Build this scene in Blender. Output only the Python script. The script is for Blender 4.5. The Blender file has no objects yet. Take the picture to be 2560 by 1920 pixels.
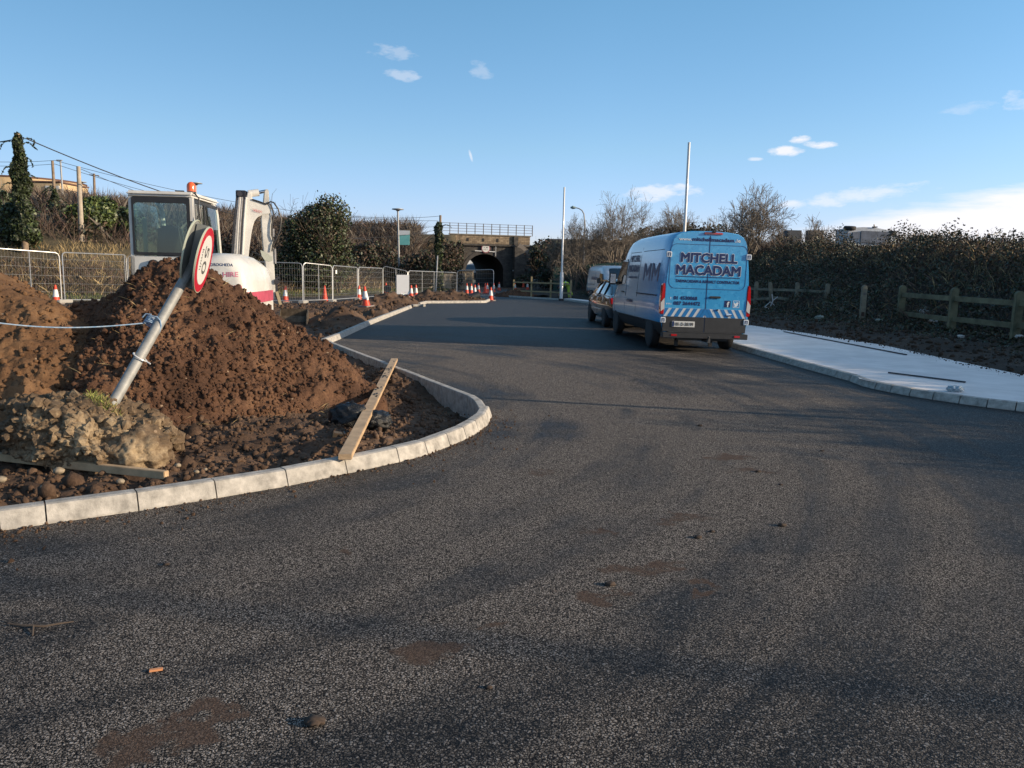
import bpy, bmesh, math, random
import numpy as np
from mathutils import Vector, Matrix, geometry
R = math.radians
scene = bpy.context.scene
COL = scene.collection

# ---------------- camera, sky, sun, exposure ----------------
W_, H_, FPX = 2560.0, 1920.0, 1925.0
ROLL = R(1.2); PITCH = math.atan(280.0 / FPX * math.cos(ROLL)); CAMZ = 1.6
FWD = Vector((0, math.cos(PITCH), -math.sin(PITCH)))
UP0 = Vector((0, math.sin(PITCH), math.cos(PITCH)))
RGT = Vector((1, 0, 0)) * math.cos(ROLL) + UP0 * math.sin(ROLL)
UPV = UP0 * math.cos(ROLL) - Vector((1, 0, 0)) * math.sin(ROLL)
cam_data = bpy.data.cameras.new('camera'); cam = bpy.data.objects.new('camera', cam_data); COL.objects.link(cam)
cm = Matrix((RGT, UPV, -FWD)).transposed().to_4x4(); cm.translation = Vector((0, 0, CAMZ)); cam.matrix_world = cm
cam_data.sensor_fit = 'HORIZONTAL'; cam_data.sensor_width = 36.0; cam_data.lens = 36.0 * FPX / W_
cam_data.clip_start = 0.05; cam_data.clip_end = 6000
scene.camera = cam
scene.render.resolution_x, scene.render.resolution_y = 1024, 768

SUN_EL, SUN_AZ = R(15.0), R(12.0)          # azimuth measured from +X towards -Y
SUN_DIR = Vector((math.cos(SUN_AZ) * math.cos(SUN_EL), -math.sin(SUN_AZ) * math.cos(SUN_EL), math.sin(SUN_EL)))
sl = bpy.data.lights.new('sun', 'SUN'); sl.energy = 5.0; sl.angle = R(0.5); sl.color = (1.0, 0.80, 0.56)
so = bpy.data.objects.new('sun', sl); COL.objects.link(so); so.rotation_euler = SUN_DIR.to_track_quat('Z', 'Y').to_euler()
scene.view_settings.view_transform = 'Standard'; scene.view_settings.look = 'None'
scene.view_settings.gamma = 1.0; scene.view_settings.exposure = 0.35

def ray(px, py):
    return (FWD + RGT * ((px - W_ / 2) / FPX) + UPV * (-(py - H_ / 2) / FPX))
def G(px, py, z=0.0):
    d = ray(px, py); t = (z - CAMZ) / d.z
    return Vector((d.x * t, d.y * t, z))
def D(px, py, y):
    d = ray(px, py); t = y / d.y
    return Vector((d.x * t, y, CAMZ + d.z * t))
def PL(px, py, p0, n):
    d = ray(px, py); o = Vector((0, 0, CAMZ)); t = (Vector(p0) - o).dot(n) / d.dot(n)
    return o + d * t

world = bpy.data.worlds.new('World'); scene.world = world; world.use_nodes = True
nt = world.node_tree; nt.nodes.clear()
def wn(t, **k):
    n = nt.nodes.new(t)
    for a, b in k.items(): setattr(n, a, b)
    return n
def lk(a, b): nt.links.new(a, b)
sky = wn('ShaderNodeTexSky', sky_type='NISHITA', sun_disc=False, sun_elevation=SUN_EL,
         sun_rotation=math.atan2(SUN_DIR.x, SUN_DIR.y), altitude=20, air_density=1.0, dust_density=0.2, ozone_density=2.4)
hs = wn('ShaderNodeHueSaturation'); hs.inputs['Saturation'].default_value = 1.04
tc = wn('ShaderNodeTexCoord')
sxyz = wn('ShaderNodeSeparateXYZ'); lk(tc.outputs['Generated'], sxyz.inputs[0])
gr_ = wn('ShaderNodeValToRGB'); lk(sxyz.outputs[2], gr_.inputs[0]); el = gr_.color_ramp.elements
el[0].position = 0.05; el[0].color = (.68, .67, .98, 1); el[1].position = .45; el[1].color = (.70, .93, .90, 1); e3 = el.new(.15); e3.color = (.72, .77, .86, 1)
gm = wn('ShaderNodeMixRGB', blend_type='MULTIPLY'); gm.inputs[0].default_value = 1.0; lk(sky.outputs[0], gm.inputs[1]); lk(gr_.outputs[0], gm.inputs[2])
mr = wn('ShaderNodeMapRange'); lk(sxyz.outputs[0], mr.inputs[0]); mr.inputs[1].default_value = -.75; mr.inputs[2].default_value = .1; mr.inputs[3].default_value = .60; mr.inputs[4].default_value = 1.0
gs = wn('ShaderNodeVectorMath', operation='SCALE'); lk(gm.outputs[0], gs.inputs[0]); lk(mr.outputs[0], gs.inputs['Scale'])
lk(gs.outputs[0], hs.inputs['Color']); hs.inputs['Value'].default_value = 1.33
def vdot(vec):
    n = wn('ShaderNodeVectorMath', operation='DOT_PRODUCT'); lk(tc.outputs['Generated'], n.inputs[0]); n.inputs[1].default_value = vec
    return n.outputs['Value']
def mth(op, a, b=None, clamp=False):
    n = wn('ShaderNodeMath', operation=op, use_clamp=clamp)
    for i, v in enumerate((a, b)):
        if v is None: continue
        if isinstance(v, (int, float)): n.inputs[i].default_value = v
        else: lk(v, n.inputs[i])
    return n.outputs[0]
def cnoise(scale, stretch, det=6):
    mp = wn('ShaderNodeMapping'); lk(tc.outputs['Generated'], mp.inputs[0]); mp.inputs['Scale'].default_value = stretch
    n = wn('ShaderNodeTexNoise'); n.inputs['Scale'].default_value = scale; n.inputs['Detail'].default_value = det; n.inputs['Roughness'].default_value = 0.6
    lk(mp.outputs[0], n.inputs['Vector']); return n.outputs[0]
nz_f = cnoise(38, (1, 1, 2.6)); nz_b = cnoise(9, (1, 1, 7.0))
cl = None
# (px, py, half width px, half height px, tilt deg, strength, noise weight)
for (px, py, a, b, tilt, st, nwt) in [(990, 138, 60, 24, 8, .22, 1.7), (1008, 188, 40, 12, 10, .30, 1.5), (1202, 177, 32, 18, 20, .20, 1.5),
        (1965, 378, 42, 12, 0, .8, 1.1), (2000, 350, 26, 10, -6, .8, 1.1), (2045, 361, 44, 9, 4, .8, 1.1), (1888, 398, 18, 5, 0, .5, .8),
        (1655, 480, 95, 20, -4, .55, 1.2), (1985, 512, 40, 14, -4, .55, .9), (2130, 492, 150, 20, -8, .45, 1.1), (2420, 268, 60, 12, -5, .16, 1.5), (2560, 250, 40, 20, 0, .3, 1.5),
        (1177, 390, 4, 17, -16, .5, 0.2)]:
    d = ray(px, py).normalized(); tt = R(tilt)
    e1 = (RGT * math.cos(tt) - UPV * math.sin(tt)); e1 = (e1 - d * e1.dot(d)).normalized(); e2 = d.cross(e1)
    u = mth('POWER', mth('ABSOLUTE', mth('MULTIPLY', mth('SUBTRACT', vdot(e1), 0.0), FPX / a)), 2.0)
    v = mth('POWER', mth('ABSOLUTE', mth('MULTIPLY', vdot(e2), FPX / b)), 2.0)
    m = mth('SUBTRACT', 1.0, mth('ADD', u, v))
    m = mth('ADD', m, mth('MULTIPLY', mth('SUBTRACT', nz_f, 0.52), 3.2 * nwt))
    m = mth('MULTIPLY', m, 1.1, True); m = mth('MULTIPLY', m, mth('GREATER_THAN', vdot(d), 0.5))
    m = mth('MULTIPLY', m, st); cl = m if cl is None else mth('MAXIMUM', cl, m)
# low bank of pale cloud above the right-hand horizon
e = ray(2260, 540).normalized(); z_ = Vector((0, 0, 1))
xr = vdot((0.9, 0.43, 0)); zz = vdot((0, 0, 1))
top = mth('ADD', mth('MULTIPLY', mth('SUBTRACT', xr, 0.70), 0.30), 0.060)
bank = mth('MULTIPLY', mth('ADD', mth('SUBTRACT', top, zz), mth('MULTIPLY', mth('SUBTRACT', nz_b, 0.5), 0.05)), 55.0, True)
bank = mth('MULTIPLY', bank, mth('MULTIPLY', mth('SUBTRACT', xr, 0.62), 6.0, True)); bank = mth('MULTIPLY', bank, 0.85)
cl = mth('MAXIMUM', cl, bank)
fill_cloud = mth('MULTIPLY', mth('SUBTRACT', vdot((.93, -.33, .15)), .42), 2.4, True); fill_cloud = mth('MULTIPLY', fill_cloud, mth('ADD', .35, mth('MULTIPLY', nz_b, .7)), True)  # unseen bright cloud toward the sun, added to whiten the fill light
cl = mth('MAXIMUM', cl, fill_cloud)
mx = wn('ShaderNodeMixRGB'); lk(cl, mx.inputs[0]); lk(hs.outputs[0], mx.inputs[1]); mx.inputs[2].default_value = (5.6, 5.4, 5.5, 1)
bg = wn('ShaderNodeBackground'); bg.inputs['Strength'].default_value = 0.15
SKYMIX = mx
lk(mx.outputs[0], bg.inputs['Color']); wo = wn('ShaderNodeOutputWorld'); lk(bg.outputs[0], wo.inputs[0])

# ---------------- helpers ----------------
rng = random.Random(7); nr = np.random.RandomState(11)
def tag(o, label=None, cat=None, group=None, kind=None):
    if label: o['label'] = label
    if cat: o['category'] = cat
    if group: o['group'] = group
    if kind: o['kind'] = kind
    return o
def empty(name, loc, label, cat, group=None, rot=(0, 0, 0)):
    o = bpy.data.objects.new(name, None); COL.objects.link(o); o.location = loc; o.rotation_euler = rot
    o.empty_display_size = .2
    return tag(o, label, cat, group)
def copy_tree(o, parent=None):
    c = o.copy(); COL.objects.link(c); c.parent = parent
    for ch in list(o.children): copy_tree(ch, c)
    return c

class M_:
    pass
def mat(name, col, rough=.6, metal=0.0, var=0.0, vscale=8.0, bump=0.0, bscale=60.0, spec=.5, col2=None, coat=0.0, trans=None, bdist=.01, island=0.0, detail=5):
    m = bpy.data.materials.new(name); m.use_nodes = True; t = m.node_tree; b = t.nodes['Principled BSDF']
    b.inputs['Base Color'].default_value = (*col, 1); b.inputs['Roughness'].default_value = rough; b.inputs['Metallic'].default_value = metal
    b.inputs['Specular IOR Level'].default_value = spec; b.inputs['Coat Weight'].default_value = coat; b.inputs['Coat Roughness'].default_value = .06
    if trans: b.inputs['Transmission Weight'].default_value = trans
    cc = t.nodes.new('ShaderNodeTexCoord'); out = None
    if var or col2:
        n = t.nodes.new('ShaderNodeTexNoise'); n.inputs['Scale'].default_value = vscale; n.inputs['Detail'].default_value = detail; n.inputs['Roughness'].default_value = .65
        t.links.new(cc.outputs['Object'], n.inputs['Vector'])
        r = t.nodes.new('ShaderNodeValToRGB'); r.color_ramp.elements[0].position = .33; r.color_ramp.elements[1].position = .67
        c2 = col2 if col2 else tuple(min(1, c * (1 + var)) for c in col); c1 = col if col2 else tuple(c * (1 - var) for c in col)
        r.color_ramp.elements[0].color = (*c1, 1); r.color_ramp.elements[1].color = (*c2, 1)
        t.links.new(n.outputs[0], r.inputs[0]); out = r.outputs[0]
    if island:
        g = t.nodes.new('ShaderNodeNewGeometry'); mm = t.nodes.new('ShaderNodeMapRange'); t.links.new(g.outputs['Random Per Island'], mm.inputs[0])
        mm.inputs[3].default_value = 1 - island; mm.inputs[4].default_value = 1 + island
        h = t.nodes.new('ShaderNodeHueSaturation'); t.links.new(mm.outputs[0], h.inputs['Value'])
        if out: t.links.new(out, h.inputs['Color'])
        else: h.inputs['Color'].default_value = (*col, 1)
        out = h.outputs[0]
    if out: t.links.new(out, b.inputs['Base Color'])
    if bump:
        n2 = t.nodes.new('ShaderNodeTexNoise'); n2.inputs['Scale'].default_value = bscale; n2.inputs['Detail'].default_value = 6
        t.links.new(cc.outputs['Object'], n2.inputs['Vector'])
        bp = t.nodes.new('ShaderNodeBump'); bp.inputs['Strength'].default_value = bump; bp.inputs['Distance'].default_value = bdist
        t.links.new(n2.outputs[0], bp.inputs['Height']); t.links.new(bp.outputs[0], b.inputs['Normal'])
    return m

class MB:
    def __init__(s): s.v = []; s.f = []; s.mi = []; s.sm = []
    def add(s, vs, fs, mi=0, sm=False):
        o = len(s.v); s.v += [tuple(v) for v in vs]
        for f in fs: s.f.append([i + o for i in f]); s.mi.append(mi); s.sm.append(sm)
        return s
    def box(s, c, sz, M=None, mi=0):
        x, y, z = [a / 2 for a in sz]; c = Vector(c)
        vs = [Vector((sx * x, sy * y, sz_ * z)) for sx in (-1, 1) for sy in (-1, 1) for sz_ in (-1, 1)]
        vs = [c + (M @ v if M else v) for v in vs]
        return s.add(vs, [(0, 1, 3, 2), (4, 6, 7, 5), (0, 4, 5, 1), (2, 3, 7, 6), (0, 2, 6, 4), (1, 5, 7, 3)], mi)
    def hexa(s, b, t, mi=0):     # b,t: 4 points each, counterclockwise from above
        return s.add(list(b) + list(t), [(3, 2, 1, 0), (4, 5, 6, 7), (0, 1, 5, 4), (1, 2, 6, 5), (2, 3, 7, 6), (3, 0, 4, 7)], mi)
    def beam(s, p0, p1, w, h, up=(0, 0, 1), mi=0):
        p0, p1, up = Vector(p0), Vector(p1), Vector(up); d = (p1 - p0).normalized(); sd = d.cross(up).normalized() * w / 2; u = sd.cross(d).normalized() * h / 2
        return s.hexa([p0 - sd - u, p0 + sd - u, p1 + sd - u, p1 - sd - u], [p0 - sd + u, p0 + sd + u, p1 + sd + u, p1 - sd + u], mi)
    def tube(s, pts, r, n=8, caps=True, mi=0, sm=True):
        pts = [Vector(p) for p in pts]; k = len(pts); rs = r if isinstance(r, (list, tuple)) else [r] * k
        d0 = (pts[1] - pts[0]).normalized(); ref = Vector((0, 0, 1)) if abs(d0.z) < .9 else Vector((1, 0, 0)); vs = []
        u = d0.cross(ref).normalized()
        for i, p in enumerate(pts):
            d = (pts[min(i + 1, k - 1)] - pts[max(i - 1, 0)]).normalized()
            u = (u - d * u.dot(d)).normalized(); w = d.cross(u)
            for j in range(n):
                a = 2 * math.pi * j / n; vs.append(p + (u * math.cos(a) + w * math.sin(a)) * rs[i])
        fs = [(i * n + j, i * n + (j + 1) % n, (i + 1) * n + (j + 1) % n, (i + 1) * n + j) for i in range(k - 1) for j in range(n)]
        s.add(vs, fs, mi, sm)
        if caps:
            o = len(s.v) - len(vs); s.f.append([o + j for j in range(n)][::-1]); s.mi.append(mi); s.sm.append(False)
            s.f.append([o + (k - 1) * n + j for j in range(n)]); s.mi.append(mi); s.sm.append(False)
        return s
    def lathe(s, prof, c=(0, 0, 0), n=16, M=None, mi=0, sm=True):   # prof: (r, z)
        c = Vector(c); vs = []
        for (r, z) in prof:
            for j in range(n):
                a = 2 * math.pi * j / n; v = Vector((r * math.cos(a), r * math.sin(a), z)); vs.append(c + (M @ v if M else v))
        k = len(prof)
        fs = [(i * n + j, i * n + (j + 1) % n, (i + 1) * n + (j + 1) % n, (i + 1) * n + j) for i in range(k - 1) for j in range(n)]
        fs += [tuple(range(n))[::-1], tuple((k - 1) * n + j for j in range(n))]
        return s.add(vs, fs, mi, sm)
    def prism(s, poly, o, ux, uy, t, mi=0, sm=False):   # poly in (u,v); extruded by vector t from -t/2 to t/2
        o, ux, uy, t = Vector(o), Vector(ux), Vector(uy), Vector(t); n = len(poly)
        a = [o + ux * p[0] + uy * p[1] - t / 2 for p in poly]; b = [p + t for p in a]
        fs = [tuple(range(n))[::-1], tuple(range(n, 2 * n))] + [(i, (i + 1) % n, n + (i + 1) % n, n + i) for i in range(n)]
        return s.add(a + b, fs, mi, sm)
    def loft(s, secs, mi=0, sm=True, cap=True, close=True):
        n = len(secs[0]); vs = [v for sec in secs for v in sec]; k = len(secs)
        fs = [(i * n + j, i * n + (j + 1) % n, (i + 1) * n + (j + 1) % n, (i + 1) * n + j) for i in range(k - 1) for j in range(n if close else n - 1)]
        s.add(vs, fs, mi, sm)
        if cap:
            o = len(s.v) - len(vs); s.f.append([o + j for j in range(n)][::-1]); s.mi.append(mi); s.sm.append(False)
            s.f.append([o + (k - 1) * n + j for j in range(n)]); s.mi.append(mi); s.sm.append(False)
        return s
    def build(s, name, mats, parent=None, bevel=0, sharp=38, fixn=True, seg=2):
        me = bpy.data.meshes.new(name); me.from_pydata(s.v, [], s.f); me.update()
        if not isinstance(mats, (list, tuple)): mats = [mats]
        for m in mats: me.materials.append(m)
        me.polygons.foreach_set('material_index', s.mi); me.polygons.foreach_set('use_smooth', [bool(x) or bevel > 0 for x in s.sm])
        if fixn and len(s.f) < 60000:
            bm = bmesh.new(); bm.from_mesh(me); bmesh.ops.recalc_face_normals(bm, faces=bm.faces)
            if bevel > 0:
                es = [e for e in bm.edges if len(e.link_faces) == 2 and e.calc_face_angle(0) > R(30)]
                bmesh.ops.bevel(bm, geom=es, offset=bevel, segments=seg, affect='EDGES', clamp_overlap=True)
            bm.to_mesh(me); bm.free()
            for p in me.polygons: pass
        if any(s.sm) or bevel > 0: me.set_sharp_from_angle(angle=R(sharp))
        o = bpy.data.objects.new(name, me); COL.objects.link(o)
        if parent is not None: o.parent = parent
        return o

def nmesh(name, verts, faces, mats, parent=None, smooth=True, midx=None):
    verts = np.asarray(verts, dtype=np.float32); faces = np.asarray(faces, dtype=np.int32); k = faces.shape[1]
    me = bpy.data.meshes.new(name); me.vertices.add(len(verts)); me.vertices.foreach_set('co', verts.ravel())
    me.loops.add(faces.size); me.loops.foreach_set('vertex_index', faces.ravel())
    me.polygons.add(len(faces)); me.polygons.foreach_set('loop_start', np.arange(0, faces.size, k, dtype=np.int32))
    me.polygons.foreach_set('use_smooth', np.full(len(faces), smooth))
    if not isinstance(mats, (list, tuple)): mats = [mats]
    for m in mats: me.materials.append(m)
    if midx is not None: me.polygons.foreach_set('material_index', np.asarray(midx, dtype=np.int32))
    me.update(calc_edges=True); me.validate()
    o = bpy.data.objects.new(name, me); COL.objects.link(o)
    if parent is not None: o.parent = parent
    return o

def _lat(seed): return np.random.RandomState(seed).rand(257, 257)
_L = {}
def vnoise(x, y, seed=0):
    if seed not in _L: _L[seed] = _lat(seed)
    L = _L[seed]; xi = np.floor(x).astype(int); yi = np.floor(y).astype(int); fx = x - xi; fy = y - yi
    fx = fx * fx * (3 - 2 * fx); fy = fy * fy * (3 - 2 * fy); a = xi % 256; b = yi % 256
    return (L[a, b] * (1 - fx) + L[a + 1, b] * fx) * (1 - fy) + (L[a, b + 1] * (1 - fx) + L[a + 1, b + 1] * fx) * fy
def fbm(x, y, sc, oc=4, seed=0, g=.5):
    s = 0; a = 1; t = 0
    for i in range(oc): s = s + a * (vnoise(x * sc + 13.7 * i, y * sc + 7.3 * i, seed + i) - .5); t += a; a *= g; sc *= 2.03
    return s / t * 2
def sstep(a, b, x):
    t = np.clip((x - a) / (b - a), 0, 1); return t * t * (3 - 2 * t)
def grid_obj(name, xs, ys, Z, mats, keep=None, smooth=True):
    X, Y = np.meshgrid(xs, ys, indexing='ij'); nx, ny = X.shape
    vs = np.stack([X.ravel(), Y.ravel(), Z.ravel()], 1); i, j = np.meshgrid(np.arange(nx - 1), np.arange(ny - 1), indexing='ij'); a = (i * ny + j).ravel()
    fs = np.stack([a, a + ny, a + ny + 1, a + 1], 1)
    if keep is not None:
        kk = keep.ravel(); fs = fs[kk[fs].any(1)]
        used = np.unique(fs); rm = np.full(len(vs), -1); rm[used] = np.arange(len(used)); vs = vs[used]; fs = rm[fs]
    return nmesh(name, vs, fs, mats, smooth=smooth)
def inpoly(X, Y, poly):
    ins = np.zeros(X.shape, bool); n = len(poly)
    for k in range(n):
        x1, y1 = poly[k][0], poly[k][1]; x2, y2 = poly[(k + 1) % n][0], poly[(k + 1) % n][1]
        if y1 == y2: continue
        c = ((y1 > Y) != (y2 > Y)) & (X < (x2 - x1) * (Y - y1) / (y2 - y1) + x1); ins ^= c
    return ins
def polydist(X, Y, pts):
    d = np.full(X.shape, 1e9)
    for k in range(len(pts) - 1):
        ax, ay = pts[k][0], pts[k][1]; bx, by = pts[k + 1][0], pts[k + 1][1]; vx, vy = bx - ax, by - ay
        t = np.clip(((X - ax) * vx + (Y - ay) * vy) / (vx * vx + vy * vy + 1e-9), 0, 1)
        d = np.minimum(d, np.hypot(X - ax - t * vx, Y - ay - t * vy))
    return d
def flat_poly(name, pts, z, m, kind='structure'):
    vs = [(p[0], p[1], z) for p in pts]; tris = geometry.tessellate_polygon([[Vector(v) for v in vs]])
    mb = MB(); mb.add(vs, [t[::-1] for t in tris]); o = mb.build(name, m)
    bm = bmesh.new(); bm.from_mesh(o.data)
    for f in bm.faces:
        if f.normal.z < 0: f.normal_flip()
    bm.to_mesh(o.data); bm.free(); o['kind'] = kind
    return o

FONT = None
def text(name, s, m, parent, o, ux, uy, height, width=None, off=0.0, depth=.002, center=True, shear=0.0, bold=0.0):
    """flat lettering as a mesh: baseline start (or centre) o, reading direction ux, up uy"""
    c = bpy.data.curves.new(name, 'FONT'); c.body = s; c.size = 1; c.offset = off; c.extrude = 0; c.resolution_u = 3; c.shear = shear
    t = bpy.data.objects.new(name, c); COL.objects.link(t); dg = bpy.context.evaluated_depsgraph_get(); dg.update()
    me = bpy.data.meshes.new_from_object(t.evaluated_get(dg)); COL.objects.unlink(t); bpy.data.objects.remove(t)
    co = np.empty(len(me.vertices) * 3, np.float32); me.vertices.foreach_get('co', co); co = co.reshape(-1, 3)
    if len(co) == 0: return None
    mn, mxx = co.min(0), co.max(0); cap = .73
    sy = height / cap; sx = sy if width is None else width / (mxx[0] - mn[0])
    x = (co[:, 0] - (mn[0] if not center else (mn[0] + mxx[0]) / 2)) * sx; y = co[:, 1] * sy
    o, ux, uy = Vector(o), Vector(ux).normalized(), Vector(uy).normalized(); n = ux.cross(uy)
    base = np.array(o)[None] + x[:, None] * np.array(ux)[None] + y[:, None] * np.array(uy)[None] + np.array(n * depth)[None]
    me.vertices.foreach_set('co', base.astype(np.float32).ravel()); me.materials.clear(); me.materials.append(m); me.update()
    if bold:      # heavier strokes: the same letters again, a hair apart
        vs = [v.co.copy() for v in me.vertices]; fs = [tuple(p.vertices) for p in me.polygons]; V = []; F = []
        sh = [(0, 0)] + ([(math.cos(k * .785), math.sin(k * .785)) for k in range(8)] if bold > 0 else [(1, 0), (-1, 0), (.5, 0), (-.5, 0)]); bb = abs(bold)
        for k, (a, b) in enumerate(sh): o2 = len(V); V += [v + ux * a * bb + uy * b * bb + n * .0003 * k for v in vs]; F += [tuple(i + o2 for i in f) for f in fs]
        me = bpy.data.meshes.new(name); me.from_pydata([tuple(v) for v in V], [], F); me.materials.append(m); me.update()
    ob = bpy.data.objects.new(name, me); COL.objects.link(ob); ob.parent = parent
    return ob

def drape(ob, target, dirv, off=.004):
    from mathutils.bvhtree import BVHTree
    me = target.data; bv_ = BVHTree.FromPolygons([v.co for v in me.vertices], [tuple(p.vertices) for p in me.polygons]); d = Vector(dirv).normalized()
    for v in ob.data.vertices:
        h = bv_.ray_cast(v.co - d * 2, d)
        if h[0] is not None: v.co = h[0] - d * off
    return ob
# leaf clouds / twig meshes
def leaves(name, P, size, m, parent=None, N=None, up=0.0, aspect=.6, midx=None, jit=.35):
    P = np.asarray(P, np.float64); n = len(P); a = nr.normal(size=(n, 3)); 
    if N is not None: a = a * .7 + N
    a[:, 2] += up; a /= np.linalg.norm(a, axis=1, keepdims=True) + 1e-9
    b = nr.normal(size=(n, 3)); b -= a * (a * b).sum(1, keepdims=True); b /= np.linalg.norm(b, axis=1, keepdims=True) + 1e-9; c = np.cross(a, b)
    s = size * (1 + jit * nr.uniform(-1, 1, (n, 1))); b = b * s; c = c * s * aspect
    V = np.stack([P - b, P + c, P + b, P - c], 1).reshape(-1, 3); F = np.arange(4 * n).reshape(-1, 4)
    return nmesh(name, V, F, m, parent, smooth=False, midx=midx)
def blades(name, P, h, w, m, parent=None, lean=.35, dirs=None, midx=None):
    P = np.asarray(P, np.float64); n = len(P); hh = h * nr.uniform(.55, 1.25, (n, 1))
    d = nr.normal(size=(n, 3)) * lean; d[:, 2] = 1
    if dirs is not None: d = d + dirs
    d /= np.linalg.norm(d, axis=1, keepdims=True); s = nr.normal(size=(n, 3)); s[:, 2] = 0; s /= np.linalg.norm(s, axis=1, keepdims=True) + 1e-9; s = s * w / 2
    mid = P + d * hh * .55; dd = d.copy(); dd[:, :2] *= 1.9; dd /= np.linalg.norm(dd, axis=1, keepdims=True); tip = mid + dd * hh * .45
    V = np.stack([P - s, P + s, mid + s * .7, tip, mid - s * .7], 1).reshape(-1, 3); F = np.arange(5 * n).reshape(-1, 5)
    return nmesh(name, V, F, m, parent, smooth=False, midx=midx)
def prisms3(segs):
    A = np.array([s[0] for s in segs]); B = np.array([s[1] for s in segs]); ra = np.array([s[2] for s in segs])[:, None]; rb = np.array([s[3] for s in segs])[:, None]
    d = B - A; L = np.linalg.norm(d, axis=1, keepdims=True) + 1e-9; d = d / L; ref = np.where(np.abs(d[:, 2:3]) < .9, np.array([[0, 0, 1.]]), np.array([[1., 0, 0]]))
    u = np.cross(d, ref); u /= np.linalg.norm(u, axis=1, keepdims=True); w = np.cross(d, u); V = []
    for (q, r) in ((A, ra), (B + d * L * .03, rb)):
        for k in range(3):
            an = 2 * math.pi * k / 3; V.append(q + (u * math.cos(an) + w * math.sin(an)) * r)
    V = np.stack(V, 1).reshape(-1, 3); n = len(segs); o = (np.arange(n) * 6)[:, None]
    F = np.concatenate([o + np.array([[0, 1, 4, 3]]), o + np.array([[1, 2, 5, 4]]), o + np.array([[2, 0, 3, 5]])], 0)
    return V, F
def grow(rg, p, d, L, r, lev, segs, maxlev, spread=.55, upb=.12, rmin=.004, kink=.16):
    p = Vector(p); d = Vector(d).normalized(); n = 3 if lev < maxlev else 2
    pts = [(p.copy(), r)]
    for i in range(n):
        d = (d + Vector((rg.gauss(0, kink), rg.gauss(0, kink), rg.gauss(0, kink) + upb * .4))).normalized(); q = p + d * (L / n); r2 = max(rmin, r * (1 - .42 * (i + 1) / n / 1.0))
        segs.append((tuple(p), tuple(q), pts[-1][1], r2)); p = q; pts.append((p.copy(), r2))
    if lev >= maxlev: return
    kids = 3 if lev < 2 else rg.choice((2, 2, 3))
    for k in range(kids + (1 if lev < 2 else 1)):
        t = rg.uniform(.25, 1.0) if k else 1.0; idx = min(n - 1, int(t * n)); q = pts[idx][0].lerp(pts[idx + 1][0], t * n - idx) if t < 1 else pts[-1][0]
        ax = Vector((rg.gauss(0, 1), rg.gauss(0, 1), rg.gauss(0, 1))); ax = (ax - d * ax.dot(d)).normalized(); an = rg.uniform(.5, 1.25) * spread
        nd = d * math.cos(an) + ax * math.sin(an); nd.z += upb
        grow(rg, q, nd, L * rg.uniform(.55, .82), max(rmin, pts[idx][1] * rg.uniform(.5, .68)), lev + 1, segs, maxlev, spread, upb, rmin, kink)
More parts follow.
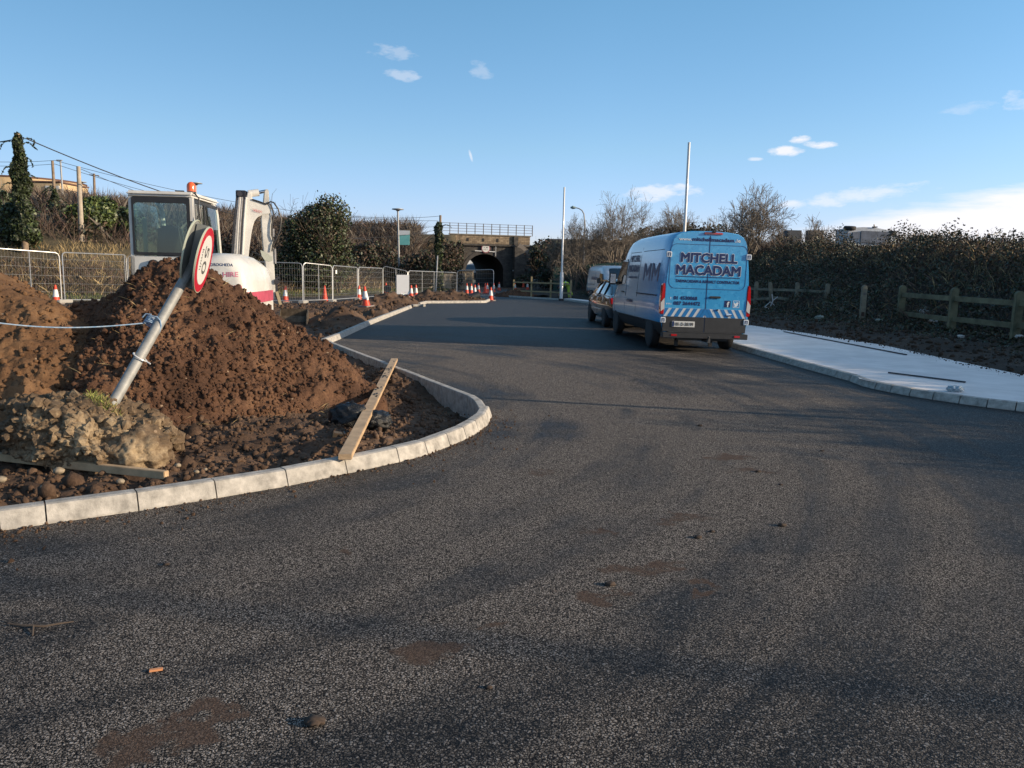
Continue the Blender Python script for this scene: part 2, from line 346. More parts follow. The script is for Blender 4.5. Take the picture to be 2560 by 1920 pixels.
# ---------------- materials of the setting ----------------
def asphalt_mat(name, mud=True, base=1.0):
    m = bpy.data.materials.new(name); m.use_nodes = True; t = m.node_tree; N = t.nodes; b = N['Principled BSDF']
    tc = N.new('ShaderNodeTexCoord'); P = tc.outputs['Object']
    def noise(s, det=4, sc=None, rot=0, ro=.6, dist=0):
        n = N.new('ShaderNodeTexNoise'); n.inputs['Scale'].default_value = s; n.inputs['Detail'].default_value = det; n.inputs['Roughness'].default_value = ro; n.inputs['Distortion'].default_value = dist
        if sc:
            mp = N.new('ShaderNodeMapping'); mp.inputs['Scale'].default_value = sc; mp.inputs['Rotation'].default_value = (0, 0, rot); t.links.new(P, mp.inputs[0]); t.links.new(mp.outputs[0], n.inputs['Vector'])
        else: t.links.new(P, n.inputs['Vector'])
        return n.outputs[0]
    def M(op, a, bb=None, cl=False):
        n = N.new('ShaderNodeMath'); n.operation = op; n.use_clamp = cl
        for i, v in enumerate((a, bb)):
            if v is None: continue
            if isinstance(v, (int, float)): n.inputs[i].default_value = v
            else: t.links.new(v, n.inputs[i])
        return n.outputs[0]
    def mix(f, a, bb):
        n = N.new('ShaderNodeMixRGB')
        for i, v in enumerate((f, a, bb)):
            if isinstance(v, (int, float)): n.inputs[i].default_value = v
            elif isinstance(v, tuple): n.inputs[i].default_value = (*v, 1)
            else: t.links.new(v, n.inputs[i])
        return n.outputs[0]
    dn = N.new('ShaderNodeTexNoise'); dn.inputs['Scale'].default_value = 70; t.links.new(P, dn.inputs['Vector'])
    vm = N.new('ShaderNodeVectorMath'); vm.operation = 'SCALE'; t.links.new(dn.outputs['Color'], vm.inputs[0]); vm.inputs['Scale'].default_value = .017
    va = N.new('ShaderNodeVectorMath'); va.operation = 'ADD'; t.links.new(P, va.inputs[0]); t.links.new(vm.outputs[0], va.inputs[1])
    vo = N.new('ShaderNodeTexVoronoi'); vo.inputs['Scale'].default_value = 84; t.links.new(va.outputs[0], vo.inputs['Vector'])
    ve = N.new('ShaderNodeTexVoronoi'); ve.feature = 'DISTANCE_TO_EDGE'; ve.inputs['Scale'].default_value = 84; t.links.new(va.outputs[0], ve.inputs['Vector'])
    cell = N.new('ShaderNodeSeparateColor'); t.links.new(vo.outputs['Color'], cell.inputs[0])
    crown = M('ADD', M('MULTIPLY', M('SUBTRACT', ve.outputs['Distance'], .05), 5.0), M('MULTIPLY', M('SUBTRACT', noise(120, 2), .5), 2.6), True)                       # 0 in the gaps, 1 on top of each stone
    v2 = N.new('ShaderNodeTexVoronoi'); v2.feature = 'DISTANCE_TO_EDGE'; v2.inputs['Scale'].default_value = 172; t.links.new(va.outputs[0], v2.inputs['Vector'])
    c2 = M('MULTIPLY', v2.outputs['Distance'], 4.5, True); gt_ = M('GREATER_THAN', cell.outputs[1], .42); crown = M('MULTIPLY', crown, M('ADD', M('SUBTRACT', 1.0, gt_), M('MULTIPLY', gt_, M('ADD', .15, M('MULTIPLY', c2, .85)))))
    large = noise(.55, 5); med = noise(3.2, 4); sweep = noise(1.0, 5, (.22, 1.7, 1), R(-32), .65, .6); sweep2 = None
    sx0 = N.new('ShaderNodeSeparateXYZ'); t.links.new(P, sx0.inputs[0]); dx_ = M('ADD', sx0.outputs[0], 6.0); dy_ = M('SUBTRACT', sx0.outputs[1], 9.0)
    rad = M('SQRT', M('ADD', M('MULTIPLY', dx_, dx_), M('MULTIPLY', dy_, dy_))); ang = M('ARCTAN2', dy_, dx_); cv = N.new('ShaderNodeCombineXYZ'); t.links.new(M('MULTIPLY', rad, 2.6), cv.inputs[0]); t.links.new(M('MULTIPLY', ang, 2.2), cv.inputs[1])
    pn = N.new('ShaderNodeTexNoise'); pn.inputs['Scale'].default_value = 1.0; pn.inputs['Detail'].default_value = 5; pn.inputs['Roughness'].default_value = .6; pn.inputs['Distortion'].default_value = .5; t.links.new(cv.outputs[0], pn.inputs['Vector']); sweep2 = pn.outputs[0]
    bandw = M('MULTIPLY', M('SUBTRACT', 1.0, M('DIVIDE', M('ABSOLUTE', M('SUBTRACT', rad, 7.6)), 2.6)), .16)
    dust = M('ADD', M('MULTIPLY', large, .8), M('ADD', M('MULTIPLY', sweep, .50), M('ADD', M('MULTIPLY', sweep2, 1.05), bandw)))
    trk = None
    if mud:
        for pts, wd, am in (([(60, 1915), (640, 1745), (1060, 1625), (1500, 1462), (1780, 1320), (1900, 1180)], .30, .42), ([(420, 1560), (760, 1410), (1080, 1290), (1380, 1170), (1640, 1040)], .34, .34), ([(1180, 905), (1480, 985), (1760, 1020), (2040, 1110)], .8, .26), ([(1250, 800), (1420, 790), (1500, 770)], 1.6, .3), ([(1130, 880), (1330, 960), (1560, 1100)], .35, .3)):
            gs_ = [G(*p) for p in pts]
            for a, c in zip(gs_[:-1], gs_[1:]):
                vx, vy = c.x - a.x, c.y - a.y; L2 = vx * vx + vy * vy; ex_ = M('SUBTRACT', sx0.outputs[0], a.x); ey_ = M('SUBTRACT', sx0.outputs[1], a.y)
                tt_ = M('DIVIDE', M('ADD', M('MULTIPLY', ex_, vx), M('MULTIPLY', ey_, vy)), L2, ); tt_ = M('MINIMUM', M('MAXIMUM', tt_, 0.0), 1.0)
                qx = M('SUBTRACT', ex_, M('MULTIPLY', tt_, vx)); qy = M('SUBTRACT', ey_, M('MULTIPLY', tt_, vy)); dd_ = M('SQRT', M('ADD', M('MULTIPLY', qx, qx), M('MULTIPLY', qy, qy)))
                k_ = M('MULTIPLY', M('SUBTRACT', 1.0, M('DIVIDE', dd_, wd), True), am); trk = k_ if trk is None else M('MAXIMUM', trk, k_)
        dust = M('ADD', dust, M('MULTIPLY', trk, M('MULTIPLY', noise(2.6, 5), 2.0)))
    dust = M('MULTIPLY', M('SUBTRACT', dust, 1.05), 3.0, True)
    stone = mix(cell.outputs[0], (.030 * base, .027 * base, .026 * base), (.215 * base, .20 * base, .192 * base))
    stone_d = mix(cell.outputs[1], (.24 * base, .212 * base, .19 * base), (.56 * base, .50 * base, .455 * base))
    top = mix(dust, stone, stone_d); top = mix(M('MULTIPLY', M('LESS_THAN', cell.outputs[2], .30), .45), top, (.012, .012, .012))
    col = mix(crown, (.004, .004, .005), top)
    rough = M('ADD', .55, M('MULTIPLY', dust, .3))
    H = M('ADD', M('MULTIPLY', crown, M('ADD', .5, M('MULTIPLY', cell.outputs[2], .5))), M('MULTIPLY', noise(300, 3), .2))
    if mud:
        wv = N.new('ShaderNodeTexNoise'); wv.inputs['Scale'].default_value = 4.5; wv.inputs['Detail'].default_value = 4; t.links.new(P, wv.inputs['Vector']); w2 = N.new('ShaderNodeVectorMath'); w2.operation = 'SUBTRACT'; t.links.new(wv.outputs['Color'], w2.inputs[0]); w2.inputs[1].default_value = (.5, .5, .5)
        w3 = N.new('ShaderNodeVectorMath'); w3.operation = 'SCALE'; t.links.new(w2.outputs[0], w3.inputs[0]); w3.inputs['Scale'].default_value = .55; w4 = N.new('ShaderNodeVectorMath'); w4.operation = 'ADD'; t.links.new(P, w4.inputs[0]); t.links.new(w3.outputs[0], w4.inputs[1])
        sx = N.new('ShaderNodeSeparateXYZ'); t.links.new(w4.outputs[0], sx.inputs[0]); msk = None
        for (px, py, a, bb, s) in [(1060, 1640, .20, .10, 1.0), (1480, 1478, .17, .09, .9), (1560, 1420, .22, .07, .6), (1240, 1565, .07, .04, .7), (1640, 1415, .2, .09, .6), (855, 1385, .07, .05, .8), (1820, 1145, .28, .12, .8),
                (520, 1800, .13, .07, .9), (380, 1850, .16, .09, .9), (300, 1880, .1, .08, .8), (600, 1775, .07, .06, .8), (460, 1840, .08, .07, .9), (1880, 1180, .25, .1, .6), (1500, 1330, .2, .07, .5), (1700, 1300, .3, .1, .5), (1345, 1180, .3, .1, .35), (1760, 1470, .1, .05, .8)]:
            g = G(px, py); u = M('POWER', M('ABSOLUTE', M('DIVIDE', M('SUBTRACT', sx.outputs[0], g.x), a * 1.0)), 2.0); v = M('POWER', M('ABSOLUTE', M('DIVIDE', M('SUBTRACT', sx.outputs[1], g.y), bb * 1.15)), 2.0)
            q = M('MULTIPLY', M('SUBTRACT', 1.0, M('ADD', u, v)), s, True); msk = q if msk is None else M('MAXIMUM', msk, q)
        mud_n = noise(13, 6, None, 0, .75); mk = M('MULTIPLY', M('SUBTRACT', M('ADD', msk, M('MULTIPLY', mud_n, 2.4)), 1.42), 3.0, True); mk = M('MULTIPLY', mk, M('GREATER_THAN', msk, .001))
        fr = M('MULTIPLY', msk, 1.6, True); col = mix(M('MULTIPLY', fr, .55), col, mix(crown, (.02, .018, .016), (.20, .165, .13)))
        col = mix(M('MULTIPLY', mk, M('ADD', .35, M('MULTIPLY', crown, .55))), col, (.105, .062, .042)); H = M('MULTIPLY', H, M('SUBTRACT', 1.0, M('MULTIPLY', mk, .75)))
        rough = M('MAXIMUM', rough, M('MULTIPLY', mk, .9))
    t.links.new(col, b.inputs['Base Color']); t.links.new(rough, b.inputs['Roughness']); b.inputs['Specular IOR Level'].default_value = .16
    bp = N.new('ShaderNodeBump'); bp.inputs['Strength'].default_value = .9; bp.inputs['Distance'].default_value = .005; t.links.new(H, bp.inputs['Height'])
    t.links.new(bp.outputs[0], b.inputs['Normal']); return m
ASPH = asphalt_mat('fresh_asphalt'); OLD = asphalt_mat('worn_asphalt', False, 1.3)
CONC = mat('kerb_concrete', (.36, .34, .31), .85, var=.34, vscale=11, bump=.6, bscale=120, bdist=.004)
def slab_mat():
    m = mat('brushed_concrete', (.76, .71, .69), .8, var=.13, vscale=1.5, bump=.3, bscale=90, bdist=.003, detail=8); return m
SLAB = slab_mat()
def soil_mat(name, c1, c2, c3, bs=45, pebble=True):
    m = bpy.data.materials.new(name); m.use_nodes = True; t = m.node_tree; N = t.nodes; b = N['Principled BSDF']; b.inputs['Roughness'].default_value = .92; b.inputs['Specular IOR Level'].default_value = .25
    tc = N.new('ShaderNodeTexCoord'); n1 = N.new('ShaderNodeTexNoise'); n1.inputs['Scale'].default_value = 1.4; n1.inputs['Detail'].default_value = 6; n1.inputs['Roughness'].default_value = .7
    n2 = N.new('ShaderNodeTexNoise'); n2.inputs['Scale'].default_value = bs; n2.inputs['Detail'].default_value = 6; n2.inputs['Roughness'].default_value = .7
    vo = N.new('ShaderNodeTexVoronoi'); vo.inputs['Scale'].default_value = 26
    for n in (n1, n2, vo): t.links.new(tc.outputs['Object'], n.inputs['Vector'])
    r = N.new('ShaderNodeValToRGB'); e = r.color_ramp.elements; e[0].position = .3; e[0].color = (*c1, 1); e[1].position = .7; e[1].color = (*c3, 1); k = e.new(.5); k.color = (*c2, 1)
    ad = N.new('ShaderNodeMath'); ad.operation = 'MULTIPLY_ADD'; t.links.new(n2.outputs[0], ad.inputs[0]); ad.inputs[1].default_value = .45
    sb = N.new('ShaderNodeMath'); sb.operation = 'MULTIPLY_ADD'; t.links.new(n1.outputs[0], sb.inputs[0]); sb.inputs[1].default_value = .8; sb.inputs[2].default_value = -.12; t.links.new(sb.outputs[0], ad.inputs[2])
    t.links.new(ad.outputs[0], r.inputs[0]); out = r.outputs[0]
    if pebble:
        s = N.new('ShaderNodeSeparateColor'); t.links.new(vo.outputs['Color'], s.inputs[0]); g = N.new('ShaderNodeMath'); g.operation = 'GREATER_THAN'; t.links.new(s.outputs[0], g.inputs[0]); g.inputs[1].default_value = .99
        l = N.new('ShaderNodeMath'); l.operation = 'LESS_THAN'; t.links.new(vo.outputs['Distance'], l.inputs[0]); l.inputs[1].default_value = .33; mm = N.new('ShaderNodeMath'); mm.operation = 'MULTIPLY'; t.links.new(g.outputs[0], mm.inputs[0]); t.links.new(l.outputs[0], mm.inputs[1])
        x = N.new('ShaderNodeMixRGB'); t.links.new(mm.outputs[0], x.inputs[0]); t.links.new(out, x.inputs[1]); x.inputs[2].default_value = (.26, .19, .13, 1); out = x.outputs[0]
    t.links.new(out, b.inputs['Base Color'])
    bp = N.new('ShaderNodeBump'); bp.inputs['Strength'].default_value = .9; bp.inputs['Distance'].default_value = .012; t.links.new(n2.outputs[0], bp.inputs['Height']); t.links.new(bp.outputs[0], b.inputs['Normal'])
    return m
SOIL = soil_mat('dark_soil', (.032, .017, .011), (.086, .044, .026), (.19, .104, .058))
SOIL_O = soil_mat('orange_soil', (.066, .034, .018), (.125, .067, .034), (.20, .118, .062))
SOIL_G = soil_mat('trodden_soil', (.036, .022, .015), (.085, .052, .034), (.17, .112, .076), 30)
EARTH = soil_mat('bank_earth', (.02, .015, .012), (.042, .03, .022), (.085, .06, .043), 20)
TURF = mat('turf_ground', (.045, .038, .022), .95, col2=(.095, .075, .04), vscale=1.5, bump=.6, bscale=8, bdist=.1)
FIELD = mat('field_ground', (.05, .055, .025), .95, col2=(.11, .09, .045), vscale=.05)

# ---------------- ground and roads ----------------
gb = MB(); gb.add([(-2500, -600, -.32), (2500, -600, -.32), (2500, 3500, -.32), (-2500, 3500, -.32)], [(0, 1, 2, 3)]); gr = gb.build('ground', FIELD); gr['kind'] = 'structure'

def top2ground(px, py, z=.125):    # outer top edge seen from behind: same plan position
    g = G(px, py, z); return Vector((g.x, g.y, 0))
joints = [G(*p) for p in [(-620, 1432), (-330, 1385), (-140, 1350), (0, 1327), (117, 1310), (347, 1277), (542, 1245), (720, 1215), (868, 1184), (998, 1155), (1069, 1137), (1124, 1115), (1166, 1097.5), (1196, 1080), (1218, 1063), (1229, 1041)]]
joints += [top2ground(*p) for p in [(1224, 1016), (1212, 999), (1192, 986)]]
nose_end = top2ground(1192, 986); apex = top2ground(819, 847)
def sub(a, b, L=.915):
    n = max(1, round((b - a).length / L)); return [a.lerp(b, (i + 1) / n) for i in range(n)]
joints_a = joints + sub(nose_end, apex)
kb = [apex + Vector((-.02, .05, 0))] + sub(apex, G(865, 841)) + sub(G(865, 841), G(931, 810)) + sub(G(931, 810), G(1030, 770))
kc = [G(1052, 763)] + sub(G(1052, 763), G(1068, 758.5)) + sub(G(1068, 758.5), G(1202, 757.5)) + [G(1216, 757), G(1226, 752)]
def kerb_run(pts, side=1, h=.12, w=.125, splay=.035, base=-.25, hend=None, gap=.009, name='kerb'):
    """side=+1: the back of the kerb lies to the left of the walking direction"""
    mb = MB(); n = len(pts); nrm = []
    for i in range(n):
        a = pts[max(0, i - 1)]; b = pts[min(n - 1, i + 1)]; t = (b - a); t.z = 0; t.normalize(); nrm.append(Vector((-t.y, t.x, 0)) * side)
    for i in range(n - 1):
        a, b = pts[i].copy(), pts[i + 1].copy(); t = (b - a).normalized(); a += t * gap * .5; b -= t * gap * .5
        j = rng.uniform(-.003, .003); hh = h + j; sec = []
        for p, q in ((a, nrm[i]), (b, nrm[i + 1])):
            prof = [(-.006, base), (-.004, .012), (splay * .75, hh - .022), (splay * .95, hh - .006), (splay + .02, hh), (w - .006, hh), (w, hh - .008), (w, base)]
            sec.append([p + q * u + Vector((0, 0, z)) for u, z in prof])
        mb.loft(sec, sm=False)
    o = mb.build(name, CONC); o['kind'] = 'structure'; return o
kerb_run(joints_a); kerb_run(kb); kerb_run(kc)
# right-hand pavement
rk = [G(*p) for p in [(2700, 1046), (2618, 1037), (2538, 1027), (2466, 1018.5), (2397, 1009), (2331, 999), (2273, 990), (2225, 981), (2187, 973), (2154, 965)]]
far = [Vector((5.35, 12.1, 0)), Vector((5.22, 13.6, 0)), Vector((5.12, 15.2, 0)), Vector((5.0, 17.1, 0)), Vector((4.92, 21, 0)), Vector((4.8, 25, 0)), Vector((4.5, 33, 0)), Vector((4.2, 41, 0)), Vector((3.2, 44.8, 0)), Vector((2.2, 46.5, 0)), Vector((.5, 48.6, 0)), Vector((-1.0, 50.6, 0))]
rk = [Vector((10.6, 8.80, 0)), Vector((9.7, 8.82, 0)), Vector((8.8, 8.86, 0)), Vector((7.9, 8.93, 0))] + rk
right_line = list(rk)
for i, q in enumerate(far): right_line += sub(right_line[-1], q)
rl2 = [p for p in right_line]
kerb_run(rl2, side=-1, h=.105, splay=.03, gap=.014)
def Xb(y): return np.interp(y, [-20, 6, 10, 12.7, 14.5, 17.8, 21, 25, 30, 40, 46, 52], [8.9, 8.8, 8.6, 8.4, 8.45, 8.6, 8.15, 7.3, 6.6, 5.3, 3.8, 1.2])
slab = [p + Vector((.11, 0.02, 0)) for p in rl2 if p.y < 47]
slab_poly = [Vector((12, 7.5, 0)), *[Vector((float(Xb(y)), y, 0)) for y in (11.5, 12.7, 14.5, 16, 17.8, 19.5, 21, 23, 25, 30, 35, 40, 45)][:0]]
left_edge = []
for p in rl2:
    if p.y < 46.5: left_edge.append(p + (Vector((0, .1, 0)) if p.y < 11.8 else Vector((.11, .02, 0))))
right_edge = [Vector((float(Xb(y)) , y, 0)) for y in (9.5, 11.5, 12.7, 14.5, 16, 17.8, 19.5, 21, 23, 25, 30, 35, 40, 45, 46.6)]
flat_poly('pavement', left_edge + right_edge[::-1][:-2] + [Vector((9.6, 11.0, 0)), Vector((10.5, 9.9, 0)), Vector((11, 9.3, 0))], .1, SLAB)
# edge of the slab
eb = MB(); eb.loft([[Vector((p.x, p.y, -.2)), Vector((p.x, p.y, .0998)), Vector((p.x - .05, p.y, .0998)), Vector((p.x - .05, p.y, -.2))] for p in right_edge[1:]], sm=False); e_ = eb.build('pavement', SLAB); e_['kind'] = 'structure'

# far side of the old road and its near side
OL = [(-60, 14), (-40, 22), (-17.5, 33.5), (-12.5, 41.6), (-7.9, 53), (-5.6, 62), (-4.9, 71), (-5.3, 78), (-6.5, 84), (-11, 95), (-19, 112)]
OR = [(-60, 4), (-40, 12), (-19.5, 26.5), (-14.5, 31.5), (-9.6, 34.6), (-8.2, 36.5), (-7.6, 39.2), (-6.9, 41.6), (-5.4, 42.6), (-3.5, 47)]
Rb = [(-.6, 52.5), (.2, 60), (.0, 70), (-1.2, 110)]
flat_poly('old_road', [Vector((x, y, 0)) for x, y in OL + Rb[::-1] + OR[::-1]], -.012, OLD)
road_poly = [Vector((-9, -6, 0))] + joints_a[:] + [apex + Vector((-.02, .05, 0))] + kb[1:] + kc + [Vector((-3.2, 47.2, 0)), Vector((-1.2, 51.4, 0))] + rl2[::-1] + [Vector((14, 8.5, 0)), Vector((14, -6, 0))]
flat_poly('road', road_poly, 0.0, ASPH)
island = [Vector((-60, 3.5, 0)), Vector((-9, 3.3, 0))] + joints_a + kb + kc + [Vector((-3.5, 46.8, 0))] + [Vector((x, y, 0)) for x, y in OR[::-1][1:]]
ISL = [(p.x, p.y) for p in island]; kerbline = [(p.x, p.y) for p in joints_a + kb + kc]

def heaps(X, Y, Z, lst):
    for (cx, cy, a, b, h) in lst:
        d = np.sqrt(((X - cx) / a) ** 2 + ((Y - cy) / b) ** 2); Z = Z + h * np.clip(1 - d, 0, 1) ** .8 * (1 + .6 * fbm(X, Y, 3.1, 3, 5))
    return Z
hp = [(*G(850, 812)[:2], .95, 1.3, .45), (*G(770, 800)[:2], .5, .9, .3), (*G(985, 762)[:2], 1.2, 1.9, .5), (*G(935, 765)[:2], .8, 1.8, .3), (*G(900, 776)[:2], 1.0, 1.2, .28), (*G(1128, 750)[:2], 1.6, 1.4, .5), (*G(1060, 752)[:2], 1.0, .9, .28), (*G(960, 790)[:2], .8, .7, .25), (*G(1090, 752)[:2], 1.2, 1.2, .3)]
def dirt_h(X, Y, fine):
    Z = .02 + .10 * fbm(X, Y, 1.1, 3, 21) + .05 * fbm(X, Y, 5.5, 4, 31)
    Z = heaps(X, Y, Z, hp)
    # sunk bed behind the kerb nose
    c = np.sqrt(((X + .75) / 1.15) ** 2 + ((Y - 8.7) / 1.9) ** 2); Z = Z - .15 * sstep(1.25, .5, c)
    Z = np.minimum(Z, np.where(polydist(X, Y, kerbline) < .16, .075, 9)); return Z
def bumps(xs, ys, Z, n, r0, r1, mask, k=.8, seed=3, sink=.35):
    rg = np.random.RandomState(seed); dx = xs[1] - xs[0]; B = np.zeros_like(Z); nx, ny = Z.shape
    for _ in range(n):
        i, j = rg.randint(0, nx), rg.randint(0, ny)
        if not mask[i, j]: continue
        r = r0 * (r1 / r0) ** (rg.rand() ** 2.2); w = int(r / dx) + 1; i0, i1, j0, j1 = max(0, i - w), min(nx, i + w + 1), max(0, j - w), min(ny, j + w + 1)
        e = rg.uniform(.7, 1.3); cx, cy = xs[i], ys[j]; XX = (xs[i0:i1, None] - cx); YY = (ys[None, j0:j1] - cy); an = rg.rand() * 3.14
        u = (XX * math.cos(an) + YY * math.sin(an)) * e; v = (-XX * math.sin(an) + YY * math.cos(an)) / e; q = 1 - (u * u + v * v) / (r * r)
        b = r * (np.sqrt(np.clip(q, 0, 1)) - sink) * k; B[i0:i1, j0:j1] = np.maximum(B[i0:i1, j0:j1], b)
    return B
def ico():
    bm = bmesh.new(); bmesh.ops.create_icosphere(bm, subdivisions=1, radius=1); v = np.array([x.co[:] for x in bm.verts]); f = np.array([[q.index for q in y.verts] for y in bm.faces]); bm.free(); return v, f
IV, IF = ico()
def clod_mesh(P, S, seed):
    rg = np.random.RandomState(seed); n = len(P); k = len(IV); sc = rg.uniform(.6, 1.35, (n, 1, 3)) * S[:, None, None]; j = rg.uniform(.72, 1.28, (n, k, 1))
    V = IV[None] * j * sc; a = rg.uniform(0, 6.28, n); c, s_ = np.cos(a)[:, None], np.sin(a)[:, None]; x = V[..., 0] * c - V[..., 1] * s_; y = V[..., 0] * s_ + V[..., 1] * c
    V = np.stack([x, y, V[..., 2]], -1) + P[:, None, :]; F = (IF[None] + (np.arange(n) * k)[:, None, None]).reshape(-1, 3); return V.reshape(-1, 3), F
def scatter_clods(xs, ys, Z, on, n, r0, r1, seed, dens=None):
    rg = np.random.RandomState(seed); I = rg.randint(1, len(xs) - 1, n); J = rg.randint(1, len(ys) - 1, n); ok = on[I, J]
    if dens is not None: ok &= rg.rand(n) < dens[I, J]
    I, J = I[ok], J[ok]; S = r0 * (r1 / r0) ** (rg.rand(len(I)) ** 2.6); d = xs[1] - xs[0]
    P = np.stack([xs[I] + rg.uniform(-d, d, len(I)) * .5, ys[J] + rg.uniform(-d, d, len(I)) * .5, Z[I, J] + S * .25], 1); return clod_mesh(P, S, seed + 1)
def dirt_grid(name, x0, x1, y0, y1, d, nb, hole=None, r=(.03, .12)):
    xs = np.arange(x0, x1 + d * .5, d); ys = np.arange(y0, y1 + d * .5, d); X, Y = np.meshgrid(xs, ys, indexing='ij'); ins = inpoly(X, Y, ISL)
    Z = dirt_h(X, Y, 1); Z = Z + np.where(polydist(X, Y, kerbline) > .25, bumps(xs, ys, Z, nb, r[0], r[1], ins, .42), 0)
    ins2 = inpoly(X, Y, ISL) & (polydist(X, Y, kerbline) > .05)
    Z = np.where(ins2, Z, -.14); keep = ins | (polydist(X, Y, kerbline) < d)
    if hole is not None: keep &= ~((X > hole[0] + d) & (X < hole[1] - d) & (Y > hole[2] + d) & (Y < hole[3] - d)); Z = np.where((X > hole[0] - .01) & (X < hole[1] + .01) & (Y > hole[2] - .01) & (Y < hole[3] + .01), Z - .04, Z)
    o = grid_obj(name, xs, ys, Z, SOIL_G, keep); o['kind'] = 'structure'
    V2, F2 = scatter_clods(xs, ys, Z, ins2 & (polydist(X, Y, kerbline) > .22), nb * 3, r[0] * .3, r[1] * .30, 5); c_ = nmesh('loose_clods', V2, F2, SOIL_G, smooth=True); tag(c_, 'loose clods scattered over the bare dirt', 'soil', kind='stuff'); return o
dirt_grid('dirt', -5.4, .3, 4.4, 12.6, .025, 5200)
dirt_grid('dirt', -20, -1.0, 3.2, 48, .1, 3500, (-5.4, .3, 4.4, 12.6), (.12, .34))

# ---------------- soil mounds ----------------
def mound(name, hf, x0, x1, y0, y1, d, nb, m, label, seed, r=(.016, .085), rough=.06, smoothmask=None):
    xs = np.arange(x0, x1, d); ys = np.arange(y0, y1, d); X, Y = np.meshgrid(xs, ys, indexing='ij')
    wx = X + .22 * fbm(X, Y, 1.3, 3, seed + 40); wy = Y + .22 * fbm(X, Y, 1.3, 3, seed + 50)
    Z = hf(wx, wy); Z = Z + rough * fbm(X, Y, 2.2, 4, seed) * sstep(0, .3, Z) * 1.6; on = Z > .0
    A = np.ones_like(X) if smoothmask is None else smoothmask(X, Y)
    B = bumps(xs, ys, Z, nb, r[0], r[1], on, 1.25, seed, .3); B2 = bumps(xs, ys, Z, nb * 2, r[0] * .55, r[0] * 1.3, on, 1.0, seed + 9, .2)
    Z = Z + (B + B2 * .8) * A * sstep(-.02, .15, Z) + .016 * fbm(X, Y, 18, 3, seed + 3) * A
    Z = Z + .012 * fbm(X, Y, 34, 2, seed + 5)
    Zc = Z.copy(); Z = np.where(on, Z, -.2); nx, ny = Z.shape; vs = np.stack([X.ravel(), Y.ravel(), Z.ravel()], 1); i, j = np.meshgrid(np.arange(nx - 1), np.arange(ny - 1), indexing='ij'); a = (i * ny + j).ravel()
    fs = np.stack([a, a + ny, a + ny + 1, a + 1], 1); fs = fs[on.ravel()[fs].any(1)]; fs = np.concatenate([fs[:, [0, 1, 2]], fs[:, [0, 2, 3]]])
    den = (.35 + .65 * sstep(-.1, .25, fbm(X, Y, 1.1, 3, seed + 60))) * A; V2, F2 = scatter_clods(xs, ys, Zc, on & (Zc > .0), int(nb * 4.5), .006, .036, seed + 70, den)
    o = nmesh(name, np.concatenate([vs, V2]), np.concatenate([fs, F2 + len(vs)]), m, smooth=True); o.data.polygons.foreach_set('use_smooth', np.concatenate([np.ones(len(fs), bool), np.ones(len(F2), bool)])[:len(o.data.polygons)])
    return tag(o, label, 'soil mound', 'soil mounds on the verge')
RX = [-9.5, -6.6, -6.1, -5.4, -4.84, -4.62, -4.45, -4.25, -3.95, -3.7, -3.4, -2.9, -2.3, -1.74, -1.2]
RZ = [1.0, 1.05, 1.12, 1.10, 1.17, 1.30, 1.52, 1.64, 1.70, 1.66, 1.48, 1.08, .60, .12, -.40]
def h_main(X, Y):
    r = np.interp(X, RX, RZ) - .035; s = np.where(Y < 9.3, .70, .85); c = np.sqrt((Y - 9.3) ** 2 + .02) - .14
    h = r - s * c; foot = np.clip(h, -.3, 5); return np.where(foot > .25, foot, foot - .0)
def h_left(X, Y):
    d = np.sqrt((.50 * (X + 7.5)) ** 2 + (.98 * (Y - 8.8)) ** 2 + .05); h = 2.3 - 1.02 * d
    h2 = .62 - .9 * np.sqrt((.55 * (X + 4.75)) ** 2 + (Y - 6.9) ** 2); return np.maximum(h, h2)
mound('soil_mound', h_main, -8.6, -1.0, 6.6, 12.0, .0165, 20000, SOIL, 'large dark brown mound of clodded soil in front of the excavator', 3)
mound('soil_mound', h_left, -10.6, -4.0, 5.9, 11.6, .02, 9000, SOIL_O, 'orange-brown soil mound cut off by the left edge', 5, (.02, .085), .05, lambda X, Y: .25 + .75 * sstep(1.25, .9, (h_left(X, Y))))

# ---------------- terrain left: verge, hillside, railway embankment ----------------
def left_d(X, Y):
    d = polydist(X, Y, OL); ins = inpoly(X, Y, OL + [(-60, 300), (-400, 300), (-400, 14)]); return np.where(ins, d, -d)
def z_left(X, Y):
    d = left_d(X, Y); wl = sstep(-11, -17, X)
    hill = np.interp(d, [-2, 0, .4, 2.2, 5.5, 8, 13, 22, 60], [-.1, -.02, .06, .22, 1.5, 2.3, 4.1, 4.9, 5.6])
    low = np.interp(d, [-2, 0, .4, 2.5, 5, 9, 20], [-.1, -.02, .06, .3, .9, 1.3, 1.8])
    z = low + (hill - low) * wl
    emb = np.interp(Y - (-.16 * (X + 5)), [60, 68, 79, 81, 90, 99], [0, 0, 5.15, 5.3, 5.3, 0]); emb = np.where(X < -6.0, emb, emb * sstep(-5.2, -6.2, X))
    z = np.maximum(z, emb * (d > -.5)); return z + .12 * fbm(X, Y, .5, 3, 61) * sstep(1, 4, d)
xs = np.arange(-110, -3.9, .6); ys = np.arange(14, 150, .6); X, Y = np.meshgrid(xs, ys, indexing='ij'); dd = left_d(X, Y); Z = np.where(dd > -.7, z_left(X, Y), -.3)
o = grid_obj('hillside', xs, ys, Z, TURF, dd > -.7); o['kind'] = 'structure'
def zl(x, y): return float(z_left(np.array([x]), np.array([y]))[0])

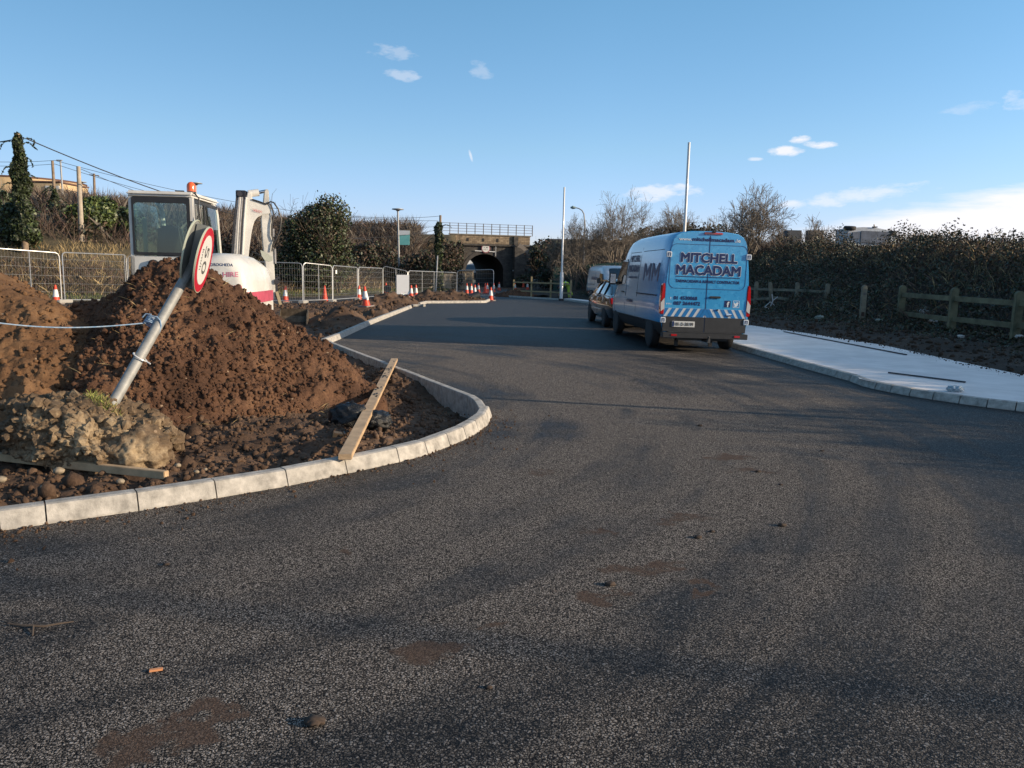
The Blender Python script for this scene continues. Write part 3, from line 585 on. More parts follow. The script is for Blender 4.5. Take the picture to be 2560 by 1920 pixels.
# ---------------- terrain right: bank behind the pavement ----------------
def z_right(X, Y):
    b = Xb(Y); u = X - b; crest = 15.3 + 1.0 * sstep(20, 8, Y); t = np.clip((u - 3.0) / np.maximum(crest - b - 3.0, 1), 0, 1)
    z = np.interp(u, [-.5, 0, .3, 2.2, 3.0], [-.25, .06, .12, .22, .32]) + (np.interp(Y, [-10, 5, 18, 22, 26, 33, 40, 60], [2.3, 2.5, 2.45, 2.0, 2.0, 2.55, 2.6, 2.1])) * (t * t * (3 - 2 * t))
    Z = z + (.10 * fbm(X, Y, .9, 3, 71) + .05 * fbm(X, Y, 4, 3, 75)) * sstep(.1, .8, u) + .45 * fbm(X, Y, .22, 2, 77) * sstep(4, 9, u) + .22 * fbm(X, Y, .9, 2, 79) * sstep(4, 8, u)
    return Z
xs = np.arange(1.0, 62, .2); ys = np.arange(-14, 52.5, .2); X, Y = np.meshgrid(xs, ys, indexing='ij'); u = X - Xb(Y)
o = grid_obj('bank', xs, ys, z_right(X, Y), EARTH, (u > -.06)); o['kind'] = 'structure'
def zr(x, y): return float(z_right(np.array([x]), np.array([y]))[0])
# ground beyond the site, towards the bridge
xs = np.arange(-1.6, 62, .5); ys = np.arange(50, 120, .5); X, Y = np.meshgrid(xs, ys, indexing='ij')
def z_far(X, Y):
    e = np.interp(X, [p[0] for p in [(0, 0)]], [0]) if False else 0
    rb = np.interp(Y, [p[1] for p in Rb], [p[0] for p in Rb]); u = X - rb
    z = np.interp(u, [-.5, 0, 1.5, 5, 10, 18], [-.15, -.02, .05, .5, 1.6, 2.4]) + .15 * fbm(X, Y, .3, 3, 81)
    emb = np.interp(Y, [70, 73, 83, 86], [0, 0, 5.0, 5.3]) * sstep(.6, 2.2, X - 1.2 + (86 - Y) * .02); z = np.maximum(z, np.where(X > 1.5, emb, 0)); 
    zr_ = z_right(X, np.minimum(Y, 52)); w = sstep(58, 50, Y); return z * (1 - w) + np.where(X > Xb(np.minimum(Y, 52)), zr_, z) * w
rb_ = np.interp(Y, [p[1] for p in Rb], [p[0] for p in Rb]); o = grid_obj('field', xs, ys, z_far(X, Y), EARTH, X > rb_ - .4); o['kind'] = 'structure'
def zf(x, y): return float(z_far(np.array([x]), np.array([y]))[0])
# ---------------- vegetation ----------------
BARK = mat('pale_bark', (.17, .145, .12), .9, var=.3, vscale=3)
BARK2 = mat('brown_bark', (.095, .070, .052), .9, var=.3, vscale=3)
TWIG = mat('bramble_stems', (.085, .055, .045), .9, island=.45)
DRY = mat('dry_grass', (.30, .225, .115), .9, island=.4)
GRASS = mat('green_grass', (.095, .12, .032), .9, island=.4)
LEAF_D = mat('dark_leaves', (.032, .043, .021), .55, island=.6, spec=.5)
LEAF_M = mat('green_leaves', (.055, .078, .026), .5, island=.5, spec=.5)
LEAF_Y = mat('bright_leaves', (.10, .135, .035), .5, island=.4)
LEAF_B = mat('brown_leaves', (.085, .060, .038), .8, island=.5)

def surf_pts(n, x0, x1, y0, y1, zf_, w=None, seed=1):
    rg = np.random.RandomState(seed); X = rg.uniform(x0, x1, n); Y = rg.uniform(y0, y1, n)
    if w is not None: k = rg.rand(n) < w(X, Y); X, Y = X[k], Y[k]
    return X, Y, zf_(X, Y)
def P3(X, Y, Z): return np.stack([X, Y, Z], 1)

# left: verge grass, dry grass, bramble thicket, all rooted on the hillside
X, Y, Z = surf_pts(110000, -40, -4.5, 20, 75, z_left, lambda x, y: (left_d(x, y) > 0) & (left_d(x, y) < 3.2), 1)
g_ = nr.rand(len(X)) < .35 * np.clip(left_d(X, Y), 0, 2.5) / 2
tag(blades('verge_grass', P3(X, Y, Z), .16, .03, [GRASS, DRY], lean=.5, midx=g_.astype(int)), 'short rough grass on the verge of the old road', 'grass', kind='stuff')
def dry_w(x, y):
    d = left_d(x, y); n = fbm(x, y, .35, 3, 91); return ((d > np.where(x < -13, 5.0, 2.4)) & (d < 8.6) & (n > -.35 + .02 * d)) * np.where(x < -13, 1.0, .5) * np.where(d > 5, np.where(x < -13, 1.0, .15), 1)
X, Y, Z = surf_pts(120000, -45, -4.5, 22, 75, z_left, dry_w, 2)
tag(blades('dry_grass', P3(X, Y, Z), .38, .022, DRY, lean=.4), 'long straw-coloured dry grass on the slope below the bushes', 'grass', kind='stuff')
# low bramble hedge between verge and slope
def hedge_w(x, y):
    d = left_d(x, y); n = fbm(x, y, .5, 3, 93); return (d > 1.7) & (d < 5.6) & (n > -.5)
X, Y, Z = surf_pts(230000, -45, -5.5, 22, 78, z_left, hedge_w, 3)
tag(blades('bramble_thicket', P3(X, Y, Z), .70, .022, [TWIG, LEAF_B, DRY], lean=.8, midx=nr.choice(3, len(X), p=[.45, .25, .30])), 'brown leafless brambles along the foot of the slope', 'brambles', kind='stuff')
# upper thicket of reddish bare stems
def up_w(x, y):
    d = left_d(x, y); n = fbm(x, y, .25, 3, 95); return (d > 8.2) & (d < 24) & (n > -.25) & ((x / y > -.57) | (d < 11.5))
X, Y, Z = surf_pts(52000, -62, -14, 22, 70, z_left, up_w, 4)
tag(blades('bare_thicket', P3(X, Y, Z), 1.7, .035, [TWIG, BARK2, BARK], lean=.45, midx=nr.choice(3, len(X), p=[.6, .3, .1])), 'dense reddish bare scrub on the top of the left slope', 'scrub', kind='stuff')
# railway embankment scrub
def em_w(x, y):
    d = left_d(x, y); n = fbm(x, y, .2, 3, 97); return (d > 4.0) & (y > 50) & (n > -.5)
X, Y, Z = surf_pts(70000, -34, -6, 50, 84, z_left, em_w, 5)
tag(blades('bare_thicket', P3(X, Y, Z), 1.9, .05, [TWIG, BARK, LEAF_B], lean=.6, midx=nr.choice(3, len(X), p=[.4, .45, .15])), 'grey-brown bare scrub covering the railway embankment', 'scrub', kind='stuff')

def bush(name, c, rx, ry, h, n, m, label, size=.1, cat='bush', group=None, seed=1, lobes=9, bm_=None, twigs=0, z0=0.0, midp=None, split=True):
    """crown of leaf clumps round many offset lobes, with woody stems"""
    rg = np.random.RandomState(seed); rt = empty(name, c, label, cat, group)
    L = [(0, 0, h * .45, .75)] + [(rg.uniform(-.6, .6), rg.uniform(-.6, .6), h * rg.uniform(.2, .88), rg.uniform(.25, .55)) for _ in range(lobes)]
    pts = []; nn = []
    for (lx, ly, lz, ls) in L:
        k = int(n * ls ** 2 / sum(q[3] ** 2 for q in L)); d = rg.normal(size=(k, 3)); d /= np.linalg.norm(d, axis=1, keepdims=True); rr = rg.uniform(.6, 1.12, (k, 1)) + (rg.rand(k, 1) < .06) * rg.uniform(0, .35, (k, 1)) * (1 + .18 * np.sin(d[:, :1] * 9 + lx * 7) * np.cos(d[:, 1:2] * 8 + ly * 5))
        p = d * rr * ls * np.array([[rx, ry, h * .55]]) + np.array([[lx * rx * (1.1 - lz / h * .6), ly * ry * (1.1 - lz / h * .6), lz]]); pts.append(p); nn.append(d)
    p = np.concatenate(pts); nn = np.concatenate(nn); k = p[:, 2] > z0; p, nn = p[k], nn[k]
    mi = None if midp is None else rg.choice(len(midp), len(p), p=midp)
    leaves('crown', p, size, m, rt, N=nn * .5, midx=mi)
    segs = []; r_ = random.Random(seed)
    for _ in range(5): grow(r_, (r_.uniform(-.2, .2) * rx, r_.uniform(-.2, .2) * ry, -.2), (r_.uniform(-.5, .5), r_.uniform(-.5, .5), 1), h * .5, .05, 1, segs, 3 + (1 if twigs else 0), .5, .15, .006)
    V, F = prisms3(segs); nmesh('trunk', V, F, bm_ or BARK2, rt, smooth=True); return rt
c = Vector((-11.9, 47.0, zl(-11.9, 47)))
bush('ivy_clad_tree', c, 2.5, 2.2, 5.1, 42000, [LEAF_D, LEAF_M, LEAF_B], 'big round evergreen tree smothered in ivy behind the mesh fences', .085, 'tree', seed=4, lobes=22, twigs=1, midp=[.5, .3, .2])
# ivy clad telephone pole on the far left: column of ivy over a spreading ivy base
def ivy_pole(name, px, ytop, ybase, dist, r0, label, n, rtop=.22, base=None, seed=3, ivh=1.0, rp=.15):
    b = D(px, ybase, dist); t = D(px, ytop, dist); h = t.z - b.z; rt = empty(name, b, label, 'utility pole'); rg = np.random.RandomState(seed)
    mb = MB(); mb.tube([(0, 0, -.5), (0, 0, h)], [rp, rp * .75], 10); mb.build('pole', WOODP, rt)
    H0 = h; h = h * ivh; z = rg.rand(n) ** 1.1 * h; a = rg.rand(n) * 6.283; rr = np.interp(z / h, [0, .3, .4, .7, .93, 1], [r0 * 1.5, r0 * 1.15, r0, r0 * .85, rtop, rtop * .35]) * (1 + .28 * np.sin(z * 2.3 + a * 2) + .2 * np.sin(z * 5.1 + a)) * rg.uniform(.75, 1.12, n)
    nn = np.stack([np.cos(a), np.sin(a), np.zeros(n)], 1); p = np.stack([np.cos(a) * rr, np.sin(a) * rr, z], 1)
    leaves('ivy', p, .10, [LEAF_D, LEAF_M], rt, N=nn * .6, midx=(rg.rand(n) < .3).astype(int))
    sp = []; 
    for k in range(13):
        z1 = rg.uniform(.35, 1.0) * h; a1 = rg.rand() * 6.28; r1 = np.interp(z1 / h, [0, .4, .93, 1], [r0, r0, rtop, rtop * .4]); q = Vector((math.cos(a1) * r1, math.sin(a1) * r1, z1)); dd_ = Vector((math.cos(a1), math.sin(a1), .5)); pts = []
        for s in range(14): q = q + dd_ * .06; dd_ = (dd_ + Vector((rg.normal() * .3, rg.normal() * .3, -.16))).normalized(); pts.append(q.copy())
        sp += [list(x) for x in pts for _ in (0, 1)]
    leaves('loose_shoots', np.array(sp), .06, LEAF_D, rt)['kind'] = 'stuff'; return rt
WOODP = mat('weathered_pole_wood', (.23, .17, .12), .85, var=.3, vscale=5)
ivy_pole('ivy_clad_pole', 62, 335, 600, 38, .31, 'tall utility pole thickly wrapped in dark ivy, at the far left', 9000, .17)
ivy_pole('ivy_clad_pole', 140, 402, 545, 47, .20, 'thin utility pole with ivy only round its lower part', 2200, .02, ivh=.55, rp=.10)
c = D(48, 560, 39); c.z = zl(c.x, c.y) - .2; bush('ivy_bush', c, 1.0, 1.2, 2.3, 9000, [LEAF_D, LEAF_M], 'wide mound of dark ivy at the foot of the ivy-clad pole', .09, seed=6, midp=[.6, .4])
c = D(-60, 560, 42); c.z = zl(c.x, c.y); bush('ivy_bush', c, 2.2, 2.0, 1.6, 7000, [LEAF_D, LEAF_M], 'dark ivy bush cut by the left edge of the view', .13, seed=26, midp=[.7, .3])
c = D(238, 600, 44); c.z = zl(c.x, c.y) ; bush('evergreen_bush', c, 1.5, 1.2, 1.9, 7000, [LEAF_M, LEAF_Y], 'bright green rounded bush on the slope left of the excavator cab', .11, seed=8, midp=[.5, .5])
c = D(318, 600, 45); c.z = zl(c.x, c.y); bush('evergreen_bush', c, 1.1, 1.0, 1.8, 3600, [LEAF_M, LEAF_D], 'small green bush half hidden by the excavator cab', .11, seed=9, midp=[.6, .4])
def dk_w(x, y):
    d = left_d(x, y); n = fbm(x, y, .3, 3, 99); return (d > 7.2) & (d < 14) & (n > -.12) & (x < -13)
X, Y, Z = surf_pts(60000, -45, -13, 22, 50, z_left, dk_w, 6)
Z = Z + nr.rand(len(X)) * 1.0; tag(leaves('ivy_ground_cover', P3(X, Y, Z), .10, [LEAF_D, LEAF_B], midx=(nr.rand(len(X)) < .35).astype(int)), 'dark leafy undergrowth across the middle of the left slope', 'undergrowth', kind='stuff')
for i, (px, y_, h, rx, lab) in enumerate([(905, 58, 2.6, 1.7, 'grey scrubby bush just right of the ivy-clad tree'), (960, 62, 3.0, 2.0, 'tangled bare bush on the embankment left of the lamp post'), (1042, 60, 2.9, 2.2, 'dark rounded bush on the embankment right of the lamp post'), (1118, 68, 3.6, 1.5, 'ivy-covered bush against the left end of the bridge'), (1142, 75, 3.4, .8, 'narrow dark bush beside the stone bridge parapet')]):
    c = D(px, 640, y_); c.z = zl(c.x, c.y); bush('scrub_bush', c, rx, 1.6, h, 3800, [LEAF_D, TWIG, LEAF_B], lab, .12, group='bushes on the railway embankment', seed=30 + i, midp=[.45, .3, .25], twigs=1)

# bare trees
def bare_tree(name, px, dist, ytop, label, spread, stems, lev, base_z, seed, r0=.075, m=None, lean=.28, cat='tree', group='bare winter trees behind the vans', keep=1.0):
    b = D(px, 600, dist); b.z = base_z(b.x, b.y) - .05; t = D(px, ytop, dist); h = t.z - b.z; rt = empty(name, b, label, cat, group); r_ = random.Random(seed)
    segs = []; trunk = []
    for s in range(stems):
        a = 2 * math.pi * s / max(1, stems) + r_.uniform(-.5, .5); d = Vector((math.cos(a) * lean * spread, math.sin(a) * lean * spread, 1)); sg = []
        grow(r_, (math.cos(a) * .08, math.sin(a) * .08, 0), d, h * r_.uniform(.26, .34), r0 * r_.uniform(.7, 1.1), 0, sg, lev, .74, .05, .0075, .14); trunk += sg[:3]; segs += sg[3:]
    zs = max(s[1][2] for s in segs); k = h / zs; wd = max(abs(s[1][0]) for s in segs); kx = min(2.6, max(.8, spread * h * .52 / wd))
    def sc(S): return [((a[0] * kx, a[1] * kx, a[2] * k), (c[0] * kx, c[1] * kx, c[2] * k), ra, rb) for a, c, ra, rb in S]
    V, F = prisms3(sc(trunk)); nmesh('trunk', V, F, m or BARK, rt); V, F = prisms3(sc(segs)); nmesh('crown', V, F, m or BARK, rt); return rt
zrf = lambda x, y: zr(x, y) if y < 52 else zf(x, y)
bare_tree('bare_tree', 1538, 57, 462, 'tall rounded bare tree rising above the small white van', 1.0, 6, 5, zrf, 2, .09)
bare_tree('bare_tree', 1872, 44, 440, 'tallest bare tree, fine upward twigs, just right of the blue van', .95, 6, 5, zrf, 5, .08)
bare_tree('bare_tree', 1702, 62, 498, 'bare tree directly behind the white pole above the blue van', 1.0, 5, 5, zrf, 7, .07)
bare_tree('bare_tree', 1440, 56, 530, 'bare tree at the left end of the row, under the curved street lamp', .9, 5, 5, zrf, 8, .07)
bare_tree('bare_tree', 1480, 64, 560, 'low bare tree behind the green palisade fence', 1.2, 5, 5, zrf, 12, .07)
bare_tree('bare_tree', 1625, 66, 530, 'low bare tree between the two tall ones, above the van roof', 1.2, 5, 5, zrf, 13, .07)
bare_tree('bare_tree', 1795, 58, 530, 'slim bare tree filling the gap over the blue van roof', 1.1, 5, 5, zrf, 14, .07)
bare_tree('bare_tree', 1955, 52, 560, 'low spreading bare tree at the right foot of the tallest tree', 1.1, 5, 5, zrf, 15, .06)
bare_tree('bare_tree', 2038, 48, 532, 'small fan-shaped bare tree left of the overturned car', 1.0, 5, 4, zrf, 16, .05)
for i, (px, dy, yt, lab) in enumerate([(2110, 46, 575, 'left of'), (2205, 46, 566, 'directly behind'), (2262, 44, 563, 'just right of'), (2315, 42, 570, 'well to the right of')]):
    bare_tree('bare_shrub', px, dy, yt, 'low grey twiggy shrub on the bank top %s the overturned car' % lab, 1.3, 8, 3, zrf, 40 + i, .03, None, .5, 'shrub', 'twiggy shrubs on the bank top')
bare_tree('bare_tree', 845, 47, 500, 'thin bare tree poking out of the right side of the ivy-clad tree', .5, 3, 4, lambda x, y: zl(x, y), 50, .04, BARK2, group='bare saplings by the old road')
bare_tree('bare_tree', 735, 47, 472, 'thin bare tree poking out of the left side of the ivy-clad tree', .6, 4, 4, lambda x, y: zl(x, y), 51, .04, BARK2, group='bare saplings by the old road')
bare_tree('bare_tree', 1030, 76, 548, 'sparse bare tree on the embankment beside the teal banner', 1.2, 4, 4, lambda x, y: zl(x, y), 52, .05, group='bare saplings by the old road')
for i, (px, yt) in enumerate([(245, 478), (290, 482), (340, 478), (205, 500)]):
    bare_tree('bare_shrub', px, 50 + i, yt, ['bare shrub on the skyline left of the cab', 'bare shrub on the skyline close to the cab', 'bare shrub on the skyline behind the cab corner', 'bare shrub on the skyline by the bleached pole'][i], 1.2, 6, 4, lambda x, y: zl(x, y), 60 + i, .03, BARK2, .5, 'shrub', 'shrubs on the left skyline')
# dark evergreen bushes between bridge and trees
for i, (px, y_, h, rx, lab) in enumerate([(1372, 72, 4.0, 2.6, 'dark leafy bush on the slope right of the bridge railing'), (1420, 66, 4.2, 2.6, 'dark evergreen bush behind the nearer white pole'), (1325, 80, 1.6, 1.6, 'dark bush at the right end of the bridge parapet'), (1640, 70, 4.2, 4.5, 'broad dark hedge behind the small white van'), (1760, 62, 3.6, 4.5, 'broad dark hedge hidden mostly by the blue van')]):
    c = D(px, 640, y_); c.z = zf(c.x, c.y) - .2; bush('dark_bush', c, rx, 2.0, h, 6000, [LEAF_D, TWIG], lab, .14, group='dark bushes right of the bridge', seed=70 + i, midp=[.7, .3], twigs=1)
# right bank: bramble leaves, twigs and dry grass, all on the bank
def rb_w(x, y):
    u = x - Xb(y); return (u > 1.6) & (x < 22) & (np.random.RandomState(4).rand(len(x)) < np.clip((u - 1.5) / 1.6, 0.06, 1))
X, Y, Z = surf_pts(240000, 4, 22, 3, 52, z_right, rb_w, 7)
Z = Z + (nr.rand(len(X)) * .28 + nr.rand(len(X)) ** .4 * np.clip(fbm(X, Y, .75, 3, 57) - .02, 0, 1) * 1.5) * np.clip((X - Xb(Y) - 2.5) / 2, .02, 1)
tag(leaves('bramble_cover', P3(X, Y, Z), .045, [LEAF_D, LEAF_B], midx=(nr.rand(len(X)) < np.where(X > 13.6, .55, .3)).astype(int), up=.2), 'dark bramble leaves covering the right-hand bank', 'brambles', kind='stuff')
X, Y, Z = surf_pts(42000, 4, 22, 3, 52, z_right, lambda x, y: (x - Xb(y) > 3.4) & (x < 22), 8)
tag(blades('bramble_stems', P3(X, Y, Z), .5, .014, [TWIG, BARK2, DRY], lean=.8, midx=nr.choice(3, len(X), p=[.6, .25, .15])), 'tangled bare bramble stems on the right-hand bank', 'brambles', kind='stuff')
X, Y, Z = surf_pts(80000, 10, 24, 5, 50, z_right, lambda x, y: (x > 13.2) & (fbm(x, y, .4, 3, 55) > -.25), 9)
tag(blades('dry_grass', P3(X, Y, Z), .34 * (1 + .3 * (nr.rand(len(X), 1) < .08)), .016, [DRY, TWIG], lean=.6, midx=(nr.rand(len(X)) < .45).astype(int)), 'dry grass and stalks along the crest of the right-hand bank', 'grass', kind='stuff')
X, Y, Z = surf_pts(30000, 2, 40, 44, 70, z_far, lambda x, y: (x > 4.5 + (60 - y) * .1) & (y > 52), 10)
tag(blades('bare_thicket', P3(X, Y, Z), 1.9, .05, [TWIG, BARK2, BARK], lean=.5, midx=nr.choice(3, len(X), p=[.4, .4, .2])), 'bare undergrowth between the trees behind the vans', 'scrub', kind='stuff')
X, Y, Z = surf_pts(22000, 5, 30, 44, 52, z_right, lambda x, y: (x - Xb(y) > 5), 11)
tag(blades('bare_thicket', P3(X, Y, Z), 1.3, .04, [TWIG, BARK2, BARK], lean=.5, midx=nr.choice(3, len(X), p=[.4, .4, .2])), 'bare undergrowth on the far end of the right-hand bank', 'scrub', kind='stuff')

xs = np.arange(5.0, 14, .06); ys = np.arange(9, 34, .06); X, Y = np.meshgrid(xs, ys, indexing='ij'); u = X - Xb(Y)
V2, F2 = scatter_clods(xs, ys, z_right(X, Y), (u > .12) & (u < 3.6), 9000, .012, .07, 91); tag(nmesh('loose_clods', V2, F2, EARTH, smooth=True), 'loose clods and stones along the back edge of the pavement', 'soil', kind='stuff')

rs_ = np.random.RandomState(12); n_ = 900; Yc = rs_.uniform(10, 33, n_); Xc = Xb(Yc) - np.abs(rs_.normal(0, .16, n_)); S_ = .004 * (7 ** (rs_.rand(n_) ** 2.5)); V2, F2 = clod_mesh(np.stack([Xc, Yc, .1 + S_ * .4], 1), S_, 4); tag(nmesh('soil_crumbs', V2, F2, EARTH, smooth=False), 'crumbs of soil spilt along the back of the pavement', 'soil', kind='stuff')
jp = [(p.x, p.y) for p in joints]; P_ = []
for _ in range(1500):
    k = rs_.randint(2, len(jp) - 1); t = rs_.rand(); a, b = np.array(jp[k]), np.array(jp[k - 1]); p = a * t + b * (1 - t); nv = np.array([(a - b)[1], -(a - b)[0]]); nv = nv / (np.linalg.norm(nv) + 1e-6); P_.append(p + nv * abs(rs_.normal(0, .35)) * rs_.rand())
P_ = np.array(P_); S_ = .0022 * (6 ** (rs_.rand(len(P_)) ** 3)); V2, F2 = clod_mesh(np.stack([P_[:, 0], P_[:, 1], S_ * .4], 1), S_, 6); tag(nmesh('soil_crumbs', V2, F2, SOIL_G, smooth=False), 'fine crumbs of soil on the asphalt along the near kerb', 'soil', kind='stuff')
Xm = rs_.uniform(-5.2, -1.9, 260); Ym = rs_.uniform(7.2, 9.2, 260); Zm = np.maximum(h_main(Xm, Ym), .02) + .03
tag(blades('roots_and_straw', np.stack([Xm, Ym, Zm], 1), .13, .005, DRY, lean=2.2), 'pale roots and straw sticking out of the dark soil mound', 'roots', kind='stuff')
# ---------------- vehicle materials ----------------
RUBBER = mat('tyre_rubber', (.018, .018, .02), .8, bump=.3, bscale=60); BLACKP = mat('black_plastic', (.022, .023, .026), .5, var=.25, vscale=6)
GREYP = mat('grey_plastic', (.06, .062, .066), .5); RIM = mat('wheel_rim', (.34, .35, .36), .35, .7); CHROME = mat('chrome', (.6, .6, .62), .15, 1)
GLASSD = mat('dark_glass', (.012, .016, .020), .05, spec=.9, coat=.5); WHITEP = mat('white_paint', (.62, .63, .64), .28, coat=.4, var=.05, vscale=3)
REDL = mat('red_lens', (.42, .012, .015), .12, coat=.8); CLEARL = mat('clear_lens', (.55, .53, .52), .1, coat=.8); NAVY = mat('navy_lettering', (.006, .020, .095), .4); WHITEL = mat('white_lettering', (.62, .66, .70), .4)
PALE = mat('pale_blue_lettering', (.30, .48, .68), .4); SEAM = mat('panel_gap', (.004, .012, .03), .8); PLATE = mat('plate_white', (.60, .60, .58), .45); REDT = mat('red_lettering', (.45, .03, .05), .5)
DKPAINT = mat('black_car_paint', (.012, .014, .02), .12, coat=1.0, spec=.6); CHEVB = mat('blue_reflective', (.015, .16, .42), .3); CHEVW = mat('silver_reflective', (.50, .53, .56), .3)
def livery(dark, light):
    m = bpy.data.materials.new('blue_van_livery'); m.use_nodes = True; t = m.node_tree; N = t.nodes; b = N['Principled BSDF']; tc = N.new('ShaderNodeTexCoord'); sp = N.new('ShaderNodeSeparateXYZ'); t.links.new(tc.outputs['Object'], sp.inputs[0])
    mr = N.new('ShaderNodeMapRange'); t.links.new(sp.outputs[1], mr.inputs[0]); mr.inputs[1].default_value = .25; mr.inputs[2].default_value = 2.4
    n = N.new('ShaderNodeTexNoise'); n.inputs['Scale'].default_value = 1.3; t.links.new(tc.outputs['Object'], n.inputs['Vector'])
    col = None
    def mix(f, a, c, bt='MIX'):
        x = N.new('ShaderNodeMixRGB'); x.blend_type = bt
        for i, v in enumerate((f, a, c)):
            if isinstance(v, (int, float)): x.inputs[i].default_value = v
            elif isinstance(v, tuple): x.inputs[i].default_value = (*v, 1)
            else: t.links.new(v, x.inputs[i])
        return x.outputs[0]
    col = mix(n.outputs[0], dark, light); mp = N.new('ShaderNodeMapping'); mp.inputs['Scale'].default_value = (1, .0, 1); t.links.new(tc.outputs['Object'], mp.inputs[0])
    for sc, rad, am, c2 in ((7.5, .33, .30, (.10, .42, .72)), (13, .30, .28, (.01, .14, .38)), (4.2, .25, .22, (.13, .5, .78))):
        v = N.new('ShaderNodeTexVoronoi'); v.inputs['Scale'].default_value = sc; t.links.new(mp.outputs[0], v.inputs['Vector']); l = N.new('ShaderNodeMapRange'); t.links.new(v.outputs['Distance'], l.inputs[0])
        l.inputs[1].default_value = rad; l.inputs[2].default_value = rad * .85; l.inputs[3].default_value = 0; l.inputs[4].default_value = am; col = mix(l.outputs[0], col, c2)
    # wrap fades to bare silver-white along the side
    ax = N.new('ShaderNodeMath'); ax.operation = 'MULTIPLY'; t.links.new(mr.outputs[0], ax.inputs[0]); ax.inputs[1].default_value = 1.0
    col = mix(ax.outputs[0], col, (.50, .54, .60)); t.links.new(col, b.inputs['Base Color']); b.inputs['Roughness'].default_value = .22; b.inputs['Coat Weight'].default_value = .6; b.inputs['Coat Roughness'].default_value = .08
    return m
LIV = livery((.020, .22, .50), (.07, .38, .68))

def wheel(name, parent, c, r=.34, w=.22, side=-1):
    t = MB(); prof = [(r * .60, -w / 2), (r * .86, -w / 2), (r * .97, -w * .42), (r, -w * .3), (r, w * .3), (r * .97, w * .42), (r * .86, w / 2), (r * .60, w / 2)]
    Mx = Matrix.Rotation(R(90), 3, 'Y'); o = bpy.data.objects.new(name, None); COL.objects.link(o); o.parent = parent; o.location = c; o.empty_display_size = .1
    t.lathe(prof, n=28, M=Mx); t.build('tyre', RUBBER, o)
    q = MB(); q.lathe([(r * .62, -w * .42), (r * .62, w * .42)], n=24, M=Mx)
    q2 = MB(); s = side
    q2.lathe([(r * .6, s * w * .30), (r * .62, s * w * .46), (r * .56, s * w * .47), (r * .54, s * w * .36)], n=24, M=Mx)
    for k in range(10):
        a = 2 * math.pi * k / 10; q2.beam((s * w * .38, 0, 0), (s * w * .42, math.cos(a) * r * .57, math.sin(a) * r * .57), .045, .03, up=(1, 0, 0))
    q2.lathe([(r * .16, s * w * .36), (r * .15, s * w * .46), (.01, s * w * .47)], n=14, M=Mx); q.build('wheel_well_disc', BLACKP, o); q2.build('rim', RIM, o)
    return o
VZ = [.32, .42, .60, .66, .95, 1.03, 1.10, 1.40, 1.75, 2.10, 2.30, 2.42, 2.49, 2.52, 2.53]
VX = [.84, .95, 1.005, 1.015, 1.02, 1.015, .995, .985, .955, .905, .862, .79, .66, .40, .0]
def van_side(z, H=2.53): 
    zz = z if z < .95 else .95 + (z - .95) * (2.53 - .95) / max(.05, H - .95)
    return float(np.interp(zz, VZ, VX))
def van_shell(stations, hscale=1.0):
    secs = []
    for (y, H, wf) in stations:
        ring = []
        for s in (1, -1):
            pts = [(VX[i] * wf * s, (z if z < .95 else .95 + (z - .95) * (H - .95) / (2.53 - .95)) * hscale) for i, z in enumerate(VZ)]
            ring += pts if s == 1 else pts[::-1][1:]
        secs.append([Vector((x, y, z)) for x, z in ring])
    return secs
def cut(o, cyls):
    for (c, r, w) in cyls:
        cb = MB(); cb.lathe([(r, -w / 2), (r, w / 2)], c=c, n=36, M=Matrix.Rotation(R(90), 3, 'Y')); k = cb.build('cutter', BLACKP)
        md = o.modifiers.new('cut', 'BOOLEAN'); md.operation = 'DIFFERENCE'; md.object = k; md.solver = 'EXACT'
        dg = bpy.context.evaluated_depsgraph_get(); dg.update(); pm, pi = o.matrix_world.copy(), 0
        me = bpy.data.meshes.new_from_object(o.evaluated_get(dg)); o.modifiers.clear(); o.data = me; bpy.data.objects.remove(k)
    me.set_sharp_from_angle(angle=R(35))
def rrect(x0, x1, z0, z1, r, n=5):
    P = []
    for cx, cz, a0 in ((x1 - r, z1 - r, 0), (x0 + r, z1 - r, 90), (x0 + r, z0 + r, 180), (x1 - r, z0 + r, 270)):
        for i in range(n + 1): a = R(a0 + 90 * i / n); P.append((cx + r * math.cos(a), cz + r * math.sin(a)))
    return P
def side_panel(name, poly, m, parent, s, H=2.53, t=.008, hs=1.0):
    mb = MB(); tr = geometry.tessellate_polygon([[Vector((p[0], p[1], 0)) for p in poly]])
    inn = [(s * (van_side(z / hs, H) - .01), y, z) for y, z in poly]; out = [(s * (van_side(z / hs, H) + t), y, z) for y, z in poly]; n = len(poly)
    mb.add(out + inn, [tuple(q) for q in tr] + [tuple(n + k for k in q[::-1]) for q in tr] + [(i, (i + 1) % n, n + (i + 1) % n, n + i) for i in range(n)]); return mb.build(name, m, parent)

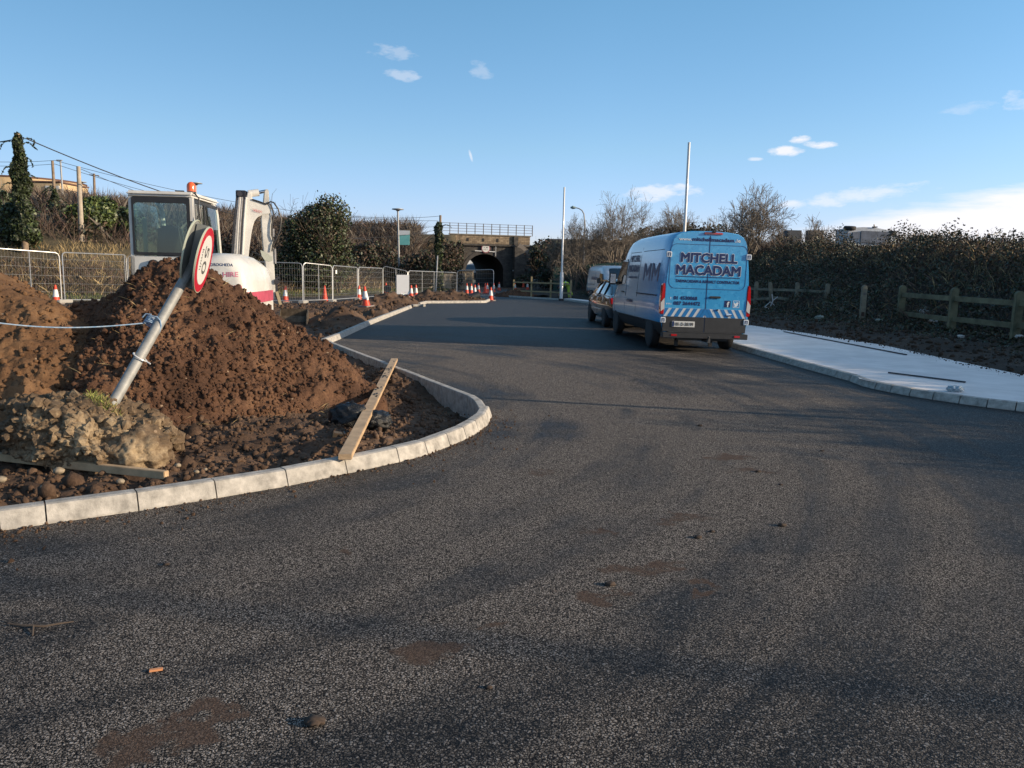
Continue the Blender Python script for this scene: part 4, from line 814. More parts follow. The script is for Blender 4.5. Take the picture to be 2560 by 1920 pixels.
VANST = [(0.0, 2.505, .985), (.05, 2.525, 1.0), (.6, 2.53, 1.0), (1.6, 2.535, 1.0), (2.8, 2.53, 1.0), (3.5, 2.52, 1.0), (3.85, 2.47, .998), (4.15, 2.32, .995), (4.5, 1.98, .99), (4.85, 1.60, .98), (5.05, 1.38, .97), (5.2, 1.26, .95), (5.45, 1.12, .90), (5.53, .98, .86)]
def van(name, loc, rz, ry, label, liv, blue=True, hs=1.0, group=None):
    root = empty(name, loc, label, 'van', group, rot=(0, ry, rz))
    mb = MB(); mb.loft(van_shell(VANST, hs), sm=True); body = mb.build('body', [liv, BLACKP], root, sharp=50)
    cut(body, [(Vector((0, .98, .34)), .44, 2.4), (Vector((0, 4.62, .34)), .43, 2.4)])
    me = body.data
    if len(me.materials) < 2: me.materials.append(BLACKP)
    for p in me.polygons:
        if p.center.z < .60 or (abs(p.center.x) < .75 and p.center.z < .8 and p.center.y > .1): p.material_index = 1
    fl = MB(); fl.box((0, 2.6, .45), (1.5, 5.0, .12)); fl.box((0, .98, .36), (1.5, .14, .12)); fl.build('underbody', BLACKP, root)
    for sx in (-1, 1):
        for yy in (.98, 4.62): wheel('wheel', root, (sx * .89, yy, .335), .335, .22, sx)
    # cab windows, door seams, windscreen
    for s in (-1, 1):
        side_panel('side_window', [(3.62, 1.36 * hs), (4.72, 1.30 * hs), (4.62, 1.46 * hs), (4.25, 1.93 * hs), (3.72, 1.97 * hs), (3.62, 1.90 * hs)], GLASSD, root, s, 2.5, .02, hs)
        mm = MB(); mm.box((s * 1.18, 4.42, 1.46 * hs), (.20, .09, .30)); mm.box((s * 1.06, 4.45, 1.36 * hs), (.14, .05, .06)); mr_ = mm.build('door_mirror', BLACKP, root, bevel=.025)
        g = MB(); g.box((s * 1.18, 4.372, 1.47 * hs), (.15, .006, .24)); g.build('mirror_glass', CHROME, mr_)
        sm_ = MB()
        for yy, z0, z1 in ((3.5, .62, 2.15), (2.3, .62, 2.22), (4.78, .62, 1.3)):
            zs = np.linspace(z0, z1, 8); 
            for a, b in zip(zs[:-1], zs[1:]): sm_.beam((s * (van_side(a, 2.52) + .001), yy, a * hs), (s * (van_side(b, 2.52) + .001), yy, b * hs), .014, .006, up=(s, 0, 0))
        sm_.beam((s * (van_side(1.16) + .004), .45, 1.16 * hs), (s * (van_side(1.16) + .004), 2.3, 1.16 * hs), .02, .05, up=(s, 0, 0))
        for y0, y1, z0 in ((.35, 2.2, 2.13), (2.4, 3.45, 2.12)):
            sm_.beam((s * (van_side(z0) + .001), y0, z0 * hs), (s * (van_side(z0) + .001), y1, z0 * hs), .012, .006, up=(s, 0, 0))
        sm_.build('door_seams', SEAM, root)
        side_panel('lower_cladding', [(1.45, .36 * hs), (4.15, .36 * hs), (4.15, .58 * hs), (1.45, .58 * hs)], BLACKP, root, s, 2.53, .015, hs)
        h = MB(); h.beam((s * 1.03, 3.66, 1.15 * hs), (s * 1.03, 3.84, 1.15 * hs), .03, .035); h.build('door_handle', BLACKP, root)
    ws = MB(); pts = []
    for (y, H) in ((4.13, 2.33), (4.5, 1.98), (4.85, 1.60), (5.02, 1.42)):
        w = van_side(H - .12, H) * .93; pts.append([Vector((x * w, y + .012, (H - .10 * abs(x) ** 3 + .012) * hs)) for x in np.linspace(-1, 1, 9)])
    ws.loft(pts, cap=False, close=False); ws.build('windscreen', GLASSD, root)
    fr = MB(); fr.box((0, 5.52, .62), (1.6, .1, .40)); fr.box((0, 5.53, .95 * hs), (.9, .06, .22)); fr.build('front_bumper', BLACKP, root, bevel=.03)
    for s in (-1, 1):
        hl = MB(); hl.box((s * .70, 5.42, 1.0 * hs), (.32, .16, .24)); hl.build('headlight', CLEARL, root, bevel=.03)
    return root
# ---------------- the blue van ----------------
bv = van('blue_panel_van', (4.01, 16.27, 0), R(4.2), R(.9), 'blue and silver panel van with contractor lettering, parked by the right-hand kerb', LIV)
bv.scale = (.935, 1, 1)
def on_rear(z): return -.004 if True else 0
def rb_panel(name, x0, x1, z0, z1, m, r=.02, t=.01, y=-.003, parent=bv):
    mb = MB(); mb.prism(rrect(x0, x1, z0, z1, r), (0, y, 0), (1, 0, 0), (0, 0, 1), (0, t, 0)); return mb.build(name, m, parent)
ol = MB()
def outline(x0, x1, z0, z1, r, w=.012, y=-.004):
    P = rrect(x0, x1, z0, z1, r, 6); n = len(P)
    for i in range(n):
        a, b = P[i], P[(i + 1) % n]; ol.beam((a[0], y, a[1]), (b[0], y, b[1]), .008, w, up=(0, 0, 1) if abs(b[0] - a[0]) > abs(b[1] - a[1]) else (1, 0, 0))
rdoor = MB()
for s in (-1, 1):
    d = MB(); P = [(s * .006, .43), (s * .93, .43), (s * .95, .75), (s * .93, 1.5), (s * .88, 2.1), (s * .82, 2.34), (s * .74, 2.40), (s * .006, 2.43)]
    d.prism(P, (0, -.012, 0), (1, 0, 0), (0, 0, 1), (0, .024, 0)); dr = d.build('rear_door', LIV, bv, bevel=.008)
    lo = MB(); P = [(s * .004, .425), (s * .955, .425), (s * .965, .735), (s * .004, .735)]; lo.prism(P, (0, -.02, 0), (1, 0, 0), (0, 0, 1), (0, .03, 0)); lo.build('door_sill', BLACKP, dr, bevel=.006)
for (x0, x1, z0, z1, r) in ((-.87, .87, 1.33, 2.24, .13),):
    P = rrect(x0, x1, z0, z1, r, 6); n = len(P)
    for i in range(n):
        a, b = Vector((P[i][0], -.0255, P[i][1])), Vector((P[(i + 1) % n][0], -.0255, P[(i + 1) % n][1])); ol.beam(a, b, .010, .006, up=(0, 1, 0))
ol.box((0, -.024, 1.42), (.014, .006, 2.0)); ol.build('window_outline', mat('deep_blue_gap', (.006, .06, .18), .5), bv)
yy = -.0262
def rt(name, s, m, x, z, h, w, off=0, parent=bv, dy=0, **k): return text(name, s, m, parent, (x, yy - dy, z), (1, 0, 0), (0, 0, 1), h, w, off, **k)
for (s, z, h, w) in (('MITCHELL', 1.885, .185, 1.30), ('MACADAM', 1.625, .195, 1.48)):
    rt('lettering_outline', s, WHITEL, .01, z, h, w - .03, 0, bold=.021); rt('lettering', s, NAVY, .01, z, h, w - .03, 0, dy=.004, bold=.012)
rt('lettering', 'TARMACADAM & ASPHALT CONTRACTOR', NAVY, .01, 1.455, .058, 1.46, 0, bold=.0035)
lb = MB(); lb.box((.01, yy - .001, 1.575), (1.46, .003, .016)); lb.build('rule_line', NAVY, bv)
rt('lettering', 'www.', WHITEL, -.56, 2.315, .062, .28, 0, bold=.003); rt('lettering', 'mitchellmacadam', NAVY, .07, 2.315, .075, .94, 0, bold=.005); rt('lettering', '.ie', WHITEL, .63, 2.315, .07, .12, 0, bold=.003)
rt('lettering', 't:', WHITEL, -.80, 1.095, .068, .05); rt('lettering', '01 4530068', NAVY, -.47, 1.095, .072, .53, 0, bold=.004); rt('lettering', 'm:', WHITEL, -.84, .985, .05, .12); rt('lettering', '087 2644472', NAVY, -.43, .985, .072, .60, 0, bold=.004)
rb_panel('badge_square', .43, .57, .965, 1.105, NAVY, .008, .006, yy); rt('badge_letter', 'f', WHITEL, .51, .975, .11, .05, 0, dy=.006, bold=.006)
bq = MB()
for a, b in (((.63, .965), (.77, .965)), ((.77, .965), (.77, 1.105)), ((.77, 1.105), (.63, 1.105)), ((.63, 1.105), (.63, .965))): bq.beam((a[0], yy, a[1]), (b[0], yy, b[1]), .008, .006, up=(0, 1, 0))
bq.prism([(.645, .985), (.675, .978), (.71, .985), (.735, 1.01), (.742, 1.04), (.758, 1.06), (.745, 1.062), (.752, 1.078), (.735, 1.07), (.715, 1.078), (.698, 1.062), (.698, 1.048), (.67, 1.055), (.65, 1.075), (.648, 1.055), (.655, 1.04), (.65, 1.03), (.66, 1.015), (.668, 1.002)], (0, yy, 0), (1, 0, 0), (0, 0, 1), (0, .005, 0)); bq.build('badge_outline', WHITEL, bv)
ch = MB(); cw = MB(); z0, z1 = .738, .915
cw.prism([(-.955, z0), (.955, z0), (.955, z1), (-.955, z1)], (0, yy + .003, 0), (1, 0, 0), (0, 0, 1), (0, .006, 0)); cw.build('reflective_band', CHEVW, bv)
for k in range(-6, 7):
    s = 1 if k < 0 else -1; x = k * .165
    P = [(x - .045, z0 + .002), (x + .045, z0 + .002), (x + .045 + s * .11, z1 - .002), (x - .045 + s * .11, z1 - .002)]
    if k == 0: P = [(-.13, z0 + .002), (-.045, z0 + .002), (0, z0 + .06), (.045, z0 + .002), (.13, z0 + .002), (.03, z1 - .002), (-.03, z1 - .002)]
    P = [(max(-.95, min(.95, a)), b) for a, b in P]; ch.prism(P, (0, yy - .001, 0), (1, 0, 0), (0, 0, 1), (0, .005, 0))
ch.build('chevrons', CHEVB, bv)['kind'] = 'stuff'
pl = rb_panel('number_plate', -.745, -.225, .525, .645, PLATE, .008, .012, -.042); rt('plate_lettering', '181-D-38199', BLACKP, -.47, .55, .07, .42, 0, parent=pl, dy=.024, bold=.002); rb_panel('plate_band', -.74, -.70, .53, .64, NAVY, .004, .003, -.050)
hd = MB(); hd.box((.20, -.045, 1.165), (.26, .03, .045)); hd.build('door_handle', BLACKP, bv, bevel=.012); lk_ = MB(); lk_.lathe([(.022, 0), (.022, .02)], (.27, -.03, .90), 14, Matrix.Rotation(R(90), 3, 'X')); lk_.build('lock', CHROME, bv)
ov = MB(); ov.lathe([(.075, 0), (.07, .012), (.03, .016)], (.55, -.03, .80), 20, Matrix.Rotation(R(90), 3, 'X') @ Matrix.Diagonal((1, .45, 1))); ov.build('oval_badge', CHROME, bv)
for s in (-1, 1):
    tl = MB(); P = [(.935, .78), (1.03, .78), (1.032, 1.1), (1.01, 1.40), (.955, 1.44), (.935, 1.3)]
    tl.prism([(s * a, b) for a, b in P], (0, .03, 0), (1, 0, 0), (0, 0, 1), (0, .13, 0)); t_ = tl.build('tail_light', REDL, bv, bevel=.015)
    cl_ = MB(); cl_.prism([(s * a, b) for a, b in [(.94, .90), (1.02, .84), (1.028, 1.02), (.95, 1.12)]], (0, -.037, 0), (1, 0, 0), (0, 0, 1), (0, .01, 0)); cl_.build('reversing_lens', CLEARL, t_)
    for zz in (.66, 2.02):
        hg = MB(); hx = .955 if zz < 1 else .905; hg.box((s * hx, -.03, zz), (.12, .05, .115)); h_ = hg.build('hinge_plate', WHITEL, bv, bevel=.01)
        hb = MB(); 
        for q in range(2): hb.box((s * hx + (-.022 + .045 * q), -.057, zz), (.018, .004, .07))
        hb.box((s * hx - .005, -.057, zz + .03), (.05, .004, .014)); hb.build('hinge_mark', NAVY, h_)
bl = MB(); bl.box((.07, -.01, 2.475), (.42, .06, .045)); bl.build('high_brake_light', REDL, bv, bevel=.012); cmr = MB(); cmr.box((.07, -.04, 2.515), (.07, .09, .06)); cmr.build('rear_camera', BLACKP, bv, bevel=.012)
bp_ = MB(); bp_.box((0, -.06, .355), (1.94, .20, .11)); bp_.box((0, -.08, .418), (1.7, .14, .014), mi=1); b_ = bp_.build('rear_bumper', [BLACKP, GREYP], bv, bevel=.03)
for s in (-1, 1):
    q = MB(); q.box((s * .72, -.165, .36), (.13, .012, .04)); q.build('reflector', REDL, b_)
tb = MB(); tb.beam((-.55, .15, .27), (.62, .15, .27), .07, .07); tb.beam((.05, .15, .25), (.05, -.22, .25), .05, .05); tb.tube([(.05, -.20, .25), (.05, -.24, .36)], .024, 10); tb.box((.10, -.12, .30), (.05, .05, .18)); tb.build('tow_bar', GREYP, bv)
for x_ in (-.5, .3): mf = MB(); mf.box((x_, .35, .2), (.08, .05, .22)); mf.build('mud_flap', BLACKP, bv)
ra = MB(); ra.box((.72, -.0, .74), (.0, .0, .0)) if False else None
for (s, yc) in ((-1, 1.0),):
    pass
def side_text(s, txt, m, y, z, h, w, off=.02, par=bv, hs=1.0):
    x = s * (van_side(z / hs + h / 2) + .014); ti = Vector((-s * .06, 0, 1)); return text('side_lettering', txt, m, par, (x, y, z), (0, s, 0), ti, h, w, 0, bold=off)
side_text(-1, 'MITCHELL', NAVY, 2.88, 1.90, .15, 1.0, .01); side_text(-1, 'MACADAM', NAVY, 2.88, 1.66, .16, 1.05, .01); side_text(-1, 'TARMACADAM & ASPHALT', NAVY, 2.88, 1.50, .05, 1.0, .003); side_text(-1, 'MM', NAVY, 1.15, 1.40, .46, 1.35, .02); side_text(-1, '01 4530068', NAVY, 2.9, .92, .08, .6, .004)
sv = van('white_panel_van', (5.62, 49.6, 0), R(180 + 6), 0, 'small white panel van facing the camera beyond the black car', mat('silver_white_paint', (.55, .57, .60), .25, coat=.5), hs=.83)
text('side_lettering', 'MITCHELL MACADAM', NAVY, sv, (1.0, 2.2, 1.25), (0, 1, 0), (-.05, 0, 1), .18, 1.6, .03); 
rbb = MB()
for k in range(-2, 3): rbb.beam((k * .3, .5, 2.105), (k * .3, 3.3, 2.105), .05, .02)
rbb.build('roof_ribs', sv.children[0].data.materials[0], sv)['kind'] = 'stuff'

# ---------------- black saloon ----------------
car = empty('black_saloon_car', (3.70, 22.75, 0), 'black saloon car parked in front of the blue van', 'car', None, (0, 0, R(3.5)))
CZ = [.20, .30, .45, .62, .78, .88, .90]; CX = [.70, .84, .885, .90, .89, .84, .0]
secs = []
for (y, H, wf, b) in [(0, .86, .82, .1), (.1, .98, .90, .05), (.35, 1.02, .95, 0), (.9, 1.0, 1.0, 0), (1.6, .98, 1, 0), (2.6, .97, 1, 0), (3.4, .95, .99, 0), (4.1, .88, .96, 0), (4.5, .76, .88, .02), (4.7, .62, .76, .08)]:
    ring = []
    for s in (1, -1):
        pts = [(CX[i] * wf * s, (CZ[i] + b * (i == 0)) if CZ[i] < .45 else .45 + (CZ[i] - .45) * (H - .45) / .45) for i in range(7)]; ring += pts if s == 1 else pts[::-1][1:]
    secs.append([Vector((x, y, z)) for x, z in ring])
cb_ = MB(); cb_.loft(secs); body = cb_.build('body', DKPAINT, car, sharp=45); cut(body, [(Vector((0, .98, .32)), .37, 2.2), (Vector((0, 3.72, .32)), .37, 2.2)])
gh = []
for (y, zt, w) in [(.42, 1.00, .74), (1.0, 1.27, .64), (1.35, 1.395, .60), (2.0, 1.44, .60), (2.6, 1.42, .60), (3.0, 1.33, .62), (3.6, .98, .70)]:
    wb = .83; gh.append([Vector((x, y, z)) for x, z in [(wb, .92), (wb - .01, .97), (w + .02, max(.98, zt - .05)), (w - .10, zt), (0, zt + .012), (-w + .10, zt), (-w - .02, max(.98, zt - .05)), (-wb + .01, .97), (-wb, .92)]])
g = MB(); g.loft(gh); g.build('windows', mat('car_glass', (.03, .05, .07), .04, spec=1, coat=.8), car, sharp=60)
rf = MB(); rf.loft([[p + Vector((0, 0, .012)) for p in (s[3], s[4], s[5])] for s in gh[1:6]], cap=False, close=False); rf.build('roof', DKPAINT, car)
pm = MB()
for s in (-1, 1):
    for i in range(len(gh) - 1): a, b = gh[i][2 if s > 0 else 6], gh[i + 1][2 if s > 0 else 6]; pm.beam(a + Vector((s * .01, 0, .01)), b + Vector((s * .01, 0, .01)), .05, .05)
    for y in (1.25, 2.25): pm.beam((s * .835, y, .95), (s * .625, y + (.1 if y < 2 else -.05), 1.38), .06, .03, up=(0, 1, 0))
    pm.beam((s * .845, .5, .945), (s * .845, 3.5, .945), .02, .02)
pm.build('window_frame', DKPAINT, car)
for s in (-1, 1):
    for y in (.98, 3.72): wheel('wheel', car, (s * .79, y, .32), .32, .21, s)
    t = MB(); t.prism([(s * .60, .70), (s * .86, .72), (s * .88, .90), (s * .62, .92)], (0, .12, 0), (1, 0, 0), (0, 0, 1), (0, .30, 0)); t.build('tail_light', REDL, car, bevel=.02)
    m_ = MB(); m_.box((s * .98, 2.95, 1.0), (.18, .1, .14)); m_.build('door_mirror', DKPAINT, car, bevel=.03)
    ds = MB(); ds.beam((s * .905, 1.35, .50), (s * .905, 3.2, .50), .02, .02); 
    for y in (2.2, 3.25, 1.2): ds.beam((s * .902, y, .34), (s * .893, y, .9), .006, .01, up=(s, 0, 0))
    ds.build('door_trim', CHROME, car)
xb = MB(); xb.box((0, -.02, .45), (1.5, .12, .3)); xb.build('rear_bumper', DKPAINT, car, bevel=.05)
# ---------------- overturned car on the bank ----------------
oc0 = D(2126, 595, 40.0); oz = zr(oc0.x, oc0.y)
oc = empty('overturned_car', (D(2122, 590, 40).x, 40.0, D(2122, 592, 40).z), 'white car lying on its side on top of the right-hand bank', 'car')
def OP(px, py, d=40.0): v = D(px, py, d); return v - oc.location
OW = mat('grimy_white_paint', (.5, .52, .55), .5, var=.2, vscale=3); OGL = mat('grey_blue_underside', (.10, .12, .16), .6, var=.3, vscale=4)
ob = MB(); prof = [(2117, 625), (2119, 572), (2134, 569), (2160, 567.5), (2190, 569), (2226, 576), (2240, 586), (2242, 625)]
A = [OP(*p) for p in prof]; Bk = [p + Vector((0, 1.5, .02)) for p in A]; n = len(A); ob.add(A + Bk, [tuple(range(n)), tuple(range(n, 2 * n))[::-1]] + [(i, (i + 1) % n, n + (i + 1) % n, n + i) for i in range(n)]); ob.build('body', OW, oc, bevel=.04)
un = MB(); un.prism([(0, 0), (1, 0), (1, 1), (0, 1)], OP(2150, 606) + Vector((0, -.05, 0)), OP(2225, 609) - OP(2150, 606), OP(2152, 577) - OP(2150, 606), (0, .06, 0)); un.prism([(0, 0), (1, 0), (1, 1), (0, 1)], OP(2129, 597) + Vector((0, -.05, 0)), OP(2147, 597) - OP(2129, 597), OP(2131, 580) - OP(2129, 597), (0, .06, 0)); un.build('underside', OGL, oc)
for (a, b_, rr) in ((2128, 568.5, .30), (2232, 580, .26)):
    w = MB(); c = OP(a, b_); w.lathe([(rr * .6, -.09), (rr * .9, -.09), (rr, -.05), (rr, .05), (rr * .9, .09), (rr * .6, .09)], c + Vector((0, .15, -.02)), 20, Matrix.Rotation(R(8), 3, 'X')); w.build('wheel', RUBBER, oc)
mi_ = MB(); mi_.box(OP(2187, 567.5), (.24, .1, .05)); mi_.tube([OP(2186, 567), OP(2185, 561)], .03, 6); mi_.build('door_mirror', BLACKP, oc)

# ---------------- excavator ----------------
EXW = mat('excavator_white', (.60, .59, .56), .4, var=.14, vscale=2.2, coat=.2, bump=.1, bscale=20); EXR = mat('excavator_red', (.42, .07, .11), .5, var=.15); STEEL = mat('hose_steel', (.30, .29, .29), .45, .5, var=.3, vscale=20)
RUSTY = mat('worn_bucket_steel', (.12, .095, .07), .6, .5, var=.5, vscale=6, bump=.3, bscale=30); HOSE = mat('black_hose', (.02, .02, .022), .5); EXG = mat('grey_white_arm', (.50, .49, .46), .5, var=.3, vscale=3); DKS = mat('dark_steel', (.05, .05, .06), .5, .6)
def glass_mat(name, tint, mixf=.16):
    m = bpy.data.materials.new(name); m.use_nodes = True; t = m.node_tree; t.nodes.clear(); o = t.nodes.new('ShaderNodeOutputMaterial'); a = t.nodes.new('ShaderNodeBsdfTransparent'); a.inputs[0].default_value = (*tint, 1)
    g = t.nodes.new('ShaderNodeBsdfGlossy'); g.inputs['Roughness'].default_value = .02; g.inputs[0].default_value = (.9, .95, 1, 1); f = t.nodes.new('ShaderNodeFresnel'); f.inputs[0].default_value = 1.7; mx = t.nodes.new('ShaderNodeMixShader')
    t.links.new(f.outputs[0], mx.inputs[0]); t.links.new(a.outputs[0], mx.inputs[1]); t.links.new(g.outputs[0], mx.inputs[2]); t.links.new(mx.outputs[0], o.inputs[0]); return m
EGL = glass_mat('cab_glass', (.74, .86, .83))
ex = empty('excavator', (-4.82, 11.85, 0), 'white mini excavator with a glazed cab and raised boom behind the dark soil mound', 'excavator', None, (0, 0, R(6)))
# cab: x -1.03..-.08, y .15..1.65
cx0, cx1, cy0, cy1, cz0, cz1 = -1.02, -.07, .12, 1.55, 1.02, 2.66
fr = MB(); t = .07
for x in (cx0 + t / 2, cx1 - t / 2):
    fr.beam((x, cy0 + t / 2, cz0), (x, cy0 + t / 2, cz1 - .02), t, t, up=(1, 0, 0)); fr.tube([(x, cy1 + .20, cz0 + .1), (x, cy1 + .12, 1.7), (x, cy1 - .03, 2.45), (x, cy1 - .10, 2.56), (x, cy1 - .26, 2.60)], .04, 6)
fr.box(((cx0 + cx1) / 2, cy0 + .03, 1.40), (cx1 - cx0, .06, .66)); fr.box((cx1 - .02, (cy0 + cy1) / 2 + .06, 1.42), (.05, 1.5, .58)); fr.box((cx0 + .02, (cy0 + cy1) / 2 + .06, 1.42), (.05, 1.5, .58)); fr.box(((cx0 + cx1) / 2, cy1 + .15, 1.3), (cx1 - cx0, .05, .5)); fr.box(((cx0 + cx1) / 2, .85, 1.08), (cx1 - cx0 - .02, 1.4, .08))
cf = fr.build('cab', EXW, ex, bevel=.012)
rf = MB(); rf.box(((cx0 + cx1) / 2, .80, cz1), (cx1 - cx0 + .02, 1.46, .075)); rf.build('cab_roof', EXW, cf, bevel=.03)
rs = MB(); zb, zt_ = 1.74, 2.61; P = rrect(cx0 + .05, cx1 - .05, zb, zt_, .03); Q = rrect(cx0 + .085, cx1 - .10, zb + .045, zt_ - .085, .05); n = len(P)
rs.add([(x, cy0 - .012, z) for x, z in P] + [(x, cy0 - .012, z) for x, z in Q], [(i, (i + 1) % n, n + (i + 1) % n, n + i) for i in range(n)]); rs.build('rear_window_seal', BLACKP, cf)
gm_ = MB(); gm_.box(((cx0 + cx1) / 2, cy0 + .012, (zb + zt_) / 2), (cx1 - cx0 - .16, .008, zt_ - zb - .06)); gm_.build('rear_window', EGL, cf)
P = [(cy0 + .10, 1.74), (cy1 + .12, 1.74), (cy1 - .03, 2.45), (cy1 - .12, 2.54), (cy0 + .10, 2.56)]
for x_ in (cx1 - .015, cx0 + .015): sg = MB(); sg.add([(x_, y, z) for y, z in P], [tuple(range(5))]); sg.build('side_window', EGL, cf)
sb_ = MB(); sb_.box((cx1 - .01, .72, 2.15), (.02, .05, .80)); sb_.beam((cx1 - .01, cy0 + .08, 1.73), (cx1 - .01, cy1 + .14, 1.73), .02, .05); sb_.beam((cx1 - .01, cy0 + .08, 2.57), (cx1 - .01, cy1 - .1, 2.56), .02, .05); sb_.box((cx1 - .01, cy0 + .08, 2.15), (.02, .04, .85)); sb_.build('window_bar', BLACKP, cf)
fw = MB(); fw.add([(cx0 + .06, cy1 + .14, 1.6), (cx1 - .06, cy1 + .14, 1.6), (cx1 - .06, cy1 - .05, 2.5), (cx0 + .06, cy1 - .05, 2.5)], [(0, 1, 2, 3)]); fw.build('front_window', EGL, cf)
se = MB(); se.box((-.50, .62, 1.55), (.48, .48, .16)); se.prism([(-.24, 0), (.24, 0), (.17, .58), (-.17, .58)], (-.50, .42, 1.62), (1, 0, 0), (0, -.1, 1), (0, .12, 0)); se.build('seat', GREYP, cf, bevel=.04)
lv = MB(); lv.box((-.80, .9, 1.55), (.10, .5, .5)); lv.tube([(-.80, 1.0, 1.8), (-.80, 1.02, 2.0)], .02, 8); lv.tube([(-.22, 1.0, 1.6), (-.22, 1.02, 1.95)], .02, 8); lv.box((-.87, .35, 1.95), (.05, .05, .7)); lv.build('control_levers', mat('cab_trim', (.25, .30, .22), .6), cf)
bc = MB(); bc.lathe([(.066, 0), (.066, .08), (.058, .11), (.035, .135), (.01, .145)], (cx1 - .05, cy0 + .10, cz1 + .055), 16); be = bc.build('beacon', mat('amber_lens', (.75, .12, .02), .15, coat=.6), ex); bs = MB(); bs.lathe([(.06, 0), (.06, .03)], (cx1 - .05, cy0 + .10, cz1 + .03), 14); bs.box((cx1 - .22, cy0 + .10, cz1 + .05), (.12, .05, .03)); bs.build('beacon_base', BLACKP, be)
cbl = MB(); cbl.tube([(cx1 - .02, cy0 + .1, cz1 + .05), (cx1 + .08, cy0 + .02, cz1 - .05), (cx1 + .07, cy0, 2.35), (cx1 + .02, cy0 - .02, 2.23), (cx1 - .04, cy0 - .01, 2.26)], .011, 6); cbl.build('beacon_cable', HOSE, be)
wl = MB(); wl.lathe([(.075, 0), (.075, .05), (.02, .07)], (-.68, cy0 - .0, 1.60), 16, Matrix.Rotation(R(90), 3, 'X')); wl.build('work_lamp', BLACKP, ex)
# engine hood with rounded tail
ring = lambda y, k, top, w: [Vector((x * w, y, z)) for x, z in [(-1.0, .72), (-1.0, 1.05), (-.99, 1.30 * k), (-.9, 1.45 * k), (-.1, 1.60 * top), (.2, 1.80 * top), (.42, 1.795 * top), (.60, 1.74 * top), (.74, 1.60 * k), (.80, 1.36 * k), (.815, 1.0), (.815, .72)]]
hm = MB(); hm.loft([ring(-.14, .93, .90, .74), ring(-.11, .965, .94, .86), ring(-.02, .99, .975, .94), ring(.14, 1, .995, .985), ring(.45, 1, 1, 1), ring(1.0, 1, 1, 1), ring(1.45, .98, .97, .99), ring(1.62, .8, .8, .96)]); hd_ = hm.build('engine_hood', EXW, ex, sharp=60)
rb = MB(); rng2 = lambda y, w: [Vector((x * w, y, z)) for x, z in [(-1.02, 1.04), (-1.02, 1.21), (.84, 1.21), (.84, 1.04)]]
rb.loft([rng2(-.16, .76), rng2(-.13, .87), rng2(-.03, .955), rng2(.14, .995), rng2(.5, 1.01), rng2(1.3, 1.01)]); rb.build('counterweight', EXR, ex, sharp=50)
vn = MB(); vn.box((.28, -.13, 1.36), (.07, .05, .17)); vn.build('hood_vent', GREYP, hd_)
LD = (-.30, 1, -.12)
drape(text('model_lettering', 'TB260', REDT, ex, (.62, -.3, 1.25), (1, .3, 0), (0, 0, 1), .085, .20, .02), hd_, LD)
drape(text('hire_lettering', 'HIRE', mat('pink_lettering', (.62, .22, .30), .5), ex, (.56, -.3, 1.46), (1, .3, 0), (0, 0, 1), .075, .22, .02), hd_, LD)
drape(text('hire_lettering', 'DROGHEDA', NAVY, ex, (.42, -.3, 1.68), (1, .2, -.05), (0, 0, 1), .05, .32, .01), hd_, (-.2, 1, -.5))
# undercarriage
uc = MB(); uc.box((0, .85, .64), (1.1, 1.1, .18)); uc.lathe([(.42, .55), (.42, .74)], (0, .85, 0), 24); ucr = uc.build('undercarriage', DKS, ex)
for s in (-1, 1):
    tk = MB(); P = []
    for a in range(0, 181, 20): P.append((1.85 + .28 * math.sin(R(a)), .30 + .28 * math.cos(R(a))))
    for a in range(180, 361, 20): P.append((-.15 + .28 * math.sin(R(a)), .30 + .28 * math.cos(R(a))))
    tk.prism(P, (s * .80, 0, 0), (0, 1, 0), (0, 0, 1), (.38, 0, 0)); tk.build('track', RUBBER, ex)
# boom and arm, laid out in their own vertical plane
ea = R(22); bn = Vector((math.sin(ea), -math.cos(ea), 0)); b0 = D(602, 640, 13.7); exi = ex.matrix_basis.copy()
exm = Matrix.Translation(ex.location) @ Matrix.Rotation(R(6), 4, 'Z'); exi = exm.inverted()
def Z8(x, y, off=0): return exi @ (PL(300 + x * .21694, 440 + y * .21694, b0, bn) + bn * off)
bnl = (exi.to_3x3() @ bn)
def plate(name, poly, th, m, par=ex, off=0, bevel=.012):
    A = [Z8(x, y, off + th / 2) for x, y in poly]; B = [Z8(x, y, off - th / 2) for x, y in poly]
    # same outline at both faces (true thickness): shift the front outline along the plane normal
    B = [a - bnl * th for a in A]; n = len(A); mb = MB(); mb.add(A + B, [tuple(range(n)), tuple(range(n, 2 * n))[::-1]] + [(i, n + i, n + (i + 1) % n, (i + 1) % n) for i in range(n)]); return mb.build(name, m, par, bevel=bevel)
boom = plate('boom', [(1365, 960), (1385, 780), (1410, 560), (1435, 380), (1462, 200), (1490, 178), (1512, 200), (1520, 262), (1560, 285), (1720, 335), (1750, 375), (1728, 438), (1640, 452), (1585, 475), (1548, 520), (1530, 575), (1512, 660), (1490, 820), (1475, 960)], .17, EXW)
arm = plate('arm', [(1648, 300), (1660, 170), (1690, 150), (1712, 165), (1716, 310), (1738, 440), (1752, 640), (1768, 900), (1782, 1180), (1790, 1420), (1720, 1420), (1690, 1180), (1662, 960), (1640, 780), (1622, 500), (1625, 430)], .13, EXG)
bh = MB(); bh.tube([Z8(1372, 215, .16), Z8(1372, 215, -.16)], .05, 12); bh.box(Z8(1405, 225), (.16, .22, .16)); bh.tube([Z8(1372, 178, 0), Z8(1380, 330, 0)], .03, 10); bh.build('boom_head', DKS, boom, bevel=.01)
